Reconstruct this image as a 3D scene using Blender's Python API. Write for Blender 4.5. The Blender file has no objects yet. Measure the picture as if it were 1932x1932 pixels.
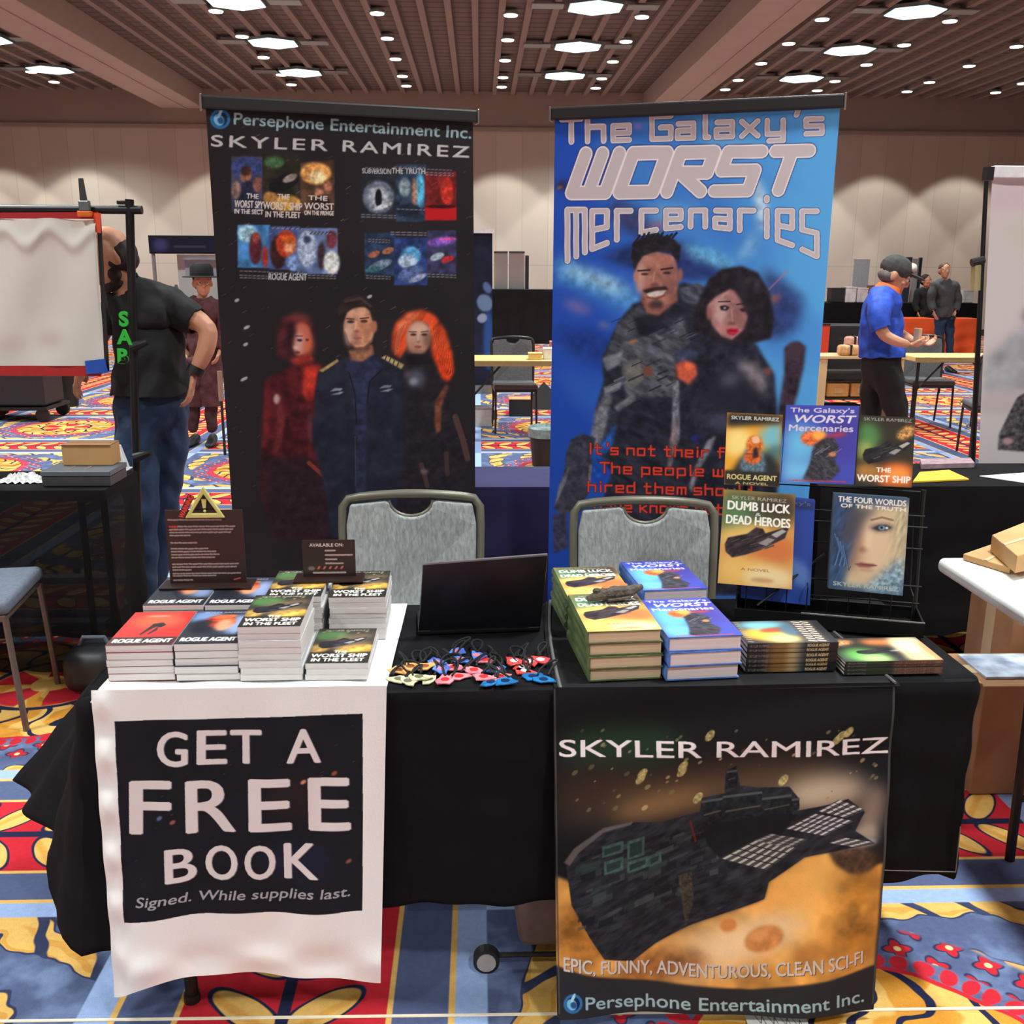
import bpy, bmesh, math, random
import numpy as np
from mathutils import Vector, Matrix
random.seed(7)
C = bpy.context.scene.collection
# ---------------------------------------------------------------- camera
F = 1850.0; HC = 1.563
PITCH = math.radians(14.0); YAW = math.radians(1.94); ROLL = math.radians(0.3)
_cy, _sy, _cp, _sp = math.cos(YAW), math.sin(YAW), math.cos(PITCH), math.sin(PITCH)
FWD = Vector((_sy*_cp, _cy*_cp, -_sp))
_r = Vector((_cy, -_sy, 0)); _u = Vector((_sy*_sp, _cy*_sp, _cp))
RT = math.cos(ROLL)*_r + math.sin(ROLL)*_u
UP = -math.sin(ROLL)*_r + math.cos(ROLL)*_u
CAM = Vector((0, 0, HC))
cam = bpy.data.objects.new('camera', bpy.data.cameras.new('camera')); C.objects.link(cam)
_m = Matrix((RT, UP, -FWD)).transposed().to_4x4(); _m.translation = CAM
cam.matrix_world = _m
cam.data.sensor_fit = 'HORIZONTAL'; cam.data.sensor_width = 36.0; cam.data.lens = 36.0*F/1932.0
cam.data.clip_start = 0.05; cam.data.clip_end = 100
sc = bpy.context.scene; sc.camera = cam
def ray(px, py): return FWD + RT*((px-966)/F) + UP*((966-py)/F)
def atY(px, py, Y):            # the point of the hall at depth Y that the measurement falls on
    d = ray(px, py); return CAM + d*(Y/d.y)
def atZ(px, py, z):
    d = ray(px, py); return CAM + d*((z-HC)/d.z)
def atP(px, py, o, n):
    d = ray(px, py); return CAM + d*((o-CAM).dot(n)/d.dot(n))

# ---------------------------------------------------------------- materials
def s2l(c):
    return tuple((x/12.92 if x <= 0.04045 else ((x+0.055)/1.055)**2.4) for x in c)
def hexc(r, g, b): return (r/255.0, g/255.0, b/255.0)
_mats = {}
def mat(name, col, rough=0.6, metal=0.0, var=0.08, scale=30.0, bump=0.0, bscale=200.0, alpha=1.0, emit=None, estr=0.0, sheen=0.0, stretch=None, spec=0.5):
    """principled material; col in display values, small procedural variation of the colour and an optional bump"""
    if name in _mats: return _mats[name]
    m = bpy.data.materials.new(name); m.use_nodes = True
    nt = m.node_tree; b = nt.nodes['Principled BSDF']
    b.inputs['Roughness'].default_value = rough; b.inputs['Metallic'].default_value = metal; b.inputs['Specular IOR Level'].default_value = spec
    L = s2l(col)
    tc = nt.nodes.new('ShaderNodeTexCoord'); src = tc.outputs['Object']
    if stretch:
        mp = nt.nodes.new('ShaderNodeMapping'); mp.inputs['Scale'].default_value = stretch
        nt.links.new(src, mp.inputs['Vector']); src = mp.outputs['Vector']
    nz = nt.nodes.new('ShaderNodeTexNoise'); nz.inputs['Scale'].default_value = scale; nz.inputs['Detail'].default_value = 4
    nt.links.new(src, nz.inputs['Vector'])
    rp = nt.nodes.new('ShaderNodeValToRGB')
    rp.color_ramp.elements[0].position = 0.3; rp.color_ramp.elements[1].position = 0.7
    rp.color_ramp.elements[0].color = tuple(max(0, x*(1-var)) for x in L)+(1,)
    rp.color_ramp.elements[1].color = tuple(min(1, x*(1+var)) for x in L)+(1,)
    nt.links.new(nz.outputs['Fac'], rp.inputs['Fac']); nt.links.new(rp.outputs['Color'], b.inputs['Base Color'])
    if bump:
        n2 = nt.nodes.new('ShaderNodeTexNoise'); n2.inputs['Scale'].default_value = bscale; n2.inputs['Detail'].default_value = 3
        nt.links.new(src, n2.inputs['Vector'])
        bp = nt.nodes.new('ShaderNodeBump'); bp.inputs['Strength'].default_value = bump; bp.inputs['Distance'].default_value = 0.01
        nt.links.new(n2.outputs['Fac'], bp.inputs['Height']); nt.links.new(bp.outputs['Normal'], b.inputs['Normal'])
    if alpha < 1: b.inputs['Alpha'].default_value = alpha
    if sheen: b.inputs['Sheen Weight'].default_value = sheen
    if emit:
        b.inputs['Emission Color'].default_value = s2l(emit)+(1,); b.inputs['Emission Strength'].default_value = estr
    _mats[name] = m; return m
def printed(name, rough=0.6, bump=0.0, bscale=300, spec=0.5):
    """a printed surface: its inks are the colour attribute of the sheet"""
    if name in _mats: return _mats[name]
    m = bpy.data.materials.new(name); m.use_nodes = True
    nt = m.node_tree; b = nt.nodes['Principled BSDF']; b.inputs['Roughness'].default_value = rough
    b.inputs['Specular IOR Level'].default_value = spec
    a = nt.nodes.new('ShaderNodeAttribute'); a.attribute_name = 'ink'
    nt.links.new(a.outputs['Color'], b.inputs['Base Color'])
    if bump:
        tc = nt.nodes.new('ShaderNodeTexCoord')
        n2 = nt.nodes.new('ShaderNodeTexNoise'); n2.inputs['Scale'].default_value = bscale; n2.inputs['Detail'].default_value = 3
        nt.links.new(tc.outputs['Object'], n2.inputs['Vector'])
        bp = nt.nodes.new('ShaderNodeBump'); bp.inputs['Strength'].default_value = bump; bp.inputs['Distance'].default_value = 0.01
        nt.links.new(n2.outputs['Fac'], bp.inputs['Height']); nt.links.new(bp.outputs['Normal'], b.inputs['Normal'])
    _mats[name] = m; return m

# ---------------------------------------------------------------- meshes
class MB:
    def __init__(s): s.v = []; s.f = []; s.mi = []; s.cur = 0; s.T = None
    def add(s, vs, fs):
        o = len(s.v)
        if s.T is not None: vs = [s.T @ Vector(p) for p in vs]
        s.v.extend(tuple(p) for p in vs); s.f.extend(tuple(i+o for i in f) for f in fs); s.mi.extend([s.cur]*len(fs)); return s
    def box(s, x0, x1, y0, y1, z0, z1):
        return s.add([(x0,y0,z0),(x1,y0,z0),(x1,y1,z0),(x0,y1,z0),(x0,y0,z1),(x1,y0,z1),(x1,y1,z1),(x0,y1,z1)],
                     [(3,2,1,0),(4,5,6,7),(0,1,5,4),(1,2,6,5),(2,3,7,6),(3,0,4,7)])
    def hexa(s, bot, top):      # two quads of four points each
        return s.add(list(bot)+list(top), [(3,2,1,0),(4,5,6,7),(0,1,5,4),(1,2,6,5),(2,3,7,6),(3,0,4,7)])
    def tube(s, pts, r, n=10, closed=False, caps=True, flat=1.0):
        pts = [Vector(p) for p in pts]; N = len(pts)
        rs = r if isinstance(r, (list, tuple)) else [r]*N
        vs = []; prev = None
        for i, p in enumerate(pts):
            a = pts[(i-1) % N] if (closed or i > 0) else p
            b = pts[(i+1) % N] if (closed or i < N-1) else p
            t = (b-a).normalized() if (b-a).length > 1e-9 else Vector((0,0,1))
            if prev is None:
                ref = Vector((0,0,1)) if abs(t.z) < 0.9 else Vector((1,0,0))
                x = t.cross(ref).normalized()
            else:
                x = (prev - t*prev.dot(t)).normalized()
            prev = x; y = t.cross(x)
            for k in range(n):
                an = 2*math.pi*k/n
                vs.append(p + x*(math.cos(an)*rs[i]) + y*(math.sin(an)*rs[i]*flat))
        fs = []
        for i in range(N if closed else N-1):
            for k in range(n):
                a0 = i*n+k; a1 = i*n+(k+1) % n; j = (i+1) % N
                fs.append((a0, a1, j*n+(k+1) % n, j*n+k))
        if caps and not closed:
            fs.append(tuple(range(n-1, -1, -1))); fs.append(tuple((N-1)*n+k for k in range(n)))
        return s.add(vs, fs)
    def cyl(s, p0, p1, r0, r1=None, n=20): return s.tube([p0, p1], [r0, r0 if r1 is None else r1], n)
    def lathe(s, prof, n=24, c=(0,0,0)):
        vs = []; fs = []
        for r, z in prof:
            for k in range(n):
                a = 2*math.pi*k/n; vs.append((c[0]+r*math.cos(a), c[1]+r*math.sin(a), c[2]+z))
        for i in range(len(prof)-1):
            for k in range(n):
                fs.append((i*n+k, i*n+(k+1) % n, (i+1)*n+(k+1) % n, (i+1)*n+k))
        fs.append(tuple(range(n-1, -1, -1))); fs.append(tuple((len(prof)-1)*n+k for k in range(n)))
        return s.add(vs, fs)
    def prism(s, poly, d0, d1, fn):   # poly of (a,b); fn(a,b,d) -> point
        n = len(poly)
        vs = [fn(a, b, d0) for a, b in poly]+[fn(a, b, d1) for a, b in poly]
        fs = [tuple(range(n-1, -1, -1)), tuple(range(n, 2*n))]+[(i, (i+1) % n, n+(i+1) % n, n+i) for i in range(n)]
        return s.add(vs, fs)
    def sph(s, c, r, n=12, m=8):
        r = r if isinstance(r, (tuple, list)) else (r, r, r)
        vs = [(c[0], c[1], c[2]-r[2])]
        for i in range(1, m):
            t = -math.pi/2+math.pi*i/m
            for k in range(n):
                a = 2*math.pi*k/n; vs.append((c[0]+r[0]*math.cos(t)*math.cos(a), c[1]+r[1]*math.cos(t)*math.sin(a), c[2]+r[2]*math.sin(t)))
        vs.append((c[0], c[1], c[2]+r[2])); L = len(vs)-1
        fs = [(0, 1+(k+1) % n, 1+k) for k in range(n)]
        for i in range(m-2):
            for k in range(n): fs.append((1+i*n+k, 1+i*n+(k+1) % n, 1+(i+1)*n+(k+1) % n, 1+(i+1)*n+k))
        fs += [(L, 1+(m-2)*n+k, 1+(m-2)*n+(k+1) % n) for k in range(n)]
        return s.add(vs, fs)
    def grid(s, nu, nv, fn):
        vs = [fn(i/(nu-1), j/(nv-1)) for j in range(nv) for i in range(nu)]
        fs = [(j*nu+i, j*nu+i+1, (j+1)*nu+i+1, (j+1)*nu+i) for j in range(nv-1) for i in range(nu-1)]
        return s.add(vs, fs)
def tag(o, label=None, cat=None, group=None, kind=None):
    if label: o['label'] = label
    if cat: o['category'] = cat
    if group: o['group'] = group
    if kind: o['kind'] = kind
    return o
def obj(name, mb, mats, parent=None, smooth=False, bev=0.0, seg=2, solid=0.0, sub=0, label=None, world=False):
    me = bpy.data.meshes.new(name)
    vs = mb.v
    if world and parent is not None:
        L = parent.location; vs = [(p[0]-L.x, p[1]-L.y, p[2]-L.z) for p in vs]
    me.from_pydata(vs, [], mb.f)
    mats = mats if isinstance(mats, (list, tuple)) else [mats]
    for m in mats: me.materials.append(m)
    if len(mats) > 1: me.polygons.foreach_set('material_index', mb.mi)
    bm = bmesh.new(); bm.from_mesh(me); bmesh.ops.recalc_face_normals(bm, faces=bm.faces); bm.to_mesh(me); bm.free()
    if smooth:
        me.polygons.foreach_set('use_smooth', [True]*len(me.polygons))
        try: me.set_sharp_from_angle(angle=math.radians(50))
        except Exception: pass
    me.update()
    o = bpy.data.objects.new(name, me); C.objects.link(o)
    if parent is not None: o.parent = parent
    if sub:
        md = o.modifiers.new('s', 'SUBSURF'); md.levels = sub; md.render_levels = sub
    if solid:
        md = o.modifiers.new('t', 'SOLIDIFY'); md.thickness = solid; md.offset = 0
    if bev:
        md = o.modifiers.new('b', 'BEVEL'); md.width = bev; md.segments = seg; md.limit_method = 'ANGLE'; md.angle_limit = math.radians(40)
    if label: o['label'] = label
    return o
def thing(name, label, cat, loc=(0,0,0), rotz=0.0, group=None):
    o = bpy.data.objects.new(name, None); C.objects.link(o); o.empty_display_size = 0.05
    o.location = loc; o.rotation_euler = (0, 0, rotz)
    return tag(o, label, cat, group)
def dup(root, loc, rotz=None, label=None, group=None, rot=None):
    r = root.copy(); C.objects.link(r); r.location = loc
    if rotz is not None: r.rotation_euler = (0, 0, rotz)
    if rot is not None: r.rotation_euler = rot
    if label: r['label'] = label
    if group: r['group'] = group
    for ch in list(root.children):
        c = ch.copy(); C.objects.link(c); c.parent = r
        for g in list(ch.children):
            d = g.copy(); C.objects.link(d); d.parent = c
    return r

# ---------------------------------------------------------------- printing: painted sheets
def gblur(a, s):
    if s < 0.3: return a
    r = max(1, int(s*2.5)); k = np.exp(-0.5*(np.arange(-r, r+1)/s)**2); k /= k.sum()
    p = np.pad(a, ((r, r), (0, 0))); a = sum(k[i]*p[i:i+a.shape[0]] for i in range(2*r+1))
    p = np.pad(a, ((0, 0), (r, r))); return sum(k[i]*p[:, i:i+a.shape[1]] for i in range(2*r+1))
def vnoise(ny, nx, cell, seed, oct=3, ang=None, stretch=1.0):
    rs = np.random.RandomState(seed); out = np.zeros((ny, nx)); amp = 1; tot = 0
    yy, xx = np.mgrid[0:ny, 0:nx].astype(float)
    if ang is not None:
        ca, sa = math.cos(ang), math.sin(ang); xx, yy = (xx*ca-yy*sa)/stretch, xx*sa+yy*ca
    for o in range(oct):
        g = rs.rand(67, 67); x = xx/cell; y = yy/cell
        xi = np.floor(x).astype(int); yi = np.floor(y).astype(int); fx = x-xi; fy = y-yi
        fx = fx*fx*(3-2*fx); fy = fy*fy*(3-2*fy)
        a = g[yi % 67, xi % 67]; b = g[yi % 67, (xi+1) % 67]; c = g[(yi+1) % 67, xi % 67]; d = g[(yi+1) % 67, (xi+1) % 67]
        out += amp*((a*(1-fx)+b*fx)*(1-fy)+(c*(1-fx)+d*fx)*fy); tot += amp; amp *= 0.5; cell = max(1.0, cell/2)
    return out/tot
_tcache = {}
def text_tris(st, bold=0.0, spacing=1.0):
    key = (st, bold, spacing)
    if key in _tcache: return _tcache[key]
    cu = bpy.data.curves.new('t', 'FONT'); cu.body = st; cu.size = 1; cu.offset = bold; cu.space_character = spacing; cu.resolution_u = 4
    ob = bpy.data.objects.new('t', cu); C.objects.link(ob)
    dg = bpy.context.evaluated_depsgraph_get(); me = bpy.data.meshes.new_from_object(ob.evaluated_get(dg))
    me.calc_loop_triangles()
    V = np.array([v.co[:2] for v in me.vertices]); T = np.array([t.vertices[:] for t in me.loop_triangles])
    bpy.data.objects.remove(ob); bpy.data.curves.remove(cu); bpy.data.meshes.remove(me)
    V[:, 0] -= V[:, 0].min(); w = V[:, 0].max(); V[:, 0] /= w; V[:, 1] /= 0.729
    _tcache[key] = (V, T, w/0.729); return _tcache[key]
TECH = {  # squared stroke letters: list of polylines on a unit cell
 'T': [[(0,1),(1,1)],[(.5,1),(.5,0)]], 'h': [[(0,1),(0,0)],[(0,.62),(.85,.62),(.85,0)]], 'e': [[(0,.32),(.85,.32),(.85,.64),(0,.64),(0,0),(.85,0)]],
 'G': [[(1,1),(0,1),(0,0),(1,0),(1,.5),(.45,.5)]], 'a': [[(.05,.64),(.85,.64),(.85,0),(0,0),(0,.33),(.85,.33)]], 'l': [[(.12,1),(.12,0),(.3,0)]],
 'x': [[(0,.64),(.85,0)],[(0,0),(.85,.64)]], 'y': [[(0,.64),(0,.05),(.85,.05)],[(.85,.64),(.85,-.25),(.1,-.25)]], "'": [[(.3,1.1),(.2,.85)]],
 's': [[(.85,.64),(0,.64),(0,.33),(.85,.33),(.85,0),(0,0)]], 'W': [[(0,1),(0,0),(1,0),(1,1)],[(.5,1),(.5,0)]], 'O': [[(0,0),(1,0),(1,1),(0,1),(0,0)]],
 'R': [[(0,0),(0,1),(1,1),(1,.48),(.2,.48),(1,0)]], 'S': [[(1,1),(0,1),(0,.52),(1,.52),(1,0),(0,0)]], 'M': [[(0,0),(0,1),(1,1),(1,0)],[(.5,1),(.5,0)]],
 'r': [[(0,.64),(0,0)],[(0,.64),(.8,.64)]], 'c': [[(.85,.64),(0,.64),(0,0),(.85,0)]], 'n': [[(0,0),(0,.64),(.85,.64),(.85,0)]], 'i': [[(.15,.64),(.15,0)],[(.15,.9),(.15,.96)]],
 'I': [[(.15,1),(.15,0)]], 't': [[(.3,.95),(.3,0),(.8,0)],[(0,.64),(.8,.64)]], 'o': [[(0,0),(.85,0),(.85,.64),(0,.64),(0,0)]], 'f': [[(.8,.95),(.25,.95),(.25,0)],[(0,.6),(.75,.6)]],
 'u': [[(0,.64),(0,0),(.85,0),(.85,.64)]], 'p': [[(0,-.3),(0,.64),(.85,.64),(.85,0),(0,0)]], 'w': [[(0,.64),(0,0),(1,0),(1,.64)],[(.5,.64),(.5,0)]],
 'd': [[(.85,1),(.85,0),(0,0),(0,.64),(.85,.64)]], 'm': [[(0,0),(0,.64),(1,.64),(1,0)],[(.5,.64),(.5,0)]], 'v': [[(0,.64),(.4,0),(.85,.64)]], 'k': [[(0,1),(0,0)],[(0,.3),(.8,.64)],[(.2,.36),(.85,0)]], 'b': [[(0,1),(0,0),(.85,0),(.85,.64),(0,.64)]], '.': [[(.1,0),(.15,0)]]}
class Canvas:
    """sheet of ink: plane = corners top-left, top-right, bottom-left, bottom-right; drawn in measured picture units, or 0..1 when px=False"""
    def __init__(s, w, h, res, base=(0,0,0), plane=None):
        s.w, s.h = w, h; s.nx = int(w/res)+1; s.ny = int(h/res)+1
        s.a = np.zeros((s.ny, s.nx, 3)); s.a[:] = base; s.plane = plane
    def ij(s, p):
        if s.plane:
            A, B, Cc, D = s.plane; n = (B-A).cross(Cc-A); q = atP(p[0], p[1], A, n)
            u, v = 0.5, 0.5; e, f, g = B-A, Cc-A, A-B-Cc+D
            for _ in range(6):
                r = A+e*u+f*v+g*(u*v)-q; du = e+g*v; dv = f+g*u
                a, b, c = du.dot(du), du.dot(dv), dv.dot(dv); x, y = du.dot(r), dv.dot(r); det = a*c-b*b
                u -= (c*x-b*y)/det; v -= (a*y-b*x)/det
            return (u*(s.nx-1), v*(s.ny-1))
        return (p[0]*(s.nx-1), p[1]*(s.ny-1))
    def k(s, p):
        if s.plane:
            a = s.ij(p); b = s.ij((p[0]+10, p[1])); return math.hypot(b[0]-a[0], b[1]-a[1])/10
        return s.nx-1
    def bb(s, P, pad):
        x0 = max(0, int(min(p[0] for p in P)-pad)); x1 = min(s.nx, int(max(p[0] for p in P)+pad)+2)
        y0 = max(0, int(min(p[1] for p in P)-pad)); y1 = min(s.ny, int(max(p[1] for p in P)+pad)+2)
        return x0, x1, y0, y1
    def put(s, bb, m, col, alpha=1.0, tex=None):
        x0, x1, y0, y1 = bb
        if x1 <= x0 or y1 <= y0: return
        m = np.clip(m, 0, 1)*alpha
        c = np.zeros((y1-y0, x1-x0, 3)); c[:] = col
        if tex is not None:                       # tex = (cell, amount, seed[, angle, stretch])
            nz = vnoise(s.ny, s.nx, tex[0], tex[2], 3, *(tex[3:] if len(tex) > 3 else ()))[y0:y1, x0:x1, None]
            c = np.clip(c*(1+tex[1]*(nz-0.5)*2), 0, 1)
        r = s.a[y0:y1, x0:x1]; s.a[y0:y1, x0:x1] = r*(1-m[..., None])+c*m[..., None]
    def poly(s, pts, col, soft=0.0, alpha=1.0, tex=None, conv=True):
        P = [s.ij(p) for p in pts] if conv else pts
        sf = soft*s.k(pts[0]) if conv else soft
        bb = s.bb(P, sf*3+1); x0, x1, y0, y1 = bb
        if x1 <= x0 or y1 <= y0: return
        S = 2
        yy, xx = np.mgrid[0:(y1-y0)*S, 0:(x1-x0)*S].astype(float)
        xx = xx/S+x0-0.25; yy = yy/S+y0-0.25; ins = np.zeros(xx.shape, bool); n = len(P)
        for i in range(n):
            ax, ay = P[i]; bx, by = P[(i+1) % n]
            if ay == by: continue
            c = ((ay > yy) != (by > yy)) & (xx < (bx-ax)*(yy-ay)/(by-ay)+ax); ins ^= c
        m = ins.astype(float).reshape(y1-y0, S, x1-x0, S).mean(axis=(1, 3))
        s.put(bb, gblur(m, sf), col, alpha, tex)
    def ell(s, cx, cy, rx, ry, col, rot=0.0, soft=0.0, alpha=1.0, tex=None):
        r = math.radians(rot); ca, sa = math.cos(r), math.sin(r)
        s.poly([(cx+rx*math.cos(t)*ca-ry*math.sin(t)*sa, cy+rx*math.cos(t)*sa+ry*math.sin(t)*ca) for t in [i*math.pi/14 for i in range(28)]], col, soft, alpha, tex)
    def line(s, pts, w, col, alpha=1.0, soft=0.0, tex=None, cap=True):
        P = [s.ij(p) for p in pts]; kk = s.k(pts[0]); hw = w*kk/2; sf = max(0.6, soft*kk)
        bb = s.bb(P, hw+sf+1); x0, x1, y0, y1 = bb
        if x1 <= x0 or y1 <= y0: return
        yy, xx = np.mgrid[y0:y1, x0:x1].astype(float); d = np.full(xx.shape, 1e9)
        for (ax, ay), (bx, by) in zip(P[:-1], P[1:]):
            L = (bx-ax)**2+(by-ay)**2+1e-9; t = np.clip(((xx-ax)*(bx-ax)+(yy-ay)*(by-ay))/L, 0, 1)
            d = np.minimum(d, np.hypot(xx-ax-t*(bx-ax), yy-ay-t*(by-ay)))
        s.put(bb, (hw-d)/sf+0.5, col, alpha, tex)
    def tri(s, V, T, col, alpha=1.0, tex=None):
        P = V; pad = 1; bb = s.bb(list(map(tuple, P)), pad); x0, x1, y0, y1 = bb
        if x1 <= x0 or y1 <= y0: return
        S = 3; H, W = (y1-y0)*S, (x1-x0)*S; M = np.zeros((H, W), bool)
        Q = (P-np.array([x0, y0])+0.5)*S
        for t in T:
            a, b, c = Q[t]
            xa = max(0, int(min(a[0], b[0], c[0]))); xb = min(W, int(max(a[0], b[0], c[0]))+2)
            ya = max(0, int(min(a[1], b[1], c[1]))); yb = min(H, int(max(a[1], b[1], c[1]))+2)
            if xb <= xa or yb <= ya: continue
            gy, gx = np.mgrid[ya:yb, xa:xb]; gx = gx+0.5; gy = gy+0.5
            e0 = (b[0]-a[0])*(gy-a[1])-(b[1]-a[1])*(gx-a[0]); e1 = (c[0]-b[0])*(gy-b[1])-(c[1]-b[1])*(gx-b[0]); e2 = (a[0]-c[0])*(gy-c[1])-(a[1]-c[1])*(gx-c[0])
            M[ya:yb, xa:xb] |= ((e0 >= 0) & (e1 >= 0) & (e2 >= 0)) | ((e0 <= 0) & (e1 <= 0) & (e2 <= 0))
        s.put(bb, M.astype(float).reshape(y1-y0, S, x1-x0, S).mean(axis=(1, 3)), col, alpha, tex)
    def text(s, st, x0, y0, x1, y1, h, col, bold=0.0, shear=0.0, spacing=1.0, arc=0.0, alpha=1.0, tex=None, fn=None):
        """baseline from (x0,y0) to (x1,y1), capital height h; arc sags the middle"""
        V, T, asp = text_tris(st, 0.0, spacing)
        dx, dy = x1-x0, y1-y0; L = math.hypot(dx, dy); ux, uy = dx/L, dy/L
        out = []
        for t, v in V:
            if fn: q = fn(t, v)
            else:
                hh = v*h; bx = t*L+shear*hh; by = -hh+arc*4*t*(1-t); q = (x0+ux*bx-uy*by, y0+uy*bx+ux*by)
            out.append(s.ij(q))
        P = np.array(out); kb = bold*h*s.k(s._p0(x0, y0, x1, fn))
        for ox, oy in (((0, 0),) if bold <= 0 else ((-kb, 0), (kb, 0), (0, -kb*.6), (0, kb*.6))):
            s.tri(P+np.array([ox, oy]), T, col, alpha, tex)
    def _p0(s, x0, y0, x1, fn):
        return fn(0.5, 0) if fn else ((x0+x1)/2, y0)
    def tech(s, st, x0, y0, x1, y1, h0, col, pen, h1=None, shear=0.0, gap=0.35, hfn=None, bfn=None, edge=None, alpha=1.0, tex=None):
        ws = [0.35 if ch in "'. " or ch in 'Iil' else 1.0 for ch in st]
        tot = sum(ws)+gap*(len(st)-1); x = 0.0
        dx, dy = x1-x0, y1-y0
        for ch, w in zip(st, ws):
            for pl in TECH.get(ch, []):
                pts = []
                for a, b in pl:
                    t = (x+a*(w if w == 1 else 1.0))/tot; hh = hfn(t) if hfn else h0
                    pts.append((x0+dx*t+shear*hh*b, (bfn(t) if bfn else y0+dy*t)-hh*b))
                if edge: s.line(pts, pen*1.35, edge, alpha)
                s.line(pts, pen, col, alpha, tex=tex)
            x += w+gap
    def streaks(s, n, seed, cols, lo=2, hi=8, w=1.2, ang=-30, box=None, alpha=0.7):
        rs = random.Random(seed)
        for _ in range(n):
            if box: x = rs.uniform(box[0], box[2]); y = rs.uniform(box[1], box[3])
            else: x = rs.uniform(0, 1); y = rs.uniform(0, 1)
            l = rs.uniform(lo, hi); a = math.radians(ang+rs.uniform(-6, 6))
            s.line([(x, y), (x+l*math.cos(a), y+l*math.sin(a))], w*rs.uniform(.6, 1.3), rs.choice(cols), alpha*rs.uniform(.3, 1))
    def flat(s):
        A, B, Cc, D = s.plane
        return lambda u, v: tuple(A[i]+(B[i]-A[i])*u+(Cc[i]-A[i])*v+(A[i]-B[i]-Cc[i]+D[i])*u*v for i in range(3))
    def mesh(s, name, m, pos, parent=None, world=False, smooth=True, label=None, solid=0.0):
        """pos(u,v arrays) -> X,Y,Z arrays"""
        vv, uu = np.mgrid[0:s.ny, 0:s.nx]; uu = uu/(s.nx-1); vv = vv/(s.ny-1)
        X, Y, Z = pos(uu, vv)
        P = np.stack([X, Y, Z], -1).reshape(-1, 3).astype(np.float32)
        if world and parent is not None: P = P-np.array(parent.location, dtype=np.float32)
        nx, ny = s.nx, s.ny
        idx = np.arange(nx*ny).reshape(ny, nx)
        q = np.stack([idx[1:, :-1], idx[1:, 1:], idx[:-1, 1:], idx[:-1, :-1]], -1).reshape(-1)
        me = bpy.data.meshes.new(name); nf = (nx-1)*(ny-1)
        me.vertices.add(nx*ny); me.vertices.foreach_set('co', P.reshape(-1))
        me.loops.add(nf*4); me.loops.foreach_set('vertex_index', q.astype(np.int32))
        me.polygons.add(nf); me.polygons.foreach_set('loop_start', np.arange(0, nf*4, 4, dtype=np.int32))
        me.update(calc_edges=True)
        if smooth: me.polygons.foreach_set('use_smooth', np.ones(nf, bool))
        c = np.clip(s.a, 0, 1); lin = np.where(c <= 0.04045, c/12.92, ((c+0.055)/1.055)**2.4)
        col = np.ones((ny*nx, 4), np.float32); col[:, :3] = lin.reshape(-1, 3)
        at = me.color_attributes.new('ink', 'FLOAT_COLOR', 'POINT'); at.data.foreach_set('color', col.reshape(-1))
        me.materials.append(m); me.validate()
        o = bpy.data.objects.new(name, me); C.objects.link(o)
        if parent is not None: o.parent = parent
        if label: o['label'] = label
        return o
# ================================================================= node maths for the carpet and ceiling
class NT:
    def __init__(s, m): s.nt = m.node_tree; s.n = s.nt.nodes; s.l = s.nt.links
    def val(s, x): return x
    def m(s, op, a, b=None, c=None):
        nd = s.n.new('ShaderNodeMath'); nd.operation = op
        for i, x in enumerate((a, b, c)):
            if x is None: continue
            if isinstance(x, X): s.l.new(x.s, nd.inputs[i])
            else: nd.inputs[i].default_value = x
        return X(s, nd.outputs[0])
    def mix(s, f, a, b):
        nd = s.n.new('ShaderNodeMix'); nd.data_type = 'RGBA'
        for i, x in ((0, f), (6, a), (7, b)):
            if isinstance(x, X): s.l.new(x.s, nd.inputs[i])
            else: nd.inputs[i].default_value = x if i == 0 else tuple(x)+(1,)
        return X(s, nd.outputs[2])
    def noise(s, vec, scale, detail=2.0):
        nd = s.n.new('ShaderNodeTexNoise'); nd.inputs['Scale'].default_value = scale; nd.inputs['Detail'].default_value = detail
        s.l.new(vec, nd.inputs['Vector']); return X(s, nd.outputs['Fac'])
    def step(s, x, lo, hi):      # smooth 0 below lo, 1 above hi
        nd = s.n.new('ShaderNodeMapRange'); nd.interpolation_type = 'SMOOTHSTEP'
        s.l.new(x.s, nd.inputs[0]); nd.inputs[1].default_value = lo; nd.inputs[2].default_value = hi
        return X(s, nd.outputs[0])
    def within(s, x, r, e=0.003): return s.step(x, r+e, r-e) if False else (s.step(x, r-e, r+e)*-1.0+1.0)
class X:
    def __init__(s, t, so): s.t = t; s.s = so
    def __add__(s, o): return s.t.m('ADD', s, o)
    def __sub__(s, o): return s.t.m('SUBTRACT', s, o)
    def __mul__(s, o): return s.t.m('MULTIPLY', s, o)
    def __truediv__(s, o): return s.t.m('DIVIDE', s, o)
    def abs(s): return s.t.m('ABSOLUTE', s)
    def mod(s, p): return s.t.m('FLOORED_MODULO', s, p)
    def sin(s): return s.t.m('SINE', s)
    def max(s, o): return s.t.m('MAXIMUM', s, o)
    def min(s, o): return s.t.m('MINIMUM', s, o)
    def sqrt(s): return s.t.m('SQRT', s)
    def pw(s, p): return s.t.m('POWER', s, p)
RED = s2l(hexc(192, 40, 52)); GOLD = s2l(hexc(222, 176, 98)); DGOLD = s2l(hexc(205, 140, 52)); SLATE = s2l(hexc(82, 92, 126)); LBLUE = s2l(hexc(150, 172, 214)); NAVY = s2l(hexc(34, 38, 66)); CREAM = s2l(hexc(246, 216, 150))
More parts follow.
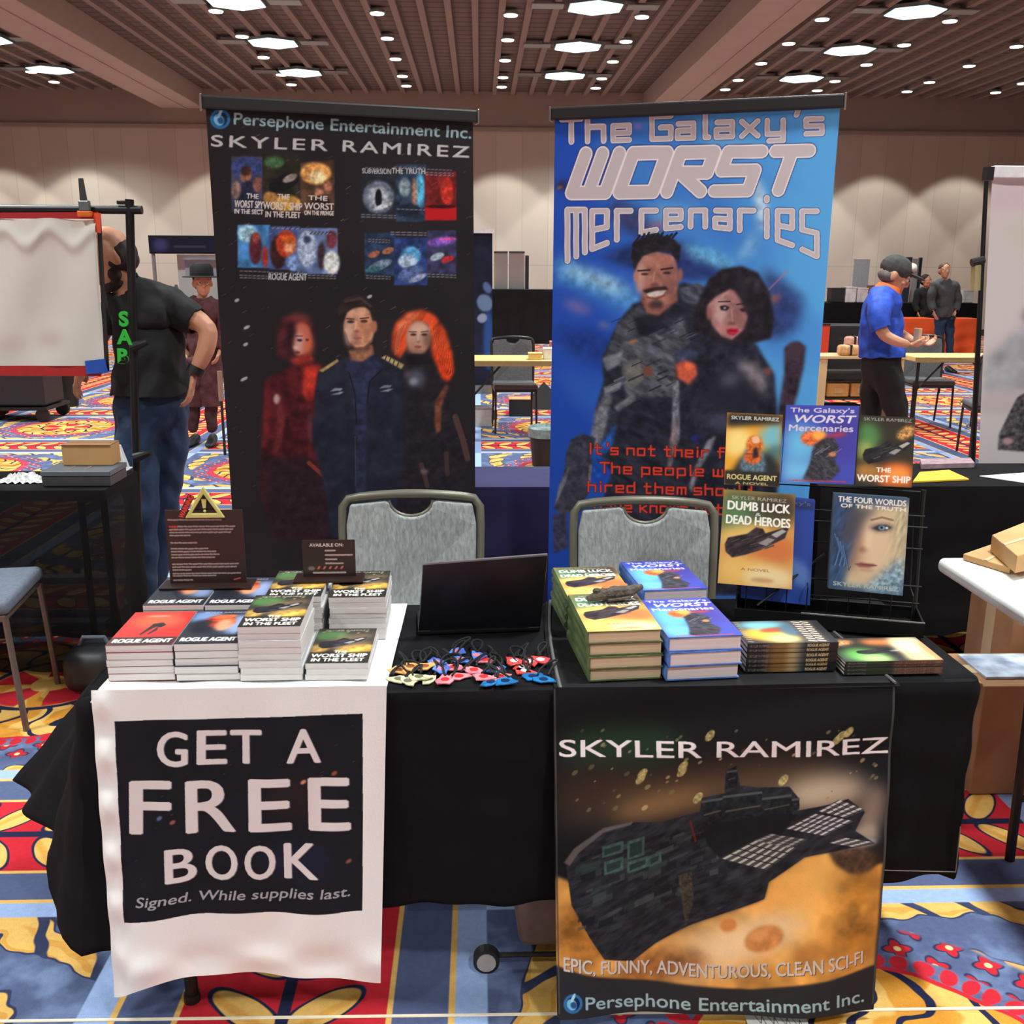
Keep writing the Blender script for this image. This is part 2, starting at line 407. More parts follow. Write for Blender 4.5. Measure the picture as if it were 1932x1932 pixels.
def carpet_material():
    m = bpy.data.materials.new('patterned_carpet'); m.use_nodes = True; t = NT(m)
    b = t.n['Principled BSDF']; b.inputs['Roughness'].default_value = 0.95; b.inputs['Specular IOR Level'].default_value = 0.1
    geo = t.n.new('ShaderNodeNewGeometry'); pos = geo.outputs['Position']
    sp = t.n.new('ShaderNodeSeparateXYZ'); t.l.new(pos, sp.inputs[0])
    wn = t.n.new('ShaderNodeTexNoise'); wn.inputs['Scale'].default_value = 7; wn.inputs['Detail'].default_value = 1.5; t.l.new(pos, wn.inputs['Vector'])
    ws = t.n.new('ShaderNodeSeparateXYZ'); t.l.new(wn.outputs['Color'], ws.inputs[0])
    jx = (X(t, ws.outputs[0])-0.5); jy = (X(t, ws.outputs[1])-0.5)
    x = X(t, sp.outputs[0]); y = X(t, sp.outputs[1])
    PX, PY = 2.45, 2.08
    # distance from the nearest band axis of each direction
    bx = ((x+0.426+PX/2).mod(PX)-PX/2); by = ((y-2.515+PY/2).mod(PY)-PY/2)
    ax = bx.abs(); ay = by.abs()
    # field coordinates, measured from the middle of each square
    fx = ((x+0.426).mod(PX)-PX/2); fy = ((y-2.515).mod(PY)-PY/2)
    dx = fx+jx*0.05; dy = fy+jy*0.05
    r = (dx*dx+dy*dy).sqrt()
    th = t.m('ARCTAN2', dy, dx)
    col = t.mix(0.0, SLATE, SLATE)
    # light blots of the slate ground
    col = t.mix((t.step(t.noise(pos, 9.0, 3), 0.45, 0.7))*0.35, col, LBLUE)
    # golden leaf scrolls round the medallion
    scr = (th*8.0+r*24.0+jx*5.0).sin()
    ring = t.step(r, 0.60, 0.63)*t.within(r, 0.93, 0.02)
    leafy = t.step(scr, 0.22, 0.32)*ring*t.step((th*16.0-r*46.0+jy*5.0).sin(), -0.85, -0.7)
    shadow = t.step(scr, 0.05, 0.12)*ring  # navy edging round the gold leaves, part of the woven pattern
    col = t.mix(shadow*0.75, col, NAVY); col = t.mix(leafy, col, GOLD)
    col = t.mix(leafy*t.step((scr*7.0+r*30.0).sin(), 0.35, 0.6)*0.6, col, DGOLD)
    # small red flowers on a diagonal lattice between ring and scrolls
    g = 0.125
    qx = (fx+fy).mod(g)-g/2; qy = (fx-fy).mod(g)-g/2
    q2 = qx*qx+qy*qy; qr0 = q2.sqrt(); qr = qr0*((qx*qy).abs()/(q2+0.00001)*-1.3+1.45)
    zone = t.step(r, 0.50, 0.51)*t.within(r, 0.60, 0.01)
    petal = t.within(qr, 0.044, 0.004)*zone
    col = t.mix(petal*0.9, col, NAVY); col = t.mix(t.within(qr, 0.035, 0.004)*zone, col, RED); col = t.mix(t.within(qr0, 0.012, 0.003)*zone, col, CREAM)
    # medallion: a chain of red buds, a red line, gold acanthus, a red heart
    sa = (th*0.478).mod(0.05)-0.025; rb = (r-0.478)*0.8; bud = t.within((sa*sa+rb*rb).sqrt(), 0.020, 0.003)
    col = t.mix(bud, col, RED)
    disc = t.within(r, 0.445, 0.004)
    inner = t.mix(t.step((th*9.0+(r*22.0+jx*5.0).sin()*1.6).sin(), -0.1, 0.3), DGOLD, GOLD)
    inner = t.mix(t.step((th*18.0-(r*30.0).sin()*2.2+jy*5.0).sin(), 0.72, 0.86)*t.step(r, 0.2, 0.24), inner, NAVY)
    inner = t.mix(t.within(r, 0.21, 0.01)*t.step((th*5.0).sin(), -0.5, -0.3), inner, RED)
    inner = t.mix(t.within((r-0.225).abs(), 0.012, 0.003), inner, NAVY)
    inner = t.mix(t.within(r, 0.075, 0.004), inner, GOLD)
    col = t.mix(disc, col, inner)
    col = t.mix(t.within((r-0.448).abs(), 0.007, 0.002), col, RED)
    # the crossing bands
    def band(col, a, along, R, G1, LB):
        col = t.mix(t.within(a, LB, 0.003), col, LBLUE)
        col = t.mix(t.within(a, G1+0.014, 0.002), col, GOLD)
        col = t.mix(t.within(a, G1, 0.002), col, SLATE)
        col = t.mix(t.within(a, R+0.012, 0.002), col, GOLD)
        col = t.mix(t.within(a, R, 0.002), col, RED)
        al = along.mod(0.158)-0.079
        u = (a-0.088)*0.80+al*0.60; v = (a-0.088)*-0.60+al*0.80
        leaf = ((u/0.088)*(u/0.088)+(v/0.036)*(v/0.036)).sqrt()
        leaf = leaf+jx*0.5
        col = t.mix(t.within(leaf, 1.18, 0.04), col, NAVY)
        col = t.mix(t.within(leaf, 1.0, 0.05), col, GOLD)
        col = t.mix(t.within((v+0.012).abs(), 0.010, 0.006)*t.within(leaf, 1.0, 0.05)*0.6, col, DGOLD)
        col = t.mix(t.within(a, 0.014, 0.002), col, NAVY)
        return col
    inx = t.within(ax, 0.44, 0.001)
    cy_ = band(col, ay, x, 0.175, 0.30, 0.37)
    cx_ = band(cy_, ax, y, 0.222, 0.355, 0.44)
    # a dark patch where the blue stripes cross
    cx_ = t.mix(t.within(ax, 0.44, 0.002)*t.within(ay, 0.37, 0.002)*t.step(ax, 0.24, 0.245)*0.35, cx_, NAVY)
    fib = t.noise(pos, 420.0, 2); fib2 = t.noise(pos, 60.0, 3)
    sh = (fib-0.5)*0.5+(fib2-0.5)*0.35+1.0
    vm = t.n.new('ShaderNodeVectorMath'); vm.operation = 'SCALE'; t.l.new(cx_.s, vm.inputs[0]); t.l.new(sh.s, vm.inputs['Scale'])
    t.l.new(vm.outputs[0], b.inputs['Base Color'])
    bp = t.n.new('ShaderNodeBump'); bp.inputs['Strength'].default_value = 0.4; bp.inputs['Distance'].default_value = 0.004
    t.l.new(fib.s, bp.inputs['Height']); t.l.new(bp.outputs[0], b.inputs['Normal'])
    return m
XL, XR, YN, YF, ZC = -15.0, 17.0, -7.0, 24.0, 5.43
mb = MB().box(XL, XR, YN, YF, -0.1, 0); tag(obj('floor', mb, carpet_material()), kind='structure')

def ceiling_material():
    """dark open grid of slats between the light ribs"""
    m = bpy.data.materials.new('slatted_ceiling'); m.use_nodes = True; t = NT(m)
    b = t.n['Principled BSDF']; b.inputs['Roughness'].default_value = 0.85
    geo = t.n.new('ShaderNodeNewGeometry'); sp = t.n.new('ShaderNodeSeparateXYZ'); t.l.new(geo.outputs['Position'], sp.inputs[0])
    y = X(t, sp.outputs[1]); x = X(t, sp.outputs[0])
    sl = t.step(((y/0.30).mod(1.0)-0.5).abs(), 0.33, 0.42)
    cell = t.step(((x/0.40).mod(1.0)-0.5).abs(), 0.38, 0.46)
    A = s2l(hexc(112, 103, 96)); B = s2l(hexc(84, 77, 72))
    c = t.mix(sl.max(cell*0.5), A, B)
    c = t.mix((t.noise(geo.outputs['Position'], 2.5, 3)-0.4)*0.9, c, B)
    t.l.new(c.s, b.inputs['Base Color']); return m
mb = MB().box(XL, XR, YN, YF, ZC, ZC+0.1); tag(obj('ceiling', mb, ceiling_material()), kind='structure')
rib_m = mat('ceiling_rib', hexc(142, 132, 124), 0.8)
beam_m = mat('beam_paint', hexc(180, 168, 159), 0.8, var=0.03, scale=3)
k = 0
for i in range(-36, 42):
    xx = -0.05+i*0.41
    if xx < XL or xx > XR or any(a-0.1 < xx < b_+0.1 for a, b_ in ((-7.2, -6.15), (3.7, 4.7))): continue
    tag(obj('trim_%d' % (10+k), MB().box(xx-0.05, xx+0.05, YN, YF, ZC-0.07, ZC), rib_m), kind='structure'); k += 1
for n, (a, b_) in enumerate(((-7.15, -6.2), (3.75, 4.66), (14.4, 15.3), (-15.0, -14.6))):
    mb = MB(); mb.box(a, b_, YN, YF, ZC-0.42, ZC); mb.box((a+b_)/2+0.05, (a+b_)/2+0.10, YN, YF, ZC-0.44, ZC-0.42)
    tag(obj('trim_%d' % n, mb, beam_m, bev=0.03), kind='structure')
def wall_material():
    m = bpy.data.materials.new('panelled_wall'); m.use_nodes = True; t = NT(m)
    b = t.n['Principled BSDF']; b.inputs['Roughness'].default_value = 0.85
    geo = t.n.new('ShaderNodeNewGeometry'); sp = t.n.new('ShaderNodeSeparateXYZ'); t.l.new(geo.outputs['Position'], sp.inputs[0])
    x = X(t, sp.outputs[0])+X(t, sp.outputs[1]); z = X(t, sp.outputs[2])
    A = s2l(hexc(200, 192, 180)); B = s2l(hexc(158, 148, 138))
    seam = t.within(((x/0.61).mod(1.0)-0.5).abs()*-1.0+0.5, 0.012, 0.006)
    pan = t.step(((x/0.61).mod(2.0)), 0.98, 1.02)
    c = t.mix(pan*0.12, A, B); c = t.mix(seam*0.5, c, B)
    c = t.mix(t.within((z-1.62).abs(), 0.012, 0.004)*0.4, c, B)
    t.l.new(c.s, b.inputs['Base Color']); return m
wm = wall_material(); sof = mat('soffit_paint', hexc(158, 147, 138), 0.85, var=0.03, scale=2)
tag(obj('wall_back', MB().box(XL, XR, YF, YF+0.2, 0, ZC), wm), kind='structure')
tag(obj('wall_left', MB().box(XL-0.2, XL, YN, YF, 0, ZC), wm), kind='structure')
tag(obj('wall_right', MB().box(XR, XR+0.2, YN, YF, 0, ZC), wm), kind='structure')
tag(obj('wall_front', MB().box(XL, XR, YN-0.2, YN, 0, ZC), wm), kind='structure')
mb = MB().box(XL, XR, YF-0.12, YF, ZC-0.78, ZC); mb.box(XL, XR, YF-0.17, YF, ZC-0.84, ZC-0.76)
tag(obj('trim_5', mb, sof), kind='structure')
tag(obj('baseboard_back', MB().box(XL, XR, YF-0.03, YF, 0, 0.15), mat('baseboard', hexc(70, 60, 55), 0.6)), kind='structure')

# ---------------------------------------------------------------- light fixtures
hex_glow = mat('cool_lens', (0.85, 1, 1), emit=(0.80, 0.98, 1.0), estr=1.5)
warm_glow = mat('downlight_lens', (1, 1, 0.95), emit=(1.0, 0.98, 0.90), estr=3.0)
fx_m = mat('fixture_metal', hexc(150, 160, 160), 0.35, 0.6)
def build_panel():
    t = thing('ceiling_light', '', 'ceiling light')
    mb = MB(); P = [(0.62*math.cos(a)*0.75, 0.5*math.sin(a)*0.9) for a in [math.pi/6+i*math.pi/3 for i in range(6)]]
    mb.prism(P, -0.035, 0.02, lambda a, b, d: (a, b, d)); obj('housing', mb, fx_m, t)
    mb = MB(); mb.prism([(a*0.96, b*0.96) for a, b in P], -0.045, -0.035, lambda a, b, d: (a, b, d)); obj('lens', mb, hex_glow, t)
    for s_ in (-1, 1):
        mb = MB(); mb.box(s_*0.47, s_*0.95, -0.14, 0.14, -0.03, -0.005); obj('reflector_wing', mb, fx_m, t, bev=0.01)
    return t
P0 = build_panel()
rows = [15.93, 18.62, 21.3]; colsP = [-8.5, -3.56, 1.74, 6.57]
nm = {-8.5: 'left bay', -3.56: 'middle bay left of centre', 1.74: 'middle bay right of centre', 6.57: 'right bay'}
first = True
for cx in colsP:
    for ry, rn in zip(rows, ('nearest', 'middle', 'farthest')):
        if cx == -8.5 and ry == 15.93: continue
        loc = (cx, ry, ZC-0.075); lb = 'bright cool-white six-sided ceiling light, %s of its line in the %s' % (rn, nm[cx])
        if first: P0.location = loc; P0['label'] = lb; P0['group'] = 'six-sided ceiling lights'; first = False
        else: dup(P0, loc, label=lb, group='six-sided ceiling lights')
def build_down():
    t = thing('ceiling_downlight', '', 'ceiling light')
    mb = MB(); mb.lathe([(0.115, -0.02), (0.125, -0.01), (0.125, 0.02)], 14); obj('rim', mb, fx_m, t)
    mb = MB(); mb.lathe([(0.105, -0.034), (0.110, -0.021)], 14); obj('lens', mb, warm_glow, t)
    return t
D0 = build_down(); first = True
dcols = {-4.0: 'line beside the left beam', -1.55: 'line left of centre', 0.5: 'line right of centre', 2.53: 'line by the right beam', 5.35: 'line just right of the right beam', 7.37: 'middle line of the right bay', 9.35: 'outer line of the right bay', 11.32: 'far right line', -9.0: 'line in the left bay'}
drows = [(16.5, 'nearest'), (18.2, 'second'), (19.9, 'third'), (21.6, 'fourth'), (22.7, 'farthest')]
for cx, cn in dcols.items():
    for ry, rn in drows:
        if cx == 11.32 and ry < 20: continue
        if cx == -9.0 and ry < 20: continue
        lb = 'small round white downlight, %s in the %s' % (rn, cn); loc = (cx, ry, ZC-0.075)
        if first: D0.location = loc; D0['label'] = lb; D0['group'] = 'small downlights'; first = False
        else: dup(D0, loc, label=lb, group='small downlights')
def area(loc, e, size, col=(1, 1, 1), spread=math.pi):
    l = bpy.data.lights.new('lamp', 'AREA'); l.energy = e; l.shape = 'DISK'; l.size = size; l.color = col; l.spread = spread
    o = bpy.data.objects.new('lamp', l); C.objects.link(o); o.location = loc; return o
for cx in (-8.5, -3.56, 1.74, 6.57):
    for ry in (-5.0, -1.6, 1.8, 5.2, 8.6, 12.0, 15.93, 21.3):
        area((cx, ry, ZC-0.13), 125, 0.5, (0.93, 1.0, 0.99), math.radians(125))
for cx in [-14, -12, -10.9, -9.0, -5.9, -4.0, -1.55, 0.5, 2.53, 5.35, 7.37, 9.35, 11.32, 13.3, 15.6]:   # the row by the wall: scallops
    l = bpy.data.lights.new('wall_wash', 'SPOT'); l.energy = 260; l.spot_size = math.radians(80); l.spot_blend = 0.15; l.shadow_soft_size = 0.08; l.color = (1, 0.97, 0.88)
    o = bpy.data.objects.new('wall_wash', l); C.objects.link(o); o.location = (cx, 22.7, ZC-0.19)
w = bpy.data.worlds.new('w'); sc.world = w; w.use_nodes = True
w.node_tree.nodes['Background'].inputs[0].default_value = (0.5, 0.48, 0.46, 1); w.node_tree.nodes['Background'].inputs[1].default_value = 0.3
sc.view_settings.view_transform = 'Standard'; sc.view_settings.look = 'None'; sc.view_settings.gamma = 1.0; sc.view_settings.exposure = 0.0
# ================================================================= the near table
FLc = atZ(141, 1320, .74); FRc = atZ(1858, 1286, .74)
TT = (FRc-FLc).normalized(); TN = Vector((-TT.y, TT.x, 0)); TWd = (FRc-FLc).length; TDp = 0.52
def tb(u, v, z=0.74): p = FLc+TT*u+TN*v; return Vector((p.x, p.y, z))
def puv(px, py, z=0.742):
    q = atZ(px, py, z)-FLc; return q.dot(TT), q.dot(TN)
ANG = math.atan2(TT.y, TT.x)
cloth_b = mat('black_cloth', hexc(21, 20, 23), 0.85, var=0.12, scale=6, bump=0.15, bscale=60, spec=0.1)
tab = thing('folding_table', 'long folding table under the black cloth in front, its grey legs just showing', 'table', tb(TWd/2, TDp/2, 0))
grey_pl = mat('grey_plastic', hexc(120, 120, 122), 0.6); dk_metal = mat('dark_metal', hexc(52, 50, 50), 0.45, 0.7)
def tbox(mb, u0, u1, v0, v1, z0, z1):
    return mb.hexa([tb(u0,v0,z0), tb(u1,v0,z0), tb(u1,v1,z0), tb(u0,v1,z0)], [tb(u0,v0,z1), tb(u1,v0,z1), tb(u1,v1,z1), tb(u0,v1,z1)])
mb = MB(); tbox(mb, 0.01, TWd-0.01, 0.01, TDp-0.01, 0.69, 0.733); obj('tabletop', mb, grey_pl, tab, world=True, bev=0.006)
for u in (0.16, TWd-0.16):
    for v in (0.05, TDp-0.06):
        mb = MB(); mb.tube([tb(u, v, 0.0), tb(u, v, 0.69)], 0.014, 12); mb.tube([tb(u, v, 0), tb(u, v, 0.02)], 0.018, 12); obj('leg', mb, dk_metal, tab, world=True)
    mb = MB(); mb.tube([tb(u, 0.05, 0.18), tb(u, TDp-0.06, 0.18)], 0.010, 10); mb.tube([tb(u, TDp/2, 0.18), tb(u+(0.35 if u < 1 else -0.35), TDp/2, 0.69)], 0.009, 10)
    obj('brace', mb, dk_metal, tab, world=True)
# the black cloth: one surface, top and three hanging sides
def make_cloth():
    mb = MB(); per = []     # (u, v, outward, corner distance)
    R = 0.03
    def add(u, v, nu, nv): per.append((u, v, nu, nv))
    N = 26
    for i in range(N): t = i/(N-1); add(0, TDp-(TDp-R)*t, -1, 0)
    for i in range(1, 6): a = i/6*math.pi/2; add(R-R*math.cos(a), R-R*math.sin(a), -math.cos(a), -math.sin(a))
    N2 = 110
    for i in range(N2): t = i/(N2-1); add(R+(TWd-2*R)*t, 0, 0, -1)
    for i in range(1, 6): a = i/6*math.pi/2; add(TWd-R+R*math.sin(a), R-R*math.cos(a), math.sin(a), -math.cos(a))
    for i in range(N): t = i/(N-1); add(TWd, R+(TDp-R)*t, 1, 0)
    M = len(per); D = 36; vs = []
    for j in range(D+1):
        for i, (u, v, nu, nv) in enumerate(per):
            left = nu < -0.5; right = nu > 0.5
            fu = u/TWd
            if left: hem = 0.195+0.165*min(1, v/0.08)-0.075*(v/TDp); out = 0.055+0.32*(v/TDp); sag = 0
            elif right: hem = 0.272; out = 0.0; sag = 0
            else:
                hem = 0.195+0.045*min(1, fu/0.33)+0.032*max(0, (fu-0.33)/0.67)
                out = -0.02+0.012*math.sin(u*9)+0.05*max(0, 1-fu*9)
            t = j/D
            if j == 0: vs.append(tb(u-nu*0.012, v-nv*0.012, 0.7415)); continue
            if j == 1: vs.append(tb(u-nu*0.003, v-nv*0.003, 0.739)); continue
            z = 0.735-(0.735-hem)*((j-1)/(D-1))
            w = 0.006*math.sin(u*23+v*19+1.2)*t+0.004*math.sin(u*51+z*9)*t+0.0025*math.sin(z*46+u*7)
            if left: w += 0.02*math.sin(v*26)*t
            o = out*t+w+0.002
            vs.append(tb(u+nu*o, v+nv*o, z))
    fs = [(j*M+i, (j+1)*M+i, (j+1)*M+i+1, j*M+i+1) for j in range(D) for i in range(M-1)]
    # top sheet
    mb.add(vs, fs)
    nu_, nv_ = 40, 14; o = [tb(0.012+(TWd-0.024)*i/(nu_-1), 0.012+(TDp-0.012)*j/(nv_-1), 0.7415) for j in range(nv_) for i in range(nu_)]
    mb.add(o, [(j*nu_+i, j*nu_+i+1, (j+1)*nu_+i+1, (j+1)*nu_+i) for j in range(nv_-1) for i in range(nu_-1)])
    return mb
tc_ = obj('tablecloth', make_cloth(), cloth_b, smooth=True, solid=0.002)
tag(tc_, 'black cloth draped over the long front table, its left end flaring outward', 'tablecloth')
# stitched seam squares of the cloth at the right end
stitch = mat('stitching', hexc(110, 104, 104), 0.8)
mb = MB()
def fr(px, py, off=-0.012): return atP(px, py, FLc+TN*off, TN)
for a, b in (((1668, 1642), (1803, 1645)), ((1803, 1645), (1812, 1560))):
    p, q = fr(*a, -0.006), fr(*b, -0.006); mb.tube([p, q], 0.0012, 5)
obj('hem_stitching', mb, stitch, tc_)
# ---- white runner
white_cloth = mat('white_cloth', hexc(236, 236, 234), 0.75, var=0.02, scale=8, bump=0.1, bscale=90)
ua, ub = puv(183, 1290)[0], puv(730, 1290)[0]
run = thing('table_runner', 'white cloth runner printed with a black square offering a free book', 'banner', tb((ua+ub)/2, 0, 0.744))
zt = 0.743
def runner_top(u0, u1, m, lift, seed, name='top_fold'):
    mb = MB()
    def fn(a, b):
        u = u0(b)+(u1(b)-u0(b))*a; v = -0.014+(TDp+0.014)*b
        z = 0.7445+lift+0.0022*math.sin(a*17+seed)*math.sin(b*9+seed)*(1 if 0.05 < b < .97 else 0)
        if b == 0: z = 0.7445+lift-0.006
        return tb(u, v, z)
    mb.grid(34, 22, fn); return mb
ubk = puv(768, 1147)[0]
obj('top_fold', runner_top(lambda b: ua+0.016+0.010*b, lambda b: ub+(ubk-ub)*b, None, 0.001, 1), white_cloth, run, world=True, smooth=True, solid=0.0016)
cx = Canvas(0.56, 0.64, 0.0011, hexc(236, 237, 235), plane=(fr(174, 1300), fr(730, 1291), fr(224, 1852), fr(720, 1838)))
PB = hexc(30, 31, 38)
cx.poly([(219, 1357), (450, 1352), (685, 1343), (686, 1525), (685, 1709), (560, 1713), (400, 1718), (241, 1727), (230, 1540)], PB, 0.4, tex=(60, 0.12, 4))
cx.ell(560, 1615, 70, 30, hexc(34, 40, 72), soft=14, alpha=.5); cx.ell(560, 1500, 60, 40, hexc(58, 38, 34), soft=16, alpha=.4)
cx.streaks(60, 5, [hexc(150,150,160), hexc(100,100,120), hexc(120,60,50)], 2, 7, .9, -30, (250, 1365, 675, 1700), .6)
for x, y, c in ((574, 1470, (215,140,110)), (632, 1453, (150,80,60)), (330, 1543, (150,90,90)), (660, 1614, (140,80,70)), (305, 1536, (90,110,150))): cx.ell(x, y, 6, 3.5, hexc(*c), -30, 1.2)
LW = hexc(222, 216, 216); LS = hexc(120, 118, 122)
def big(ch, x0, x1, yt0, yb0, yb1):
    for dx_, c_ in ((1.6, LS), (0, LW)):
        cx.text(ch, x0+dx_, yb0+dx_*.5, x1+dx_, yb1+dx_*.5, yb0-yt0, c_, bold=0.028)
for a in (('G',300,355,1374,1440,1440),('E',375,428,1371,1437,1437),('T',438,494,1371,1436,1435),('A',544,605,1369,1434,1433),
          ('F',251,325,1463,1565,1564),('R',357,445,1463,1564,1562),('E',475,550,1460,1560,1558),('E',587,661,1457,1557,1555),
          ('B',319,373,1590,1656,1654),('O',392,450,1588,1653,1652),('O',467,521,1584,1650,1649),('K',541,602,1580,1648,1646)): big(*a)
cx.text('Signed. While supplies last.', 263, 1699, 662, 1680, 19, hexc(168,168,176), bold=0.012, shear=0.22)
def run_pos(pl, f, nx=1.0):
    fl = pl.flat()
    def pos(u, v):
        Xx, Yy, Zz = fl(u, v)
        d, dz = f(u, v)
        return Xx+TN.x*d, Yy+TN.y*d, Zz+dz
    return pos
def wave1(u, v):
    d = -0.006-0.007*v*np.sin(u*9+1)-0.004*np.sin(u*21+v*6)*np.clip(v*2, 0, 1)-0.010*np.exp(-((u-.03)/.03)**2)*np.sin(v*38)*.6-0.02*v
    d -= 0.008*np.exp(-((v-0.93)/.05)**2)*np.sin(u*14)
    dz = v**6*(0.030*np.sin(u*3.14)-0.012*np.exp(-((u-0)/.08)**2)); return d, dz
o = cx.mesh('front_drop', printed('printed_cloth', 0.8, 0.05, spec=0.1), run_pos(cx, wave1), run, world=True)
# ---- black runner with the ship
uc, ud = puv(1043, 1290)[0], puv(1690, 1284)[0]
shp = thing('table_runner', 'black runner printed with a dark spaceship above golden rock', 'banner', tb((uc+ud)/2, 0, 0.744))
ubl = puv(1032, 1147)[0]
run_b = mat('runner_black', hexc(30, 29, 32), 0.75, var=0.08, scale=9, bump=0.1, bscale=90, spec=0.15)
obj('top_fold', runner_top(lambda b: uc+(ubl-uc)*b-0.01*math.sin(b*3.1), lambda b: ud-0.03*b, None, 0.0012, 2), run_b, shp, world=True, smooth=True, solid=0.0016)
seam = mat('grey_seam', hexc(92, 90, 90), 0.8)
mb = MB(); mb.tube([tb(uc+(ubl-uc)*b+0.012-0.01*math.sin(b*3.1), -0.014+(TDp+0.014)*b, 0.7475) for b in [i/12 for i in range(13)]], 0.004, 6, flat=1); obj('hem', mb, seam, shp, world=True)
mb = MB(); mb.tube([tb(ud-0.012-0.03*b, -0.014+(TDp+0.014)*b, 0.7475) for b in [i/12 for i in range(13)]], 0.003, 6); obj('hem', mb, seam, shp, world=True)
cs = Canvas(0.70, 0.72, 0.00115, hexc(24, 23, 26), plane=(fr(1043, 1296), fr(1690, 1288), fr(1050, 1915, -0.09), fr(1651, 1909, -0.09)))
q = lambda x, y: (1020+x*.3623, 1300+y*.3623)
def cp(pts, col, soft=0, alpha=1., tex=None): cs.poly([q(*p) for p in pts], col, soft, alpha, tex)
def ce(x, y, rx, ry, col, rot=0, soft=0, alpha=1., tex=None): a = q(x, y); cs.ell(a[0], a[1], rx*.3623, ry*.3623, col, rot, soft, alpha, tex)
ce(420, 290, 330, 110, hexc(34, 58, 38), 0, 20, .8); ce(300, 560, 300, 150, hexc(70, 54, 42), 0, 26, .8); ce(1000, 520, 620, 130, hexc(96, 74, 54), -6, 30, .9)
ce(620, 600, 260, 40, hexc(150, 108, 66), -14, 16, .8); ce(1480, 540, 230, 90, hexc(205, 185, 160), -6, 18, .85); ce(1720, 640, 70, 150, hexc(150, 132, 116), 18, 14, .9)
cp([(80,970),(170,1010),(170,1120),(300,1260),(480,1420),(600,1340),(780,1240),(960,1160),(1160,1080),(1180,990),(1370,870),(1500,850),(1600,960),(1780,900),(1740,1560),(1100,1560),(500,1530),(70,1440)], hexc(206, 148, 74), 3, 1, (46, .35, 11))
ce(230, 1250, 150, 210, hexc(140, 88, 36), 20, 14, .8, (20, .5, 4)); ce(1000, 1330, 420, 110, hexc(236, 212, 176), -20, 22, .85); ce(1420, 1000, 240, 120, hexc(232, 178, 96), -16, 20, .8)
ce(1640, 1150, 120, 300, hexc(132, 84, 30), 8, 22, .7, (22, .5, 5)); ce(640, 1450, 240, 90, hexc(120, 72, 34), -12, 14, .8, (18, .5, 6))
ce(1160, 1290, 105, 66, hexc(196, 128, 68), -18, 3, .9, (14, .2, 7)); ce(1130, 1270, 60, 30, hexc(222, 160, 96), -18, 4, .7); ce(975, 1222, 44, 34, hexc(196, 124, 62), -20, 2.5, .9); ce(1400, 1360, 90, 40, hexc(180, 118, 60), -14, 6, .6)
cp([(1330,780),(1500,760),(1740,700),(1760,780),(1620,800),(1560,860)], hexc(186, 168, 150), 6, .6)
ce(1620, 870, 120, 80, hexc(74, 54, 42), 20, 4, 1, (12, .4, 8)); ce(1640, 800, 110, 22, hexc(150, 146, 148), -6, 3, .9)
SH = hexc(38, 38, 44)
cp([(130,900),(180,820),(330,720),(500,690),(620,690),(830,640),(840,570),(960,545),(965,430),(1020,400),(1040,505),(1130,510),(1290,500),(1340,560),(1330,620),(1480,600),(1600,570),(1690,640),(1640,740),(1740,800),(1500,850),(1370,870),(1180,990),(1160,1080),(960,1160),(780,1240),(600,1340),(480,1425),(330,1400),(250,1280),(160,1120)], SH, .7, 1, (7, .45, 12, .5, 3))
rs = random.Random(3)
for i in range(150):
    t = rs.random(); x = 180+t*900; y0 = 760+ (1-t)*130; y = rs.uniform(y0-60, y0+430-280*t); w = rs.uniform(20, 110); h = rs.uniform(8, 40); c = rs.choice([(22,24,28),(58,64,68),(46,58,58),(70,72,76),(28,28,32)])
    cp([(x, y), (x+w, y-w*.38), (x+w, y-w*.38+h), (x, y+h)], hexc(*c), .5, rs.uniform(.35, .85))
for (x, y, w, h) in ((320,820,110,60),(450,790,90,100),(330,900,100,70),(450,900,110,60),(560,870,70,60)): cp([(x,y),(x+w,y-w*.3),(x+w,y-w*.3+h),(x,y+h)], hexc(62, 86, 82), .6, .9, (6, .3, 3)); cp([(x+14,y+14),(x+w-14,y-w*.3+20),(x+w-14,y-w*.3+h-14),(x+14,y+h-14)], hexc(30, 42, 42), .6, .8)
for (x, y, w, h) in ((840,585,110,140),(950,560,200,150),(1150,560,150,110),(970,430,56,90),(1300,560,40,60)): cp([(x,y),(x+w,y-w*.16),(x+w,y-w*.16+h),(x,y+h)], hexc(30, 32, 36), .5, 1, (6, .5, 9)); cp([(x,y),(x+w,y-w*.16),(x+w,y-w*.16+12),(x,y+12)], hexc(84, 84, 84), .5, .8); cp([(x+10,y+h*.5),(x+w-10,y+h*.45-w*.16),(x+w-10,y+h*.5-w*.16),(x+10,y+h*.56)], hexc(110, 96, 70), .5, .6)
cp([(120,900),(170,830),(330,722),(480,690),(470,705),(330,745),(200,850),(150,920)], hexc(120, 112, 106), 1, .6)
cp([(850,720),(1180,640),(1330,640),(1240,760),(940,890),(870,820)], hexc(26, 26, 30), 1, .9)
def lit(P, n, c1, c2):     # a lit deck of thin slats
    (a, b, c_, d) = [Vector(p) for p in P]
    cp(P, hexc(*c1), .6, .95)
    for i in range(n):
        t = (i+.2)/n; t2 = (i+.6)/n; cp([a.lerp(d, t), b.lerp(c_, t), b.lerp(c_, t2), a.lerp(d, t2)], hexc(*c2), .2, .9)
    for i in range(1, 4):
        t = i/4; cp([a.lerp(b, t-.02), a.lerp(b, t+.02), d.lerp(c_, t+.02), d.lerp(c_, t-.02)], hexc(30, 30, 34), .2, .9)
lit([(940,885),(1120,775),(1330,820),(1170,925)], 6, (70,68,64), (176,172,164)); lit([(1110,780),(1190,742),(1390,780),(1300,820)], 4, (70,68,66), (150,150,150))
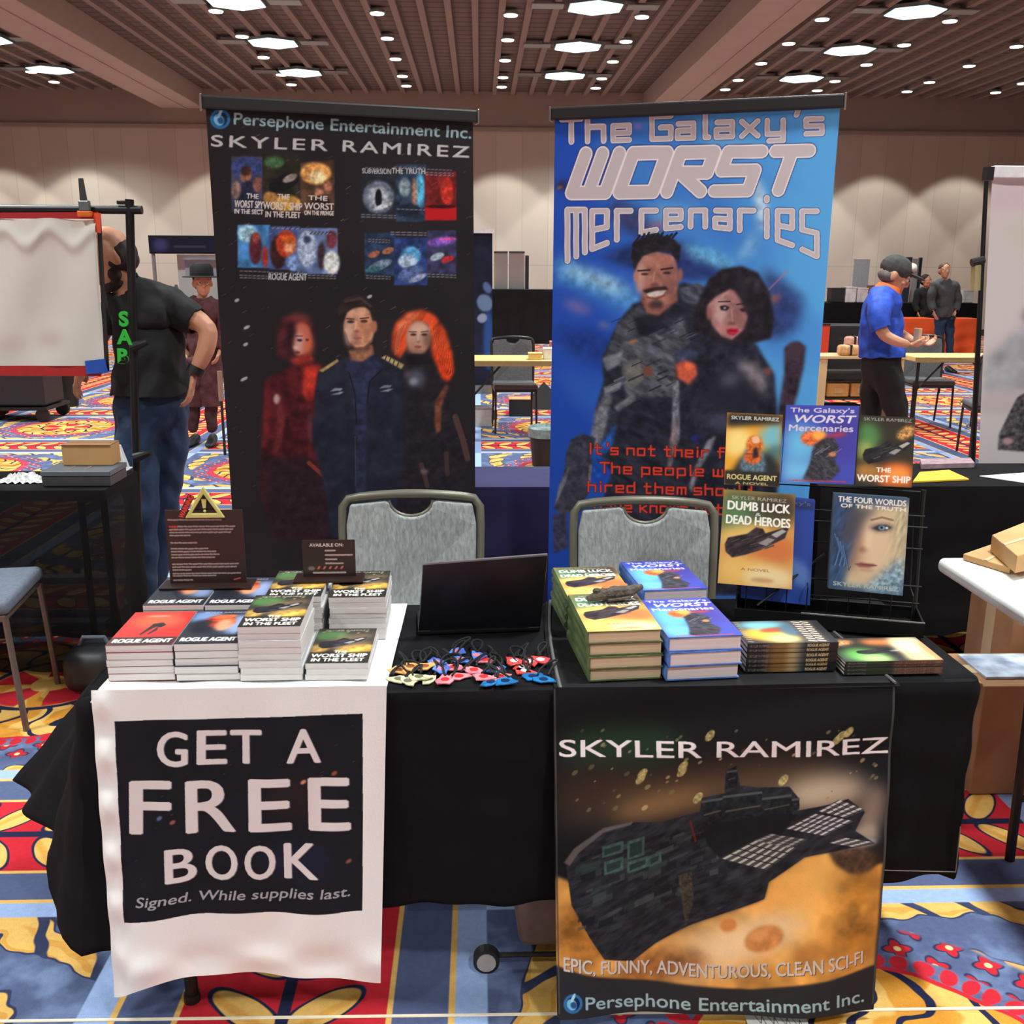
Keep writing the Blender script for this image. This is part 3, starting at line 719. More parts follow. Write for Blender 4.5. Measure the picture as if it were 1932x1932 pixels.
lit([(1270,715),(1420,642),(1630,690),(1480,765)], 6, (80,78,84), (206,200,206)); lit([(1440,628),(1550,572),(1690,630),(1590,672)], 4, (80,78,84), (210,206,206)); lit([(1500,800),(1580,775),(1740,795),(1640,822)], 3, (80,76,74), (190,186,184))
cp([(720,980),(790,960),(800,1120),(760,1250)], hexc(70, 62, 48), 1, .7, (5, .5, 4)); cs.line([q(780, 690), q(810, 800)], 4, hexc(110, 34, 36), .7, 1)
for i in range(70):
    x = rs.uniform(90, 1760); y = rs.uniform(200, 640)-(0 if x < 1400 else 40); s_ = rs.uniform(5, 20)
    if 800 < x < 1350 and y > 430: continue
    ce(x, y, s_, s_*.55, hexc(*rs.choice([(150,136,96),(110,104,70),(176,150,110),(90,80,60)])), -38, .6, rs.uniform(.4, .95))
for x, y in ((530,440),(520,470),(740,400),(735,430),(1560,240),(1600,220),(1540,260),(1260,470),(880,240),(820,570)): ce(x, y, 34, 18, hexc(166, 152, 100), -50, .8, .9, (4, .4, 6))
cp([(60,1420),(300,1500),(700,1550),(1100,1560),(1500,1500),(1780,1440),(1780,1760),(60,1760)], hexc(42, 42, 46), 2, 1)
TW_ = hexc(226, 216, 216)
def curve_text(st, x0, x1, base, h, col, bold, sh=None):
    def fn(t, v): x = x0+(x1-x0)*t; return (x, base(t)-v*h)
    if sh: cs.text(st, 0, 0, 1, 0, h, sh, bold=bold, fn=lambda t, v: (x0+(x1-x0)*t+1.2, base(t)-v*h+1.0))
    cs.text(st, 0, 0, 1, 0, h, col, bold=bold, fn=fn)
curve_text('SKYLER RAMIREZ', 1055, 1676, lambda t: 1425+20*t*(1-t)-4*t, 32, TW_, 0.012, hexc(90, 84, 84))
curve_text('EPIC, FUNNY, ADVENTUROUS, CLEAN SCI-FI', 1063, 1628, lambda t: 1826+26*4*t*(1-t)*.82-8*t, 26, hexc(196, 186, 180), 0.022, hexc(60, 50, 44))
def cyan_text(cv, st, x0, y0, x1, y1, h, arc=0):
    cv.text(st, x0+1, y0+1, x1+1, y1+1, h, hexc(60, 84, 100), bold=0.01, arc=arc); cv.text(st, x0, y0, x1, y1, h, hexc(150, 176, 182), bold=0.006, arc=arc)
cyan_text(cs, 'Persephone Entertainment Inc.', 1104, 1899, 1632, 1893, 25, 9)
def logo(cv, x, y, r, k=1):
    cv.ell(x, y, r, r, hexc(46, 110, 168), 0, .6); cv.ell(x, y, r*.72, r*.72, hexc(24, 40, 70), 0, .6)
    cv.ell(x-r*.15, y+r*.1, r*.5, r*.62, hexc(120, 185, 225), -30, .8); cv.ell(x+r*.05, y+r*.15, r*.3, r*.36, hexc(40, 80, 130), -30, .8); cv.ell(x, y-r*.6, r*.16, r*.5, hexc(170, 215, 240), 24, .6)
logo(cs, 1080, 1886, 18)
for x_ in (1045, 1688): pass
cs.line([(1046, 1300), (1054, 1904)], 3, hexc(74, 70, 70), .8); cs.line([(1687, 1294), (1650, 1898)], 4, hexc(74, 72, 72), .8)
def wave2(u, v):
    d = -0.008-0.010*v*np.sin(u*8+2)-0.004*np.sin(u*17+v*7)*np.clip(v*2, 0, 1)-0.003*np.sin(v*30+u*5)*(1-v)+0.006
    return d, v**6*(-0.003*np.sin(u*3.14))
cs.mesh('front_drop', printed('printed_cloth', 0.8, 0.05, spec=0.1), run_pos(cs, wave2), shp, world=True)
# ================================================================= roll-up banners
alu = mat('brushed_aluminium', hexc(150, 148, 144), 0.35, 0.8); blk = mat('black_plastic', hexc(26, 25, 26), 0.5)
def rollup(TL, TR, label, canvas_fn, w=None):
    TL = Vector(TL); TR = Vector(TR); z1 = (TL.z+TR.z)/2; TL.z = TR.z = z1
    BL = Vector((TL.x, TL.y, 0.10)); BR = Vector((TR.x, TR.y, 0.10)); c = (TL+TR)/2
    t = thing('rollup_banner', label, 'banner', (c.x, c.y, 0))
    U = (TR-TL).normalized(); N = Vector((-U.y, U.x, 0))      # N points away from the viewer
    W = (TR-TL).length
    def P(a, d, z): p = TL+U*a+N*d; return Vector((p.x, p.y, z))
    def bx(mb, a0, a1, d0, d1, z0, z1): return mb.hexa([P(a0,d0,z0),P(a1,d0,z0),P(a1,d1,z0),P(a0,d1,z0)], [P(a0,d0,z1),P(a1,d0,z1),P(a1,d1,z1),P(a0,d1,z1)])
    obj('top_rail', bx(MB(), -0.012, W+0.012, -0.012, 0.022, z1-0.008, z1+0.030), blk, t, world=True, bev=0.006)
    for a in (-0.016, W+0.010): obj('end_cap', bx(MB(), a, a+0.006, -0.014, 0.024, z1-0.010, z1+0.032), alu, t, world=True, bev=0.002)
    obj('base_case', bx(MB(), -0.02, W+0.02, -0.06, 0.10, 0.012, 0.098), alu, t, world=True, bev=0.02, seg=4)
    for a in (0.12, W-0.12):
        mb = MB(); bx(mb, a-0.018, a+0.018, -0.18, 0.20, 0.0, 0.012); obj('foot', mb, blk, t, world=True, bev=0.004)
    mb = MB(); mb.tube([P(W/2, 0.03, 0.09), P(W/2, 0.03, z1)], 0.009, 10); obj('pole', mb, alu, t, world=True)
    cv = Canvas(W, z1-0.10, 0.0019, plane=(Vector((TL.x, TL.y, z1-0.004)), Vector((TR.x, TR.y, z1-0.004)), BL, BR))
    canvas_fn(cv); fl = cv.flat()
    def pos(u, v):
        X_, Y_, Z_ = fl(u, v); d = 0.004*np.sin(v*5+u*2)+0.003*np.sin(u*3.14)
        return X_+N.x*d, Y_+N.y*d, Z_
    cv.mesh('printed_sheet', printed('banner_vinyl', 0.6, spec=0.15), pos, t, world=True)
    return t
def mini_cover(cv, P, seed, kind):
    """one small cover of a collage; P = x0,y0,x1,y1"""
    x0, y0, x1, y1 = P; w, h = x1-x0, y1-y0; e = lambda a, b, rx, ry, c, rot=0, s=2, al=1.: cv.ell(x0+a*w, y0+b*h, rx*w, ry*h, hexc(*c), rot, s, al, (5, .4, seed))
    if kind == 'crew':
        cv.poly([(x0,y0),(x1,y0),(x1,y1),(x0,y1)], hexc(66,66,92), 1, 1, (10, .4, seed)); e(.5,.2,.5,.2,(60,74,130)); e(.45,.35,.16,.13,(170,110,84)); e(.45,.26,.17,.09,(60,36,30)); e(.5,.75,.3,.32,(34,38,62)); e(.8,.5,.13,.14,(150,96,80)); e(.15,.6,.14,.16,(150,120,110))
    elif kind == 'ship':
        cv.poly([(x0,y0),(x1,y0),(x1,y1),(x0,y1)], hexc(44,40,34), 1, 1, (10, .4, seed)); e(.3,.15,.25,.1,(70,110,70)); e(.6,.85,.4,.14,(200,150,70)); e(.2,.75,.18,.1,(180,130,70)); e(.55,.5,.42,.13,(26,24,26),-24,1); e(.7,.42,.2,.06,(150,140,130),-24,1)
    elif kind == 'blast':
        cv.poly([(x0,y0+h*.05),(x1,y0),(x1,y1),(x0,y1)], hexc(84,60,46), 1, 1, (10, .5, seed)); e(.45,.25,.45,.2,(235,165,90)); e(.5,.32,.25,.12,(255,225,170)); e(.55,.65,.14,.12,(180,120,90)); e(.8,.5,.12,.12,(170,110,84)); e(.6,.85,.3,.2,(50,36,34))
    elif kind == 'moon':
        cv.poly([(x0,y0),(x1,y0),(x1,y1),(x0,y1)], hexc(38,40,50), 1, 1, (10, .4, seed)); e(.5,.5,.46,.36,(110,120,140)); e(.5,.5,.3,.24,(170,178,190)); e(.5,.52,.1,.2,(20,22,30),0,1); e(.62,.7,.3,.05,(190,195,200),-20,1)
    elif kind == 'teal':
        cv.poly([(x0,y0),(x1,y0),(x1,y1),(x0,y1)], hexc(44,60,84), 1, 1, (10, .5, seed)); e(.8,.45,.16,.3,(90,180,220)); e(.62,.5,.08,.26,(190,140,110)); e(.3,.4,.2,.16,(130,150,160)); e(.4,.8,.4,.12,(30,40,56))
    elif kind == 'red':
        cv.poly([(x0,y0),(x1,y0),(x1,y1),(x0,y1)], hexc(120,34,34), 1, 1, (10, .5, seed)); e(.7,.4,.2,.3,(190,50,40)); cv.poly([(x0,y0+h*.72),(x1,y0+h*.72),(x1,y1),(x0,y1)], hexc(190,28,34), 1); e(.5,.72,.5,.04,(60,14,18),0,1)
    elif kind == 'red_fig':
        cv.poly([(x0,y0),(x1,y0),(x1,y1),(x0,y1)], hexc(70,130,190), 1, 1, (12, .4, seed)); e(.3,.2,.3,.2,(170,215,240)); e(.55,.55,.2,.38,(84,34,44)); e(.55,.3,.12,.12,(150,70,60)); e(.85,.75,.1,.25,(150,50,44))
    elif kind == 'hair':
        cv.poly([(x0,y0),(x1,y0),(x1,y1),(x0,y1)], hexc(70,90,150), 1, 1, (12, .4, seed)); e(.3,.6,.26,.4,(56,30,30)); e(.55,.4,.32,.32,(176,60,34)); e(.66,.46,.18,.2,(226,150,110)); e(.62,.3,.24,.1,(200,90,40)); e(.8,.85,.25,.2,(120,150,200))
    elif kind == 'white_fig':
        cv.poly([(x0,y0),(x1,y0),(x1,y1),(x0,y1)], hexc(96,116,160), 1, 1, (12, .4, seed)); e(.25,.45,.24,.4,(170,186,214)); e(.25,.25,.1,.08,(50,60,90)); e(.6,.6,.1,.3,(60,46,54)); e(.85,.75,.2,.26,(210,214,214)); e(.85,.25,.14,.2,(110,50,60))
    elif kind == 'ships':
        cv.poly([(x0,y0),(x1,y0),(x1,y1),(x0,y1)], hexc(40,56,84), 1, 1, (10, .5, seed)); e(.3,.5,.2,.07,(170,100,80),-20,1); e(.75,.42,.2,.07,(180,110,80),-20,1); e(.5,.75,.4,.1,(110,130,150),-20,1); e(.3,.85,.3,.06,(60,110,120),-10,1)
    elif kind == 'planet':
        cv.poly([(x0,y0),(x1,y0),(x1,y1),(x0,y1)], hexc(44,64,120), 1, 1, (10, .5, seed)); e(.5,.38,.3,.2,(90,160,210)); e(.4,.5,.28,.14,(176,200,226)); e(.5,.75,.4,.14,(90,110,160),-20,1); e(.7,.85,.3,.06,(150,160,190),-24,1)
    else:
        cv.poly([(x0,y0),(x1,y0),(x1,y1),(x0,y1)], hexc(58,56,90), 1, 1, (10, .5, seed)); e(.5,.25,.5,.1,(130,90,190),-8); e(.7,.2,.3,.03,(220,80,150),-4,1); e(.35,.6,.25,.08,(150,170,180),-20,1); e(.7,.66,.24,.07,(190,50,56),-16,1)
def banner_dark(cv):
    cv.a[:] = hexc(38, 33, 37); q1 = lambda x, y: (360+x*.3002, 160+y*.3002); q2 = lambda x, y: (380+x*.29, 540+y*.29)
    cv.put((0, cv.nx, 0, cv.ny), np.ones((cv.ny, cv.nx))*.6, hexc(38, 33, 37), tex=(90, .3, 3))
    cyan_text(cv, 'Persephone Entertainment Inc.', 441, 234, 889, 261, 23); logo(cv, 415.5, 224.5, 19)
    for st, a, b in (('SKYLER', (398, 275.5), (618, 284)), ('RAMIREZ', (647, 285), (885, 297))):
        cv.text(st, a[0]+1.2, a[1]+1, b[0]+1.2, b[1]+1, 22, hexc(96, 96, 98), bold=0.02, spacing=1.25); cv.text(st, a[0], a[1], b[0], b[1], 22, hexc(196, 194, 196), bold=0.014, spacing=1.25)
    def R(x0, y0, x1, y1): a = q1(x0, y0); b = q1(x1, y1); return (a[0], a[1], b[0], b[1])
    mini_cover(cv, R(255,450,460,800), 1, 'crew'); mini_cover(cv, R(450,430,700,800), 2, 'ship'); mini_cover(cv, R(690,470,905,810), 3, 'blast')
    mini_cover(cv, R(1075,560,1290,850), 4, 'moon'); mini_cover(cv, R(1290,500,1480,860), 5, 'teal'); mini_cover(cv, R(1475,545,1670,850), 6, 'red')
    mini_cover(cv, R(295,880,500,1150), 7, 'red_fig'); mini_cover(cv, R(490,890,690,1160), 8, 'hair'); mini_cover(cv, R(670,900,925,1190), 9, 'white_fig')
    mini_cover(cv, R(1095,930,1290,1200), 10, 'ships'); mini_cover(cv, R(1280,960,1490,1260), 11, 'planet'); mini_cover(cv, R(1485,915,1670,1190), 12, 'comet')
    W = hexc(215, 205, 200)
    def t1(st, x0, y0, x1, y1, h, c=W, b=.02): a = q1(x0, y0); d = q1(x1, y1); cv.text(st, a[0], a[1], d[0], d[1], h*.3, c, bold=b)
    t1('THE', 350, 712, 425, 716, 32); t1('WORST SPY', 275, 768, 455, 776, 46); t1('IN THE SECT', 275, 808, 455, 814, 30)
    t1('THE', 545, 716, 620, 720, 34); t1('WORST SHIP', 455, 780, 700, 790, 50); t1('IN THE FLEET', 470, 830, 690, 836, 38)
    t1('THE', 740, 722, 860, 728, 30); t1('WORST PIRATES'[:5], 715, 780, 900, 786, 42); t1('ON THE FRINGE', 715, 816, 900, 820, 28)
    t1('SUBVERSION', 1080, 555, 1260, 560, 34, hexc(170,170,175)); t1('THE TRUTH', 1265, 555, 1475, 560, 36, hexc(185,180,180)); t1('ROGUE AGENT', 490, 1225, 730, 1230, 44, hexc(190,190,195))
    for (x0, y, x1, h) in ((1100,520,1240,20),(1280,515,1470,22),(1490,530,1640,20),(1480,565,1650,34),(310,1170,490,18),(310,1212,480,36),(500,1180,700,18),(740,1212,910,38),(740,930,880,26),(510,900,700,20),(1105,1215,1255,40),(1490,1205,1665,44),(1260,940,1480,44),(1120,985,1250,34),(1075,830,1290,36),(1300,780,1470,20)):
        for rr in range(max(1, h//16)):
            a = q1(x0, y-rr*15); b = q1(x1, y-rr*15+6); cv.line([a, b], 2.2, hexc(150, 150, 158), .62, .8)
            for k_ in range(6): xx = x0+(x1-x0)*(k_+.5)/6; a = q1(xx, y-rr*15+8); b = q1(xx+14, y-rr*15-6); cv.line([a, b], 2.0, hexc(46, 42, 50), .7, .5)
    cv.streaks(260, 9, [hexc(150,145,150), hexc(110,104,110)], 2, 11, .9, -30, (390, 210, 900, 1000), .65)
    for x, y, l in ((352,1525,12),(335,1850,14),(1125,1332,10),(290,1355,9),(345,1632,9)): a = q1(x, y); cv.ell(a[0], a[1], l*.55, 3, hexc(190,186,190), -28, .8, .9)
    def P(pts, c, s=1.5, al=1., tex=(9, .35, 21)): cv.poly([q2(*p) for p in pts], hexc(*c), s, al, tex)
    def E(x, y, rx, ry, c, rot=0, s=1.5, al=1., tex=None): a = q2(x, y); cv.ell(a[0], a[1], rx*.29, ry*.29, hexc(*c), rot, s, al, tex)
    def L(pts, w, c, al=1., s=.8): cv.line([q2(*p) for p in pts], w*.29, hexc(*c), al, s)
    # right woman with long copper hair
    P([(1250,560),(1330,520),(1500,500),(1600,640),(1640,800),(1720,1100),(1740,1200),(1640,1500),(1300,1500),(1260,1000)], (40,34,42), 3)
    P([(1245,300),(1265,240),(1340,170),(1440,150),(1520,190),(1590,290),(1630,430),(1640,560),(1600,620),(1560,560),(1500,450),(1490,350),(1470,250),(1380,230),(1350,300),(1340,400),(1290,470),(1240,420)], (206,74,38), 3, 1, (8, .4, 31, .9, 4))
    P([(1540,380),(1620,430),(1640,560),(1600,625),(1560,590),(1520,480)], (232,66,28), 3, .9); P([(1270,250),(1350,180),(1440,165),(1400,210),(1330,260),(1280,330)], (240,130,92), 3, .8)
    for i in range(16): L([(1500+i*8, 260+i*14), (1530+i*7, 400+i*12), (1545+i*5, 470+i*8)], 5, (120,30,20) if i % 2 else (250,110,60), .5)
    for i in range(12): L([(1330-i*5, 240+i*5), (1300-i*4, 320+i*6), (1280-i*2, 420+i*3)], 5, (120,40,26) if i % 2 else (246,150,110), .5)
    E(1412, 335, 78, 108, (196,150,130), 0, 2.2); E(1425, 280, 60, 36, (222,182,160), 0, 4, .8); E(1370, 400, 34, 40, (176,120,100), 0, 4, .7); E(1470, 350, 26, 60, (110,70,60), 0, 4, .7)
    E(1380, 315, 20, 8, (60,44,44), 0, 1); E(1450, 315, 20, 8, (60,44,44), 0, 1); L([(1352,296),(1400,298)], 7, (90,56,48), .8); L([(1430,298),(1476,292)], 7, (90,56,48), .8); E(1412, 362, 12, 8, (150,96,84), 0, 1.4); L([(1412,310),(1410,355)], 8, (226,186,166), .6, 2); E(1410, 395, 24, 9, (146,70,66), 0, 1.2); E(1410, 425, 40, 14, (120,74,66), 0, 3, .6)
    P([(1330,450),(1400,440),(1480,450),(1500,500),(1420,520),(1340,510)], (28,24,30), 2); E(1400, 600, 56, 60, (96,100,120), 0, 5, .7); E(1380, 620, 30, 24, (150,156,172), -20, 3, .8); E(1340, 575, 26, 20, (120,90,110), 0, 3, .6)
    P([(1520,740),(1590,640),(1610,650),(1560,780),(1555,940),(1530,960),(1515,900)], (122,70,54), 2); L([(1650,850),(1700,1000),(1730,1120)], 38, (96,66,62), .8, 2); L([(1430,1160),(1470,1300)], 30, (84,60,60), .8, 2); L([(1590,1090),(1600,1220)], 30, (84,58,58), .7, 2); E(1450, 1205, 26, 16, (140,120,120), 0, 2, .6)
    # left woman in red
    P([(410,640),(430,600),(560,540),(640,490),(700,470),(780,520),(800,700),(760,1000),(860,1260),(840,1420),(800,1640),(480,1640),(400,1380),(380,1300),(400,1000)], (74,24,30), 4, 1, (12, .5, 22))
    P([(395,1100),(480,1120),(700,1110),(860,1300),(850,1640),(470,1640),(400,1350)], (40,30,38), 6, .85)
    P([(415,640),(440,600),(455,700),(450,860),(420,1040),(395,1060),(398,900)], (110,34,38), 3, .8); P([(660,520),(780,520),(760,600),(740,700),(700,760),(660,700)], (200,56,44), 4, .9); P([(480,700),(520,710),(545,850),(520,1010),(480,1110),(470,1090),(500,900)], (120,50,50), 3, .8); E(490, 735, 20, 32, (196,170,170), 0, 2, .9); E(600, 600, 40, 60, (120,40,36), 20, 6, .6); P([(690,830),(720,830),(730,1010),(700,1030)], (110,70,84), 3, .6); L([(700,1150),(790,1230),(840,1300)], 26, (150,60,54), .8, 2)
    P([(490,440),(490,300),(520,210),(600,180),(690,190),(735,270),(740,400),(700,460),(620,490),(540,480)], (84,34,40), 4, 1, (8, .4, 24, .5, 3)); E(640, 220, 70, 40, (130,60,58), 0, 5, .7)
    E(655, 345, 66, 108, (196,104,80), 0, 3); E(632, 370, 34, 80, (216,176,172), 0, 5, .8); P([(560,240),(600,220),(620,300),(590,400),(610,470),(570,460),(540,380)], (50,24,32), 4, .9); E(700, 400, 26, 60, (214,110,70), 0, 5, .6)
    E(640, 352, 18, 8, (40,30,40), 0, 1); E(690, 350, 12, 6, (70,30,28), 0, 1); L([(615,325),(660,325)], 6, (70,34,36), .8); E(612, 400, 14, 10, (240,214,206), 0, 2, .7); E(625, 432, 20, 8, (120,44,44), 0, 1.2); P([(580,480),(700,440),(740,480),(650,520),(600,510)], (150,50,40), 3)
    # man in the middle
    P([(760,560),(900,480),(960,460),(1110,440),(1180,460),(1300,540),(1330,700),(1330,1000),(1290,1300),(1250,1640),(850,1640),(800,1300),(720,1000),(740,700)], (38,40,56), 2.5, 1, (14, .3, 25))
    P([(960,470),(1110,450),(1180,520),(1100,620),(1080,760),(1060,1640),(1000,1640),(1010,900),(980,700),(930,600)], (44,48,74), 3); L([(1000,980),(1005,1300)], 5, (90,92,100), .6); L([(960,560),(1000,700),(1010,900)], 8, (24,24,34), .9, 1.5); L([(1180,540),(1095,620),(1080,760)], 9, (24,24,34), .9, 1.5)
    P([(960,420),(1110,380),(1125,440),(1050,490),(980,480)], (176,120,92), 2); E(1000, 470, 40, 16, (120,76,62), 0, 3, .6); E(1035, 400, 70, 24, (70,44,40), 0, 4, .8)
    P([(925,230),(940,170),(1000,130),(1080,140),(1120,200),(1125,300),(1110,360),(1060,400),(1000,400),(950,350),(930,300)], (196,138,108), 1.6); E(960, 300, 26, 90, (214,176,160), 0, 4, .8); E(1125, 262, 20, 42, (176,112,86), 0, 1.5); E(1060, 270, 40, 70, (186,120,88), 0, 5, .7); E(1020, 170, 70, 30, (220,172,146), 0, 5, .8)
    P([(895,230),(890,150),(930,80),(1000,55),(1060,60),(1110,110),(1130,160),(1130,230),(1110,220),(1100,160),(1060,130),(990,145),(950,170),(925,240),(915,300)], (48,36,38), 1.6, 1, (7, .4, 27, .5, 3)); L([(940,100),(1040,80),(1100,130)], 16, (92,68,64), .6, 3)
    E(972, 232, 24, 9, (60,44,44), 0, 1); E(1060, 228, 24, 9, (60,44,44), 0, 1); L([(945,212),(995,214)], 8, (64,42,38), .9); L([(1035,210),(1090,206)], 8, (64,42,38), .9); L([(1010,230),(1000,285)], 9, (226,184,164), .7, 2.5); E(1012, 295, 20, 9, (150,92,76), 0, 1.6); E(1016, 338, 30, 8, (166,90,82), 0, 1); E(1016, 322, 34, 7, (150,104,86), 0, 2, .6); E(1010, 372, 40, 14, (150,104,86), 0, 3, .5); L([(935,300),(960,370),(1010,408),(1070,395),(1110,350)], 10, (120,80,66), .6, 2.5)
    P([(765,550),(885,475),(895,490),(790,560)], (176,150,100), 1); P([(1170,465),(1200,450),(1320,510),(1300,540)], (176,156,110), 1)
    for i in range(4): L([(1205+i*26, 455+i*14), (1190+i*26, 500+i*12)], 8, (50,48,56), .9)
    for cx_, cy_ in ((880, 685), (1200, 665)): P([(cx_-45,cy_+2),(cx_-10,cy_-22),(cx_+40,cy_-20),(cx_+30,cy_-6),(cx_-20,cy_-2)], (150,156,170), .8, .8); P([(cx_-40,cy_+22),(cx_+25,cy_+2),(cx_+50,cy_+2),(cx_+20,cy_+20)], (160,166,180), .8, .8)
    P([(1100,700),(1180,700),(1200,800),(1120,830)], (38,44,70), 5, .6)
TL1 = atY(388, 203, 3.02); TR1 = atY(893, 225, 3.24); TL2 = atY(1047, 218, 3.27); TR2 = atY(1585, 203, 2.97)
rollup(TL1, TR1, 'tall dark roll-up banner showing three uniformed figures, behind the left chair', banner_dark)
def banner_blue(cv):
    q3 = lambda x, y: (1020+x*.3106, 160+y*.3106); q4 = lambda x, y: (1020+x*.207, 640+y*.207)
    yy, xx = np.mgrid[0:cv.ny, 0:cv.nx]; u = xx/cv.nx; v = yy/cv.ny
    n1 = vnoise(cv.ny, cv.nx, 90, 5, 4, -.5, 2.0); f = np.clip(u*1.1+(n1-.5)*.7-v*.25, 0, 1)[..., None]
    cv.a = np.array(hexc(38, 82, 190))*(1-f)+np.array(hexc(92, 172, 236))*f
    g = np.clip((v-.35)*1.6, 0, 1)[..., None]*(1-u[..., None])**.5; cv.a = cv.a*(1-g*.75)+np.array(hexc(24, 60, 150))*g*.75
    def P(pts, c, s=1.5, al=1., tex=(12, .3, 21)): cv.poly([q3(*p) for p in pts], hexc(*c), s, al, tex)
    def E(x, y, rx, ry, c, rot=0, s=1.5, al=1., tex=None): a = q3(x, y); cv.ell(a[0], a[1], rx*.3106, ry*.3106, hexc(*c), rot, s, al, tex)
    def L(pts, w, c, al=1., s=.8): cv.line([q3(*p) for p in pts], w*.3106, hexc(*c), al, s)
    P([(90,1050),(400,1160),(640,1330),(620,1400),(420,1300),(90,1180)], (110,190,235), 14, .9); P([(150,1090),(430,1180),(560,1270),(400,1240),(150,1130)], (200,228,240), 9, .75)
    P([(90,1460),(400,1520),(560,1600),(300,1700),(90,1560)], (30,54,130), 14, .8); E(220, 1350, 90, 30, (170,130,170), 20, 8, .7); E(380, 1460, 40, 16, (190,150,150), 20, 5, .5)
    P([(360,1040),(560,960),(900,960),(1100,1100),(1250,1180),(900,1190),(640,1160)], (40,54,110), 6, .9); P([(860,960),(1050,1000),(1200,1100),(1120,1120),(900,1050)], (110,190,235), 6, .8, (9, .3, 3)); P([(400,760),(460,700),(600,760),(700,900),(640,940),(500,880)], (60,54,90), 8, .8)
    E(700, 860, 60, 30, (180,90,100), -30, 6, .7); E(800, 780, 160, 50, (130,196,240), 0, 12, .7); P([(1290,560),(1340,600),(1380,760),(1340,900),(1310,760)], (226,240,250), 6, .8); P([(1340,880),(1340,760),(1300,1000),(1180,1090),(1260,940)], (190,225,245), 9, .6)
    E(1150, 350, 200, 16, (150,200,235), 8, 6, .6); E(130, 610, 40, 30, (50,40,60), -20, 5, .8); E(115, 625, 20, 8, (210,110,60), -20, 2, .8); E(590, 250, 20, 16, (220,120,200), 0, 4, .7)
    P([(1360,1100),(1600,1300),(1560,1480),(1420,1560),(1340,1500)], (48,56,110), 10, .85); E(1420, 1300, 40, 24, (210,110,80), -30, 5, .6); L([(1380,1250),(1500,1130)], 10, (200,120,130), .6, 3)
    SV, SE = hexc(204, 192, 196), hexc(240, 234, 238)
    kw = dict(tex=(6, .12, 8, .0, 9))
    for e_, c_, pw in ((0, hexc(44, 60, 130), 13), (1, SE, 10.5), (2, SV, 7.5)):
        cv.tech("The Galaxy's", 1060, 268, 1556, 251, 43, c_, pw, gap=.36)
    for c_, pw in ((hexc(40, 56, 120), 29), (SE, 26), (SV, 21)):
        cv.tech('WORST', 1078, 364, 1500, 358, 74, c_, pw, shear=.36, gap=.42)
    ha = lambda t: 88-150*.5*t*(1-t)*1.3+10*t; ba = lambda t: 492-4*62*t*(1-t)-6*t
    for c_, pw in ((hexc(44, 60, 120), 13.5), (SE, 11), (SV, 8)):
        cv.tech('Mercenaries', 1070, 480, 1546, 480, 90, c_, pw, gap=.42, hfn=lambda t: (ba(t)-396)/(1.0 if t < .08 else .66), bfn=ba)
    D = (44, 46, 60)
    # man: armour, arms, legs
    P([(560,1330),(700,1290),(860,1200),(980,1230),(1040,1400),(1000,1640),(960,2050),(1000,2700),(960,3100),(330,3100),(330,2700),(430,2350),(320,2200),(330,1980),(380,1800),(370,1660),(470,1440)], D, 2.5, 1, (8, .5, 31, -.5, 2.5))
    P([(470,1440),(600,1340),(640,1400),(560,1560),(500,1640),(380,1680)], (78,80,90), 2.5, .9, (7, .5, 33, -.5, 2.5)); P([(840,1240),(960,1200),(1030,1260),(980,1340),(860,1320)], (84,88,100), 2, .9, (6, .5, 34, -.5, 2.5))
    P([(490,1560),(760,1500),(860,1400),(900,1560),(830,1900),(520,1900),(480,1700)], (84,86,96), 3, 1, (7, .5, 35, -.5, 2.5)); P([(500,1700),(600,1660),(620,1800),(520,1850)], (128,124,118), 3, .8); E(650, 1740, 34, 36, (120,74,60), 0, 3); P([(560,1420),(760,1350),(700,1500),(600,1530)], (34,34,46), 3)
    P([(370,1660),(500,1620),(480,1700),(400,1740)], (140,144,154), 2, .8); P([(380,1840),(500,1790),(480,1850),(390,1880)], (150,152,160), 2, .8); P([(330,1990),(400,1860),(430,1900),(400,2060),(360,2200),(300,2260),(290,2200)], (128,128,138), 3, .9, (7, .4, 36)); P([(440,1960),(560,1880),(580,1910),(480,1990)], (150,150,156), 2, .8)
    P([(480,1960),(800,1900),(960,1880),(950,2100),(700,2200),(440,2160)], (40,40,54), 4, .9, (8, .5, 37, -.4, 2)); E(560, 1560, 30, 10, (200,120,80), -14, 2, .8)
    for i in range(46):
        rs_ = random.Random(100+i); x = rs_.uniform(400, 940); y = rs_.uniform(1380, 2100); w = rs_.uniform(30, 90)
        L([(x, y), (x+w, y-w*.45)], rs_.uniform(5, 14), rs_.choice([(30,30,40),(120,124,136),(96,98,110),(26,28,38)]), rs_.uniform(.3, .75), 1)
    # man: head
    P([(600,1290),(640,1250),(820,1230),(830,1310),(720,1400),(640,1390)], (150,96,84), 2.5); E(700, 1330, 60, 26, (104,64,62), 0, 5, .7)
    P([(570,1100),(600,1040),(700,1010),(810,1040),(835,1140),(830,1230),(790,1320),(700,1365),(640,1320),(600,1240),(575,1180)], (166,110,98), 2); E(605, 1170, 30, 100, (212,164,150), 4, 4, .8); E(780, 1200, 40, 90, (140,92,92), 0, 6, .7); E(640, 1060, 50, 30, (206,150,134), 0, 6, .7); E(845, 1155, 16, 40, (160,100,90), 6, 2); E(575, 1165, 13, 34, (190,130,116), 0, 2)
    P([(545,1040),(560,960),(620,930),(680,900),(800,930),(850,980),(840,1080),(815,1060),(790,1020),(700,1010),(620,1040),(585,1090),(570,1130),(560,1100)], (40,36,44), 1.6, 1, (6, .5, 41, -.5, 2.5))
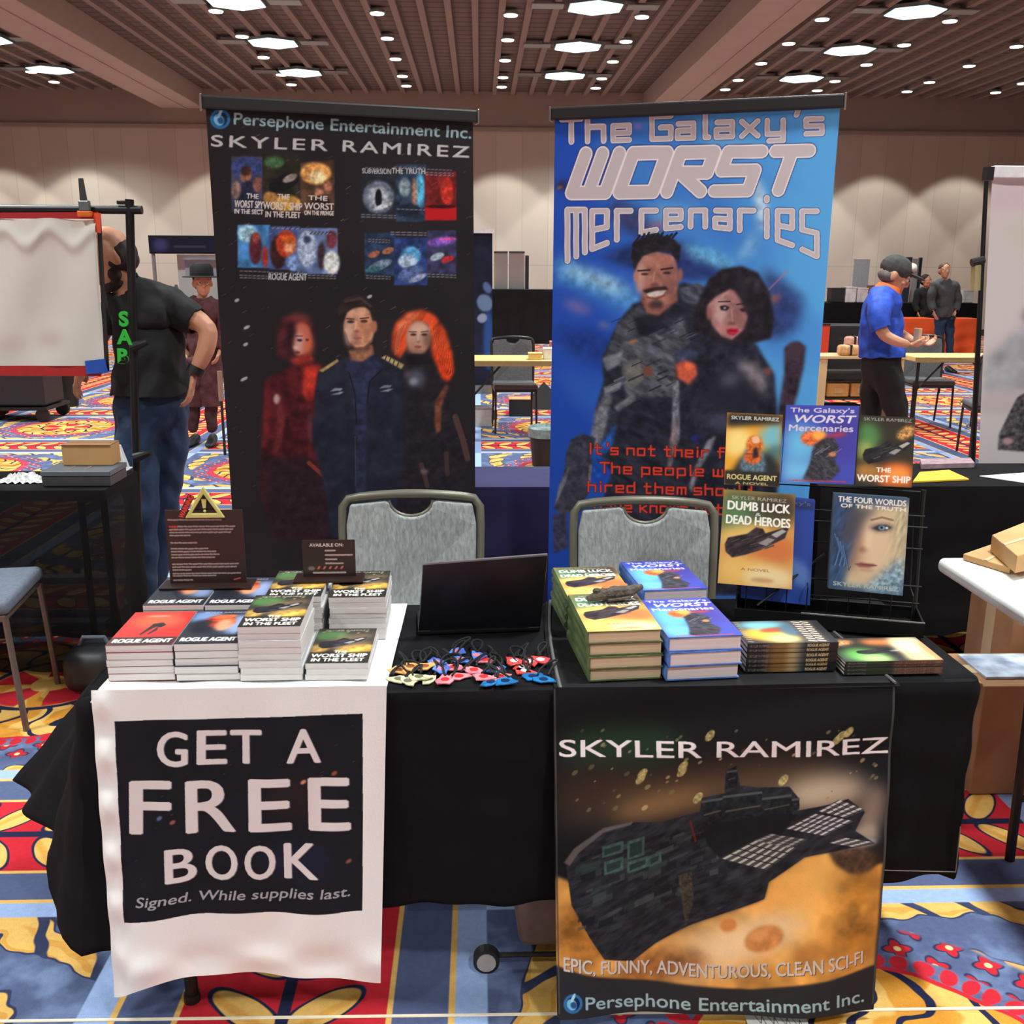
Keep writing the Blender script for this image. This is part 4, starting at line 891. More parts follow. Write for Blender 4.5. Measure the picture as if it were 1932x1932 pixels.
    for i in range(9): L([(560+i*30, 975-i*6), (600+i*28, 915-(i % 3)*8)], 14, (34,30,38), .9, 1)
    L([(590,1130),(660,1125)], 11, (50,36,38), .9, 1); L([(730,1122),(800,1112)], 11, (50,36,38), .9, 1); E(630, 1150, 24, 7, (56,40,42), 0, 1); E(765, 1143, 24, 7, (56,40,42), 0, 1); L([(690,1140),(680,1205)], 12, (200,142,126), .6, 3); E(690, 1215, 28, 11, (120,74,68), 0, 2)
    P([(615,1250),(680,1228),(760,1225),(775,1245),(700,1250),(640,1268)], (58,40,42), 1.4); P([(640,1268),(700,1254),(762,1248),(740,1275),(690,1290),(655,1285)], (226,214,208), 1); L([(645,1292),(700,1300),(750,1280)], 9, (130,70,66), .8, 1.2); E(700, 1335, 46, 24, (66,48,50), 0, 3, .9)
    # woman: body, hair, face
    P([(820,1640),(900,1580),(1040,1540),(1300,1560),(1420,1760),(1440,2000),(1440,2400),(1430,3100),(960,3100),(840,2500),(900,2200),(820,1900)], (42,42,56), 3, 1, (10, .45, 43))
    P([(1440,2000),(1480,1750),(1480,1600),(1560,1560),(1610,1590),(1600,1700),(1560,1880),(1500,2060),(1440,2200)], (58,44,58), 3, 1, (9, .5, 44)); E(1545, 1610, 56, 50, (74,56,66), 0, 3)
    P([(820,1700),(870,1660),(940,1700),(950,1760),(900,1820),(830,1780)], (222,100,72), 3); P([(800,1640),(850,1600),(960,1620),(930,1670),(830,1690)], (70,78,110), 3, .8); P([(805,1790),(840,1800),(845,2150),(800,2260),(795,2100)], (140,140,150), 2, .8, (7, .5, 45))
    E(1180, 1860, 160, 130, (40,40,52), 0, 5, .9); P([(1180,1680),(1300,1690),(1370,1800),(1360,1880),(1280,1800)], (186,170,176), 8, .8); E(1150, 1790, 60, 40, (110,110,130), -20, 8, .7); E(1100, 2050, 110, 60, (90,94,120), 10, 10, .6); E(1380, 1740, 20, 24, (220,120,90), 0, 4, .6)
    P([(920,1420),(960,1300),(1020,1180),(1100,1120),(1220,1100),(1320,1140),(1390,1260),(1420,1420),(1400,1540),(1290,1570),(1180,1580),(1060,1560),(960,1520),(915,1480)], (40,34,42), 2.5, 1, (8, .35, 46)); E(1270, 1220, 50, 36, (104,96,120), -20, 6, .8)
    P([(1010,1340),(1060,1290),(1150,1240),(1230,1260),(1260,1400),(1230,1490),(1160,1550),(1100,1530),(1040,1460)], (176,124,122), 2); E(1090, 1370, 40, 80, (214,176,172), 6, 6, .8); E(1220, 1400, 30, 80, (140,92,94), 0, 5, .7); P([(1160,1230),(1300,1180),(1300,1420),(1250,1400),(1210,1300)], (40,34,42), 3, .95); E(1140, 1480, 80, 40, (160,106,106), 0, 8, .5)
    P([(1085,1345),(1120,1338),(1150,1352),(1130,1372),(1095,1370)], (50,40,48), 1.2); E(1118, 1356, 9, 7, (150,150,160), 0, .8); P([(1205,1362),(1250,1352),(1262,1372),(1225,1382)], (50,36,42), 1.2); L([(1080,1318),(1150,1316)], 8, (60,42,46), .9, 1); L([(1190,1335),(1255,1325)], 8, (54,38,42), .9, 1); L([(1160,1370),(1165,1440)], 10, (200,150,146), .6, 3); E(1162, 1450, 24, 9, (130,80,80), 0, 1.6)
    P([(1125,1490),(1155,1478),(1200,1480),(1205,1500),(1170,1525),(1135,1515)], (176,40,58), 1.2); E(1165, 1495, 30, 4, (110,24,40), 0, 1); E(1022, 1385, 16, 44, (160,100,100), 0, 2.4)
    # great boots and rifle low on the left
    def P4(pts, c, s=1.5, al=1., tex=(9, .4, 50)): cv.poly([q4(*p) for p in pts], hexc(*c), s, al, tex)
    P4([(270,920),(370,860),(500,900),(470,1150),(440,1400),(340,1560),(180,1600),(120,1540),(170,1350),(210,1230),(230,1050)], (62,62,76), 1.5); P4([(210,1240),(260,1160),(230,1300),(150,1480),(120,1540),(170,1320)], (120,120,134), 1.2, .8); P4([(110,1600),(240,1570),(250,1900),(120,1950)], (60,60,84), 2)
    P4([(590,900),(700,760),(640,1000),(480,1120),(440,1050)], (44,96,190), 3, .9); P4([(480,1130),(560,1050),(540,1300),(480,1420)], (30,80,180), 2, .9); P4([(440,1150),(470,1140),(450,1350),(430,1400)], (120,118,130), 1, .8)
    P4([(1180,900),(1230,750),(1260,780),(1230,940),(1190,1200),(1150,1200)], (150,120,120), 2, .7); P4([(1520,920),(1600,880),(1560,1000),(1440,1200),(1380,1400),(1350,1350),(1400,1180)], (150,146,160), 2, .8); P4([(1370,870),(1460,880),(1440,960),(1370,920)], (44,44,120), 3, .8)
    RT_ = hexc(226, 70, 50); DK_ = hexc(70, 24, 34)
    for st, x0, y0, x1, y1 in (("It's not their fault", 1112, 856, 1440, 866), ("The people who", 1132, 892, 1408, 900), ("hired them should", 1110, 927, 1420, 936), ("have known better.", 1122, 964, 1432, 972)):
        cv.tech(st, x0, y0, x1, y1, 19, DK_, 5.4, gap=.34); cv.tech(st, x0, y0, x1, y1, 19, RT_, 3.4, gap=.34)
rollup(TL2, TR2, 'tall blue roll-up banner with silver lettering and two armoured figures', banner_blue)
# ================================================================= covers
def cv_new(w, d, base, res=0.0016): return Canvas(w, d, res, hexc(*base))
def T_(cv, st, x0, y0, x1, y1, h, c, b=0.0, sh=0.0):   # 0..1 coordinates; h as a share of the height
    k = cv.ny/cv.nx
    def fn(t, v): hh = v*h; return (x0+(x1-x0)*t+sh*hh*k, y0+(y1-y0)*t-hh)
    cv.text(st, x0, y0, x1, y1, h, hexc(*c), bold=b*k, fn=fn)
def E_(cv, x, y, rx, ry, c, rot=0, s=.02, al=1., tex=None):
    k = cv.nx/cv.ny; r = math.radians(rot)
    cv.poly([(x+rx*math.cos(a)*math.cos(r)-ry*math.sin(a)*math.sin(r)/k*1.0, y+(rx*math.cos(a)*math.sin(r)*k+ry*math.sin(a)*math.cos(r))) for a in [i*math.pi/12 for i in range(24)]], hexc(*c), s, al, tex)
def P_(cv, pts, c, s=.01, al=1., tex=None): cv.poly(pts, hexc(*c), s, al, tex)
def L_(cv, pts, w, c, al=1.): cv.line(pts, w, hexc(*c), al)
def ship(cv, x, y, k, dark=(30,29,34), seed=2):
    P_(cv, [(x-.42*k,y+.02*k),(x-.38*k,y-.06*k),(x-.1*k,y-.12*k),(x+.02*k,y-.2*k),(x+.12*k,y-.19*k),(x+.16*k,y-.14*k),(x+.5*k,y-.24*k),(x+.44*k,y-.1*k),(x+.1*k,y+.05*k),(x-.12*k,y+.12*k),(x-.3*k,y+.16*k),(x-.4*k,y+.1*k)], dark, .006, 1, (4, .7, seed, .5, 3))
    rs = random.Random(seed)
    for i in range(16):
        a = x+rs.uniform(-.34, .2)*k; b = y+rs.uniform(-.1, .08)*k; L_(cv, [(a, b), (a+.12*k, b-.04*k)], .010, rs.choice([(96,92,96),(70,68,74),(20,20,24)]), .8)
    P_(cv, [(x+.06*k,y-.02*k),(x+.2*k,y-.09*k),(x+.3*k,y-.08*k),(x+.18*k,y+0*k)], (170,164,160), .005, .85); P_(cv, [(x+.24*k,y-.13*k),(x+.4*k,y-.2*k),(x+.46*k,y-.18*k),(x+.32*k,y-.1*k)], (200,194,190), .005, .85)
def art_fleet(cv):
    cv.a[:] = hexc(52, 48, 40); E_(cv,.25,.22,.3,.14,(84,128,76),0,.06,.9); E_(cv,.6,.3,.4,.1,(120,100,76),-20,.06,.8); E_(cv,.75,.62,.35,.13,(222,170,74),-14,.03,1,(6,.4,3)); E_(cv,.12,.6,.16,.12,(196,150,72),0,.03,1,(6,.4,4)); E_(cv,.5,.5,.5,.12,(150,120,84),-10,.06,.6)
    ship(cv,.45,.46,.85); cv.streaks(0,1,[(1,1,1)])
    for x in (.1,.2,.34,.52,.7,.84): E_(cv,x,.1+.05*math.sin(x*30),.03,.012,(180,165,120),-30,.008,.9)
    T_(cv,'SKYLER RAMIREZ',.12,.08,.88,.08,.045,(190,180,170)); P_(cv,[(0,.7),(1,.7),(1,1),(0,1)],(36,32,30),.03,.75)
    T_(cv,'THE',.4,.72,.6,.72,.06,(240,232,222),.03); T_(cv,'WORST SHIP',.05,.84,.95,.84,.10,(248,242,234),.04); T_(cv,'IN THE FLEET',.08,.95,.92,.95,.085,(244,238,230),.04)
def art_red(cv):
    cv.a[:] = hexc(206, 40, 38); E_(cv,.5,.3,.42,.22,(240,96,60),0,.12,.9); E_(cv,.45,.14,.2,.03,(250,150,120),0,.02,.8)
    P_(cv,[(.46,.38),(.6,.34),(.68,.42),(.62,.5),(.54,.47),(.47,.58),(.40,.72),(.37,.7),(.42,.54)],(34,28,32),.008); P_(cv,[(.56,.46),(.6,.56),(.52,.7),(.49,.7),(.54,.56)],(34,28,32),.008)
    P_(cv,[(0,.78),(1,.78),(1,1),(0,1)],(46,34,36),.02); T_(cv,'ROGUE AGENT',.06,.93,.94,.93,.11,(246,236,232),.05)
def art_hair(cv):
    cv.a[:] = hexc(40, 44, 58); E_(cv,.15,.2,.35,.16,(120,150,200),-10,.06,.9); E_(cv,.85,.45,.25,.3,(150,170,214),0,.08,.9); E_(cv,.5,.35,.26,.2,(190,64,34),-12,.03,1,(5,.5,4)); E_(cv,.6,.46,.14,.18,(232,160,120),0,.04,.9); P_(cv,[(.1,.3),(.38,.3),(.44,.75),(.05,.75)],(26,30,40),.06,.9); E_(cv,.55,.2,.2,.06,(230,110,60),-14,.02,.8)
    T_(cv,'SKYLER RAMIREZ',.15,.09,.85,.09,.045,(190,196,206)); P_(cv,[(0,.76),(1,.76),(1,1),(0,1)],(38,38,46),.02); T_(cv,'ROGUE AGENT',.06,.93,.94,.93,.11,(246,240,238),.05)
def art_dumb(cv):
    cv.a[:] = hexc(222, 160, 84); P_(cv,[(0,0),(1,0),(1,.3),(0,.42)],(70,78,54),.08,1); E_(cv,.1,.25,.3,.2,(96,140,90),0,.1,.9); E_(cv,.85,.12,.3,.12,(70,54,48),0,.08,.9); E_(cv,.3,.45,.4,.1,(240,200,110),-14,.06,.9); E_(cv,.7,.62,.4,.14,(214,110,60),-14,.06,.8); E_(cv,.3,.85,.5,.16,(250,200,110),0,.08,.9); E_(cv,.7,.9,.35,.12,(250,226,176),0,.06,.9)
    ship(cv,.46,.56,.95,(52,42,46),5); T_(cv,'SKYLER RAMIREZ',.12,.09,.88,.09,.04,(190,190,170))
    T_(cv,'DUMB LUCK',.07,.2,.93,.2,.095,(250,250,240),.05); T_(cv,'&',.46,.25,.54,.25,.035,(240,240,230)); T_(cv,'DEAD HEROES',.06,.35,.94,.35,.095,(250,250,240),.05)
    T_(cv,'A NOVEL',.3,.84,.7,.84,.03,(150,90,60)); E_(cv,.6,.93,.16,.025,(190,130,80),0,.02,.7)
def art_galaxy(cv):
    cv.a[:] = hexc(66, 76, 176); E_(cv,.2,.5,.35,.25,(110,196,236),0,.1,.95); E_(cv,.15,.85,.4,.15,(120,200,240),0,.08,.95); E_(cv,.85,.4,.3,.3,(72,58,150),0,.1,.8); E_(cv,.4,.42,.17,.10,(238,110,60),0,.02,1,(5,.4,3)); E_(cv,.48,.38,.1,.06,(255,176,80),0,.02); E_(cv,.7,.38,.16,.03,(200,60,60),-12,.02,.8)
    P_(cv,[(.42,.5),(.55,.42),(.68,.4),(.76,.52),(.72,.7),(.8,.82),(.7,.95),(.4,.98),(.3,.95),(.38,.75)],(58,56,66),.015,1,(4,.6,7,-.5,2)); E_(cv,.68,.62,.05,.03,(220,140,70),0,.01); 
    for i in range(8): L_(cv,[(.4+i*.04,.6+.03*(i%3)),(.52+i*.04,.52+.03*(i%3))],.012,(130,126,134) if i%2 else (36,34,44),.8)
    T_(cv,"The Galaxy's",.06,.09,.94,.09,.06,(214,206,222),.02); T_(cv,'WORST',.1,.22,.94,.22,.10,(224,214,228),.05,.3); T_(cv,'Mercenaries',.06,.33,.94,.33,.085,(214,204,222),.03); T_(cv,"It's not their fault. The people who hired them should have known better.",.12,.975,.9,.975,.02,(210,60,60),.01)
def art_orange(cv):
    cv.a[:] = hexc(236, 164, 50); E_(cv,.2,.4,.3,.2,(252,226,140),-20,.08,.95); E_(cv,.95,.3,.35,.2,(110,190,214),-10,.08,.95); E_(cv,.9,.55,.3,.12,(60,110,120),-20,.06,.9); P_(cv,[(0,0),(1,0),(1,.12),(0,.2)],(34,34,36),.05); P_(cv,[(.1,.85),(.3,.6),(.8,.55),(1,.7),(1,1),(0,1)],(36,40,44),.05)
    P_(cv,[(.28,.72),(.36,.5),(.48,.46),(.6,.46),(.72,.6),(.76,.85),(.3,.85)],(92,118,136),.03,1,(5,.4,3)); E_(cv,.52,.44,.15,.14,(206,110,44),0,.02,1,(4,.4,6)); E_(cv,.5,.6,.16,.1,(196,92,40),0,.02,1,(4,.4,6)); E_(cv,.54,.36,.075,.055,(240,190,150),0,.012); P_(cv,[(.5,.48),(.58,.46),(.6,.6),(.5,.62)],(32,30,34),.02)
    T_(cv,'SKYLER RAMIREZ',.08,.09,.94,.09,.05,(200,200,196),.01); P_(cv,[(0,.8),(1,.8),(1,1),(0,1)],(40,38,34),.02); T_(cv,'ROGUE AGENT',.05,.92,.95,.92,.075,(226,204,140),.03); T_(cv,'A NOVEL',.2,.985,.8,.985,.035,(206,180,120),.01)
def art_worst(cv):
    cv.a[:] = hexc(50, 46, 36); E_(cv,.15,.3,.25,.2,(84,140,80),0,.08,.95); E_(cv,.1,.5,.2,.12,(170,180,90),-20,.06,.8); E_(cv,.75,.85,.4,.2,(222,110,46),0,.06,1); E_(cv,.75,.82,.2,.1,(246,150,70),0,.05); E_(cv,.2,.8,.25,.12,(170,120,60),0,.06); E_(cv,.85,.22,.18,.08,(196,140,80),-34,.03,1,(3,.6,5))
    ship(cv,.5,.54,.95,(36,34,38),8); T_(cv,'SKYLER RAMIREZ',.08,.07,.94,.07,.045,(180,176,170)); T_(cv,'THE',.36,.8,.62,.8,.07,(246,240,232),.03); T_(cv,'WORST SHIP',.03,.94,.97,.94,.1,(246,240,232),.04)
def art_face(cv):
    cv.a[:] = hexc(60, 84, 110); P_(cv,[(.3,.1),(1,.1),(1,.75),(.7,.95),(.2,.95),(.25,.6)],(206,182,146),.04,1); E_(cv,.95,.45,.2,.4,(190,176,140),0,.05,.9,(6,.3,4,1.3,4)); E_(cv,.55,.5,.28,.3,(222,190,156),0,.08,.95); E_(cv,.3,.5,.12,.3,(150,104,84),0,.07,.8); E_(cv,.1,.5,.2,.5,(44,70,110),8,.06,.95,(6,.5,5,1.2,3)); P_(cv,[(.2,.12),(.6,.12),(.45,.25),(.25,.5),(.1,.6)],(76,72,80),.06,.9)
    E_(cv,.66,.32,.17,.05,(120,104,100),-6,.025,.8); P_(cv,[(.53,.335),(.62,.295),(.72,.29),(.8,.31),(.72,.345),(.62,.355)],(52,50,56),.01); E_(cv,.665,.322,.045,.024,(120,156,176),0,.006); E_(cv,.66,.32,.02,.014,(26,30,36),0,.004); E_(cv,.73,.32,.02,.012,(226,230,230),0,.004); L_(cv,[(.52,.25),(.66,.215),(.8,.235)],.03,(120,92,76),.7)
    E_(cv,.44,.56,.06,.03,(150,100,84),0,.02,.9); E_(cv,.5,.47,.05,.12,(236,206,172),4,.03,.7); P_(cv,[(.33,.72),(.42,.695),(.48,.70),(.58,.70),(.64,.715),(.52,.745),(.4,.745)],(150,84,84),.01); L_(cv,[(.33,.718),(.48,.716),(.63,.714)],.01,(96,50,54),.9); E_(cv,.5,.77,.1,.02,(170,120,100),0,.02,.6)
    P_(cv,[(.45,.98),(.8,.7),(1,.6),(1,1)],(120,150,170),.05,.9,(6,.5,9)); 
    for i in range(9): L_(cv,[(.02+i*.02,.4+i*.02),(.1+i*.02,.55+i*.03),(.04+i*.03,.75)],.014,(110,160,206) if i%2 else (30,50,90),.6)
    T_(cv,'THE FOUR WORLDS',.06,.085,.96,.085,.06,(236,228,222),.03); T_(cv,'OF THE TRUTH',.1,.14,.96,.14,.04,(236,228,222),.02); T_(cv,'SKYLER RAMIREZ',.06,.96,.94,.96,.045,(170,180,180),.01)
ART = dict(fleet=art_fleet, red=art_red, hair=art_hair, dumb=art_dumb, galaxy=art_galaxy, orange=art_orange, worst=art_worst, face=art_face)
page_w = mat('white_pages', hexc(214, 206, 204), 0.85, var=0.10, scale=6, stretch=(1, 1, 90)); page_c = mat('cream_pages', hexc(206, 182, 150), 0.85, var=0.12, scale=6, stretch=(1, 1, 90)); page_l = mat('pale_pages', hexc(222, 208, 206), 0.85, var=0.08, scale=6, stretch=(1, 1, 90))
ink = printed('cover_ink', 0.4, spec=0.4)
wrapc = dict(fleet=mat('wrap_slate', hexc(190, 190, 192), 0.5, var=.2, scale=40), red=mat('wrap_red', hexc(140, 50, 50), 0.5), hair=mat('wrap_navy', hexc(60, 62, 74), 0.5), dumb=mat('jacket_green', hexc(84, 100, 62), 0.45, var=.5, scale=25), galaxy=mat('jacket_blue', hexc(70, 110, 180), 0.45, var=.5, scale=25))
def book_proto(kind, w, d, h, hard, pages, printed_top, name='paperback_book'):
    t = thing(name, '', 'book'); b = 0.003 if hard else 0.0; ct = 0.0022 if hard else 0.0006
    mb = MB().box(-w/2+b*0.4+ct, w/2-b, -d/2+b, d/2-b, ct, h-ct); obj('page_block', mb, pages, t)
    mb = MB(); pf = [(w/2, 0), (-w/2, 0)]
    if hard: pf += [(-w/2-0.004, h*.3), (-w/2-0.004, h*.7)]
    pf += [(-w/2, h), (w/2, h), (w/2, h-ct), (-w/2+ct, h-ct), (-w/2+ct, ct), (w/2, ct)]
    n = len(pf); vs = [(x, -d/2, z) for x, z in pf]+[(x, d/2, z) for x, z in pf]
    fs = [(i, (i+1) % n, n+(i+1) % n, n+i) for i in range(n)]
    m_ = n-1
    # end faces as strips: bottom board, spine, top board
    mb.add(vs, fs)
    caps = [(0, 1, n-2, n-1), (n-5, n-4, n-3-0, n-2) if False else None]
    a = n-6 # index of (-w/2,h)
    for off in (0, n):
        mb.f.append((off+0, off+1, off+n-2, off+n-1)); mb.mi.append(0)
        mb.f.append(tuple(off+i for i in range(1, a+1))+(off+n-3, off+n-2)); mb.mi.append(0)
        mb.f.append((off+a, off+a+1, off+a+2, off+a+3)); mb.mi.append(0)
    obj('cover', mb, wrapc.get(kind, blk), t)
    if printed_top:
        cv = cv_new(w, d, (60, 60, 60)); ART[kind](cv)
        cv.mesh('front_print', ink, lambda u, v: ((u-.5)*w, (.5-v)*d, np.full_like(u, h+0.0004)), t)
    return t
ORD = ['topmost', 'second down', 'third down', 'fourth down', 'fifth down', 'sixth down', 'seventh down', 'eighth down', 'ninth from top', 'tenth from top', 'eleventh from top', 'twelfth from top']
_proto = {}
def get_book(key, label, group, loc, rz):
    kind, w, d, h, hard, pg, pt, name = key
    k = key[:-3]+(pg.name, pt, name)
    if k not in _proto:
        _proto[k] = book_proto(kind, w, d, h, hard, pg, pt, name); o = _proto[k]; o.location = loc; o.rotation_euler = (0, 0, rz); o['label'] = label; o['group'] = group; return o
    return dup(_proto[k], loc, rz, label, group)
def stack(kind, uvc, w, d, n, h, z0, desc, where, group, rz=0.0, hard=False, pg=None, jit=0.0025, name='paperback_book', seed=0, h2=None):
    rs = random.Random(seed+11); z = z0
    for i in range(n):
        top = (i == n-1)
        j = (rs.uniform(-jit, jit), rs.uniform(-jit, jit)) if not top else (0, 0)
        p = tb(uvc[0]+j[0], uvc[1]+j[1], z)
        lab = desc+', '+ORD[n-1-i]+', '+where
        get_book((kind, w, d, h, hard, pg, top, name), lab, group, p, ANG+rz+rs.uniform(-.012, .012)*(0 if top else 1)*(3 if hard else 1)); z += h+0.0003
    return z
def ztop(px, py, v):     # height at which a sight line crosses the vertical plane v of the table
    return atP(px, py, FLc+TN*v, TN).z
ZB = 0.7495
def front_stack(kind, pl, pr, ytop, n, d, desc, where, group, **kw):
    ul, v0 = puv(pl[0], pl[1], ZB); ur, v1 = puv(pr[0], pr[1], ZB); v0 = (v0+v1)/2
    zt_ = ztop((pl[0]+pr[0])/2, ytop, v0); h = (zt_-ZB)/n-0.0003
    w = ur-ul
    return stack(kind, ((ul+ur)/2, v0+d/2), w, d, n, round(h, 4), ZB, desc, where, group, **kw), (ul+ur)/2, v0+d, w
PD = 0.195
g1 = 'white-edged paperbacks on the white cloth'
zA, uA, vA, wA = front_stack('red', (206, 1284), (329, 1284), 1217, 5, PD, 'white-edged paperback', 'in the red-topped stack at front left', g1, pg=page_w)
zB_, uB, vB, wB = front_stack('hair', (334, 1284), (452, 1284), 1214, 5, PD, 'white-edged paperback', 'front stack just right of the red one', g1, pg=page_w, seed=1)
zC, uC, vC, wC = front_stack('fleet', (455, 1284), (571, 1284), 1182, 8, PD, 'white-edged paperback', 'tall front stack third from the left', g1, pg=page_w, seed=2)
zD, uD, vD, wD = front_stack('fleet', (579, 1284), (697, 1282), 1251, 3, PD, 'white-edged paperback', 'low front stack beside the keychains', g1, pg=page_w, seed=3, rz=-.02)
def back_stack(kind, u, w, v0, px, ytop, n, desc, where, group, **kw):
    zt_ = ztop(px, ytop, v0); h = (zt_-ZB)/n-0.0003
    return stack(kind, (u, v0+PD/2), w, PD, n, round(h, 4), ZB, desc, where, group, **kw)
g2 = 'white-edged paperbacks in the rear row'
vb = vA+0.012
zE = back_stack('hair', uA+0.012, wA, vb, 330, 1141, 7, 'paperback', 'rear stack behind the red-topped one', g2, pg=page_w, seed=4)
zF = back_stack('hair', uB+0.010, wB, vb, 437, 1141, 7, 'paperback', 'second rear stack, under the tall sign', g2, pg=page_w, seed=5)
zG = back_stack('fleet', uC+0.012, wC, vb, 548, 1126, 8, 'paperback', 'third rear stack, behind the tall front stack', g2, pg=page_w, seed=6)
zH = back_stack('fleet', uD+0.020, wD, vb, 660, 1127, 8, 'paperback', 'rear stack nearest the laptop', g2, pg=page_w, seed=7)
# hardcovers
g3 = 'hardcovers stacked on the black runner'
ZB = 0.7495
zS1, uS1, vS1, wS1 = front_stack('dumb', (1100, 1285), (1241, 1283), 1190, 4, .232, 'cream-paged orange hardcover', 'front stack left of the blue ones', g3, pg=page_c, hard=True, jit=.004, name='hardcover_book', rz=.05, seed=9)
zS2, uS2, vS2, wS2 = front_stack('galaxy', (1250, 1283), (1392, 1282), 1201, 3, .232, 'blue-jacketed hardcover', 'front stack beside the spine-out paperbacks', g3, pg=page_l, hard=True, jit=.004, name='hardcover_book', rz=.06, seed=10)
vb2 = vS1+0.018
h1 = round((ztop(1130, 1124, vb2)-ZB)/5-.0003, 4); zS3 = stack('dumb', (uS1-0.012, vb2+.11), .150, .22, 5, h1, ZB, 'orange and green hardcover', 'rear stack nearest the right chair', g3, pg=page_w, hard=True, name='hardcover_book', rz=.05, jit=.003, seed=12)
h2 = round((ztop(1275, 1112, vb2)-ZB)/4-.0003, 4); zS4 = stack('galaxy', (uS2-0.006, vb2+.11), .150, .22, 4, h2, ZB, 'blue-jacketed hardcover', 'rear stack left of the wire rack', g3, pg=page_l, hard=True, name='hardcover_book', rz=.07, jit=.003, seed=13)
# paperbacks lying with their spines to the front
def spine_stack(pl, pr, ytop, n, kind, desc, where, seed):
    ul, v0 = puv(pl[0], pl[1], ZB); ur, v1 = puv(pr[0], pr[1], ZB); v0 = (v0+v1)/2; w = ur-ul; d = .130
    h = round((ztop((pl[0]+pr[0])/2, ytop, v0)-ZB)/n-.0003, 4); rs = random.Random(seed); proto = {}
    for i in range(n):
        top = i == n-1; p = tb((ul+ur)/2+(0 if top else rs.uniform(-.003, .003)), v0+d/2+(0 if top else rs.uniform(-.003, .003)), ZB+i*(h+.0003))
        lab = desc+', '+ORD[n-1-i]+', '+where; grp = 'spine-out paperbacks'
        if top not in proto:
            t = thing('paperback_book', lab, 'book', p, ANG, grp); proto[top] = t
            obj('page_block', MB().box(-w/2+.001, w/2-.001, -d/2+.001, d/2-.001, .0008, h-.0008), page_w, t)
            mb = MB(); mb.box(-w/2, w/2, -d/2, d/2, 0, .0007); mb.box(-w/2, w/2, -d/2, d/2, h-.0007, h); obj('cover', mb, blk, t)
            cv = Canvas(w, h, .0012, hexc(30, 28, 30))
            if kind == 'gold':
                E_(cv,.4,.5,.2,.6,(236,170,70),0,.04); E_(cv,.52,.5,.08,.4,(250,225,180),0,.03); T_(cv,'SKYLER RAMIREZ',.03,.75,.24,.75,.5,(150,146,140)); T_(cv,'ROGUE AGENT',.66,.8,.9,.8,.6,(206,180,130),.04); E_(cv,.6,.4,.06,.3,(90,120,140),0,.03)
            else:
                P_(cv,[(0,0),(.5,0),(.5,1),(0,1)],(40,56,34),.02); E_(cv,.3,.4,.16,.5,(86,110,64),0,.04,.8); P_(cv,[(.5,0),(1,0),(1,1),(.5,1)],(196,140,100),.02); T_(cv,'THE WORST SHIP',.52,.8,.92,.8,.6,(70,50,44),.03); T_(cv,'SKYLER RAMIREZ',.03,.75,.22,.75,.5,(150,146,140))
            cv.mesh('spine', ink, lambda a, b: ((a-.5)*w, np.full_like(a, -d/2-.0006), h*(1-b)), t)
            if top:
                cv = Canvas(w, d, .0014, hexc(40, 38, 40))
                if kind == 'gold':
                    E_(cv,.3,.6,.28,.3,(246,176,60),0,.05); E_(cv,.45,.8,.2,.2,(252,226,150),0,.06); E_(cv,.35,.2,.3,.2,(120,190,206),0,.06); E_(cv,.42,.42,.18,.1,(170,80,50),-10,.02); E_(cv,.6,.4,.12,.3,(80,110,130),10,.04); P_(cv,[(.66,0),(.9,0),(.9,1),(.66,1)],(96,84,76),.02)
                    for a in range(2):
                        for b_ in range(9): L_(cv, [(.70+a*.1, .06+b_*.105), (.77+a*.1, .1+b_*.105)], .022, (250,232,206), .95)
                    for b_ in range(10): L_(cv, [(.03,.05+b_*.095),(.08,.08+b_*.095)],.012,(180,176,170),.9)
                else:
                    E_(cv,.25,.75,.22,.3,(96,170,80),0,.06); E_(cv,.35,.9,.16,.16,(190,220,140),0,.05); E_(cv,.15,.2,.14,.12,(200,140,90),-20,.03,1,(4,.6,3)); ship(cv,.5,.6,.7,(36,34,38),4); E_(cv,.55,.2,.2,.14,(226,130,70),0,.05); P_(cv,[(.68,0),(1,0),(1,1),(.66,1)],(246,214,160),.04); E_(cv,.8,.4,.14,.3,(255,240,206),0,.05); E_(cv,.97,.6,.05,.4,(226,140,90),0,.03)
                    for a in range(3):
                        for b_ in range(8): L_(cv, [(.72+a*.07, .12+b_*.1), (.755+a*.07, .15+b_*.1)], .012, (150,110,80), .9)
                cv.mesh('front_print', ink, lambda a, b: ((a-.5)*w, (.5-b)*d, np.full_like(a, h+.0004)), t)
        else: dup(proto[top], p, ANG+rs.uniform(-.01, .01), lab, grp)
spine_stack((1404, 1265), (1581, 1269), 1213, 6, 'gold', 'black-spined paperback with gold art', 'just right of the blue hardcovers', 3)
spine_stack((1590, 1270), (1781, 1272), 1247, 4, 'green', 'green and tan spined paperback', 'low stack at the right end of the books', 4)
# small rough model ship resting on the orange hardcovers
cl = tb(uS1+.012, vS1-.055, zS1+.0015)
sm = thing('model_spaceship', 'small dark rough model with orange bits resting on the orange hardcovers', 'ornament', cl, .25)
rk = mat('rock_brown', hexc(84, 76, 68), 0.9, var=.5, scale=60, bump=.6, bscale=120); og = mat('rusty_orange', hexc(206, 120, 60), 0.7, var=.3)
mb = MB(); rs = random.Random(5)
mb.tube([(-.062,0,.010),(-.03,.004,.016),(0,0,.018),(.035,-.004,.02),(.066,.004,.026)], [.006,.013,.016,.013,.006], 9, flat=1.0); obj('hull', mb, rk, sm)
for i in range(5):
    x = -.04+i*.022; mb = MB(); mb.sph((x, rs.uniform(-.012,.012), .026+.003*(i % 2)), (.010,.008,.006), 8, 5); obj('debris', mb, og if i % 2 else rk, sm, label='orange lump' if i % 2 else None)
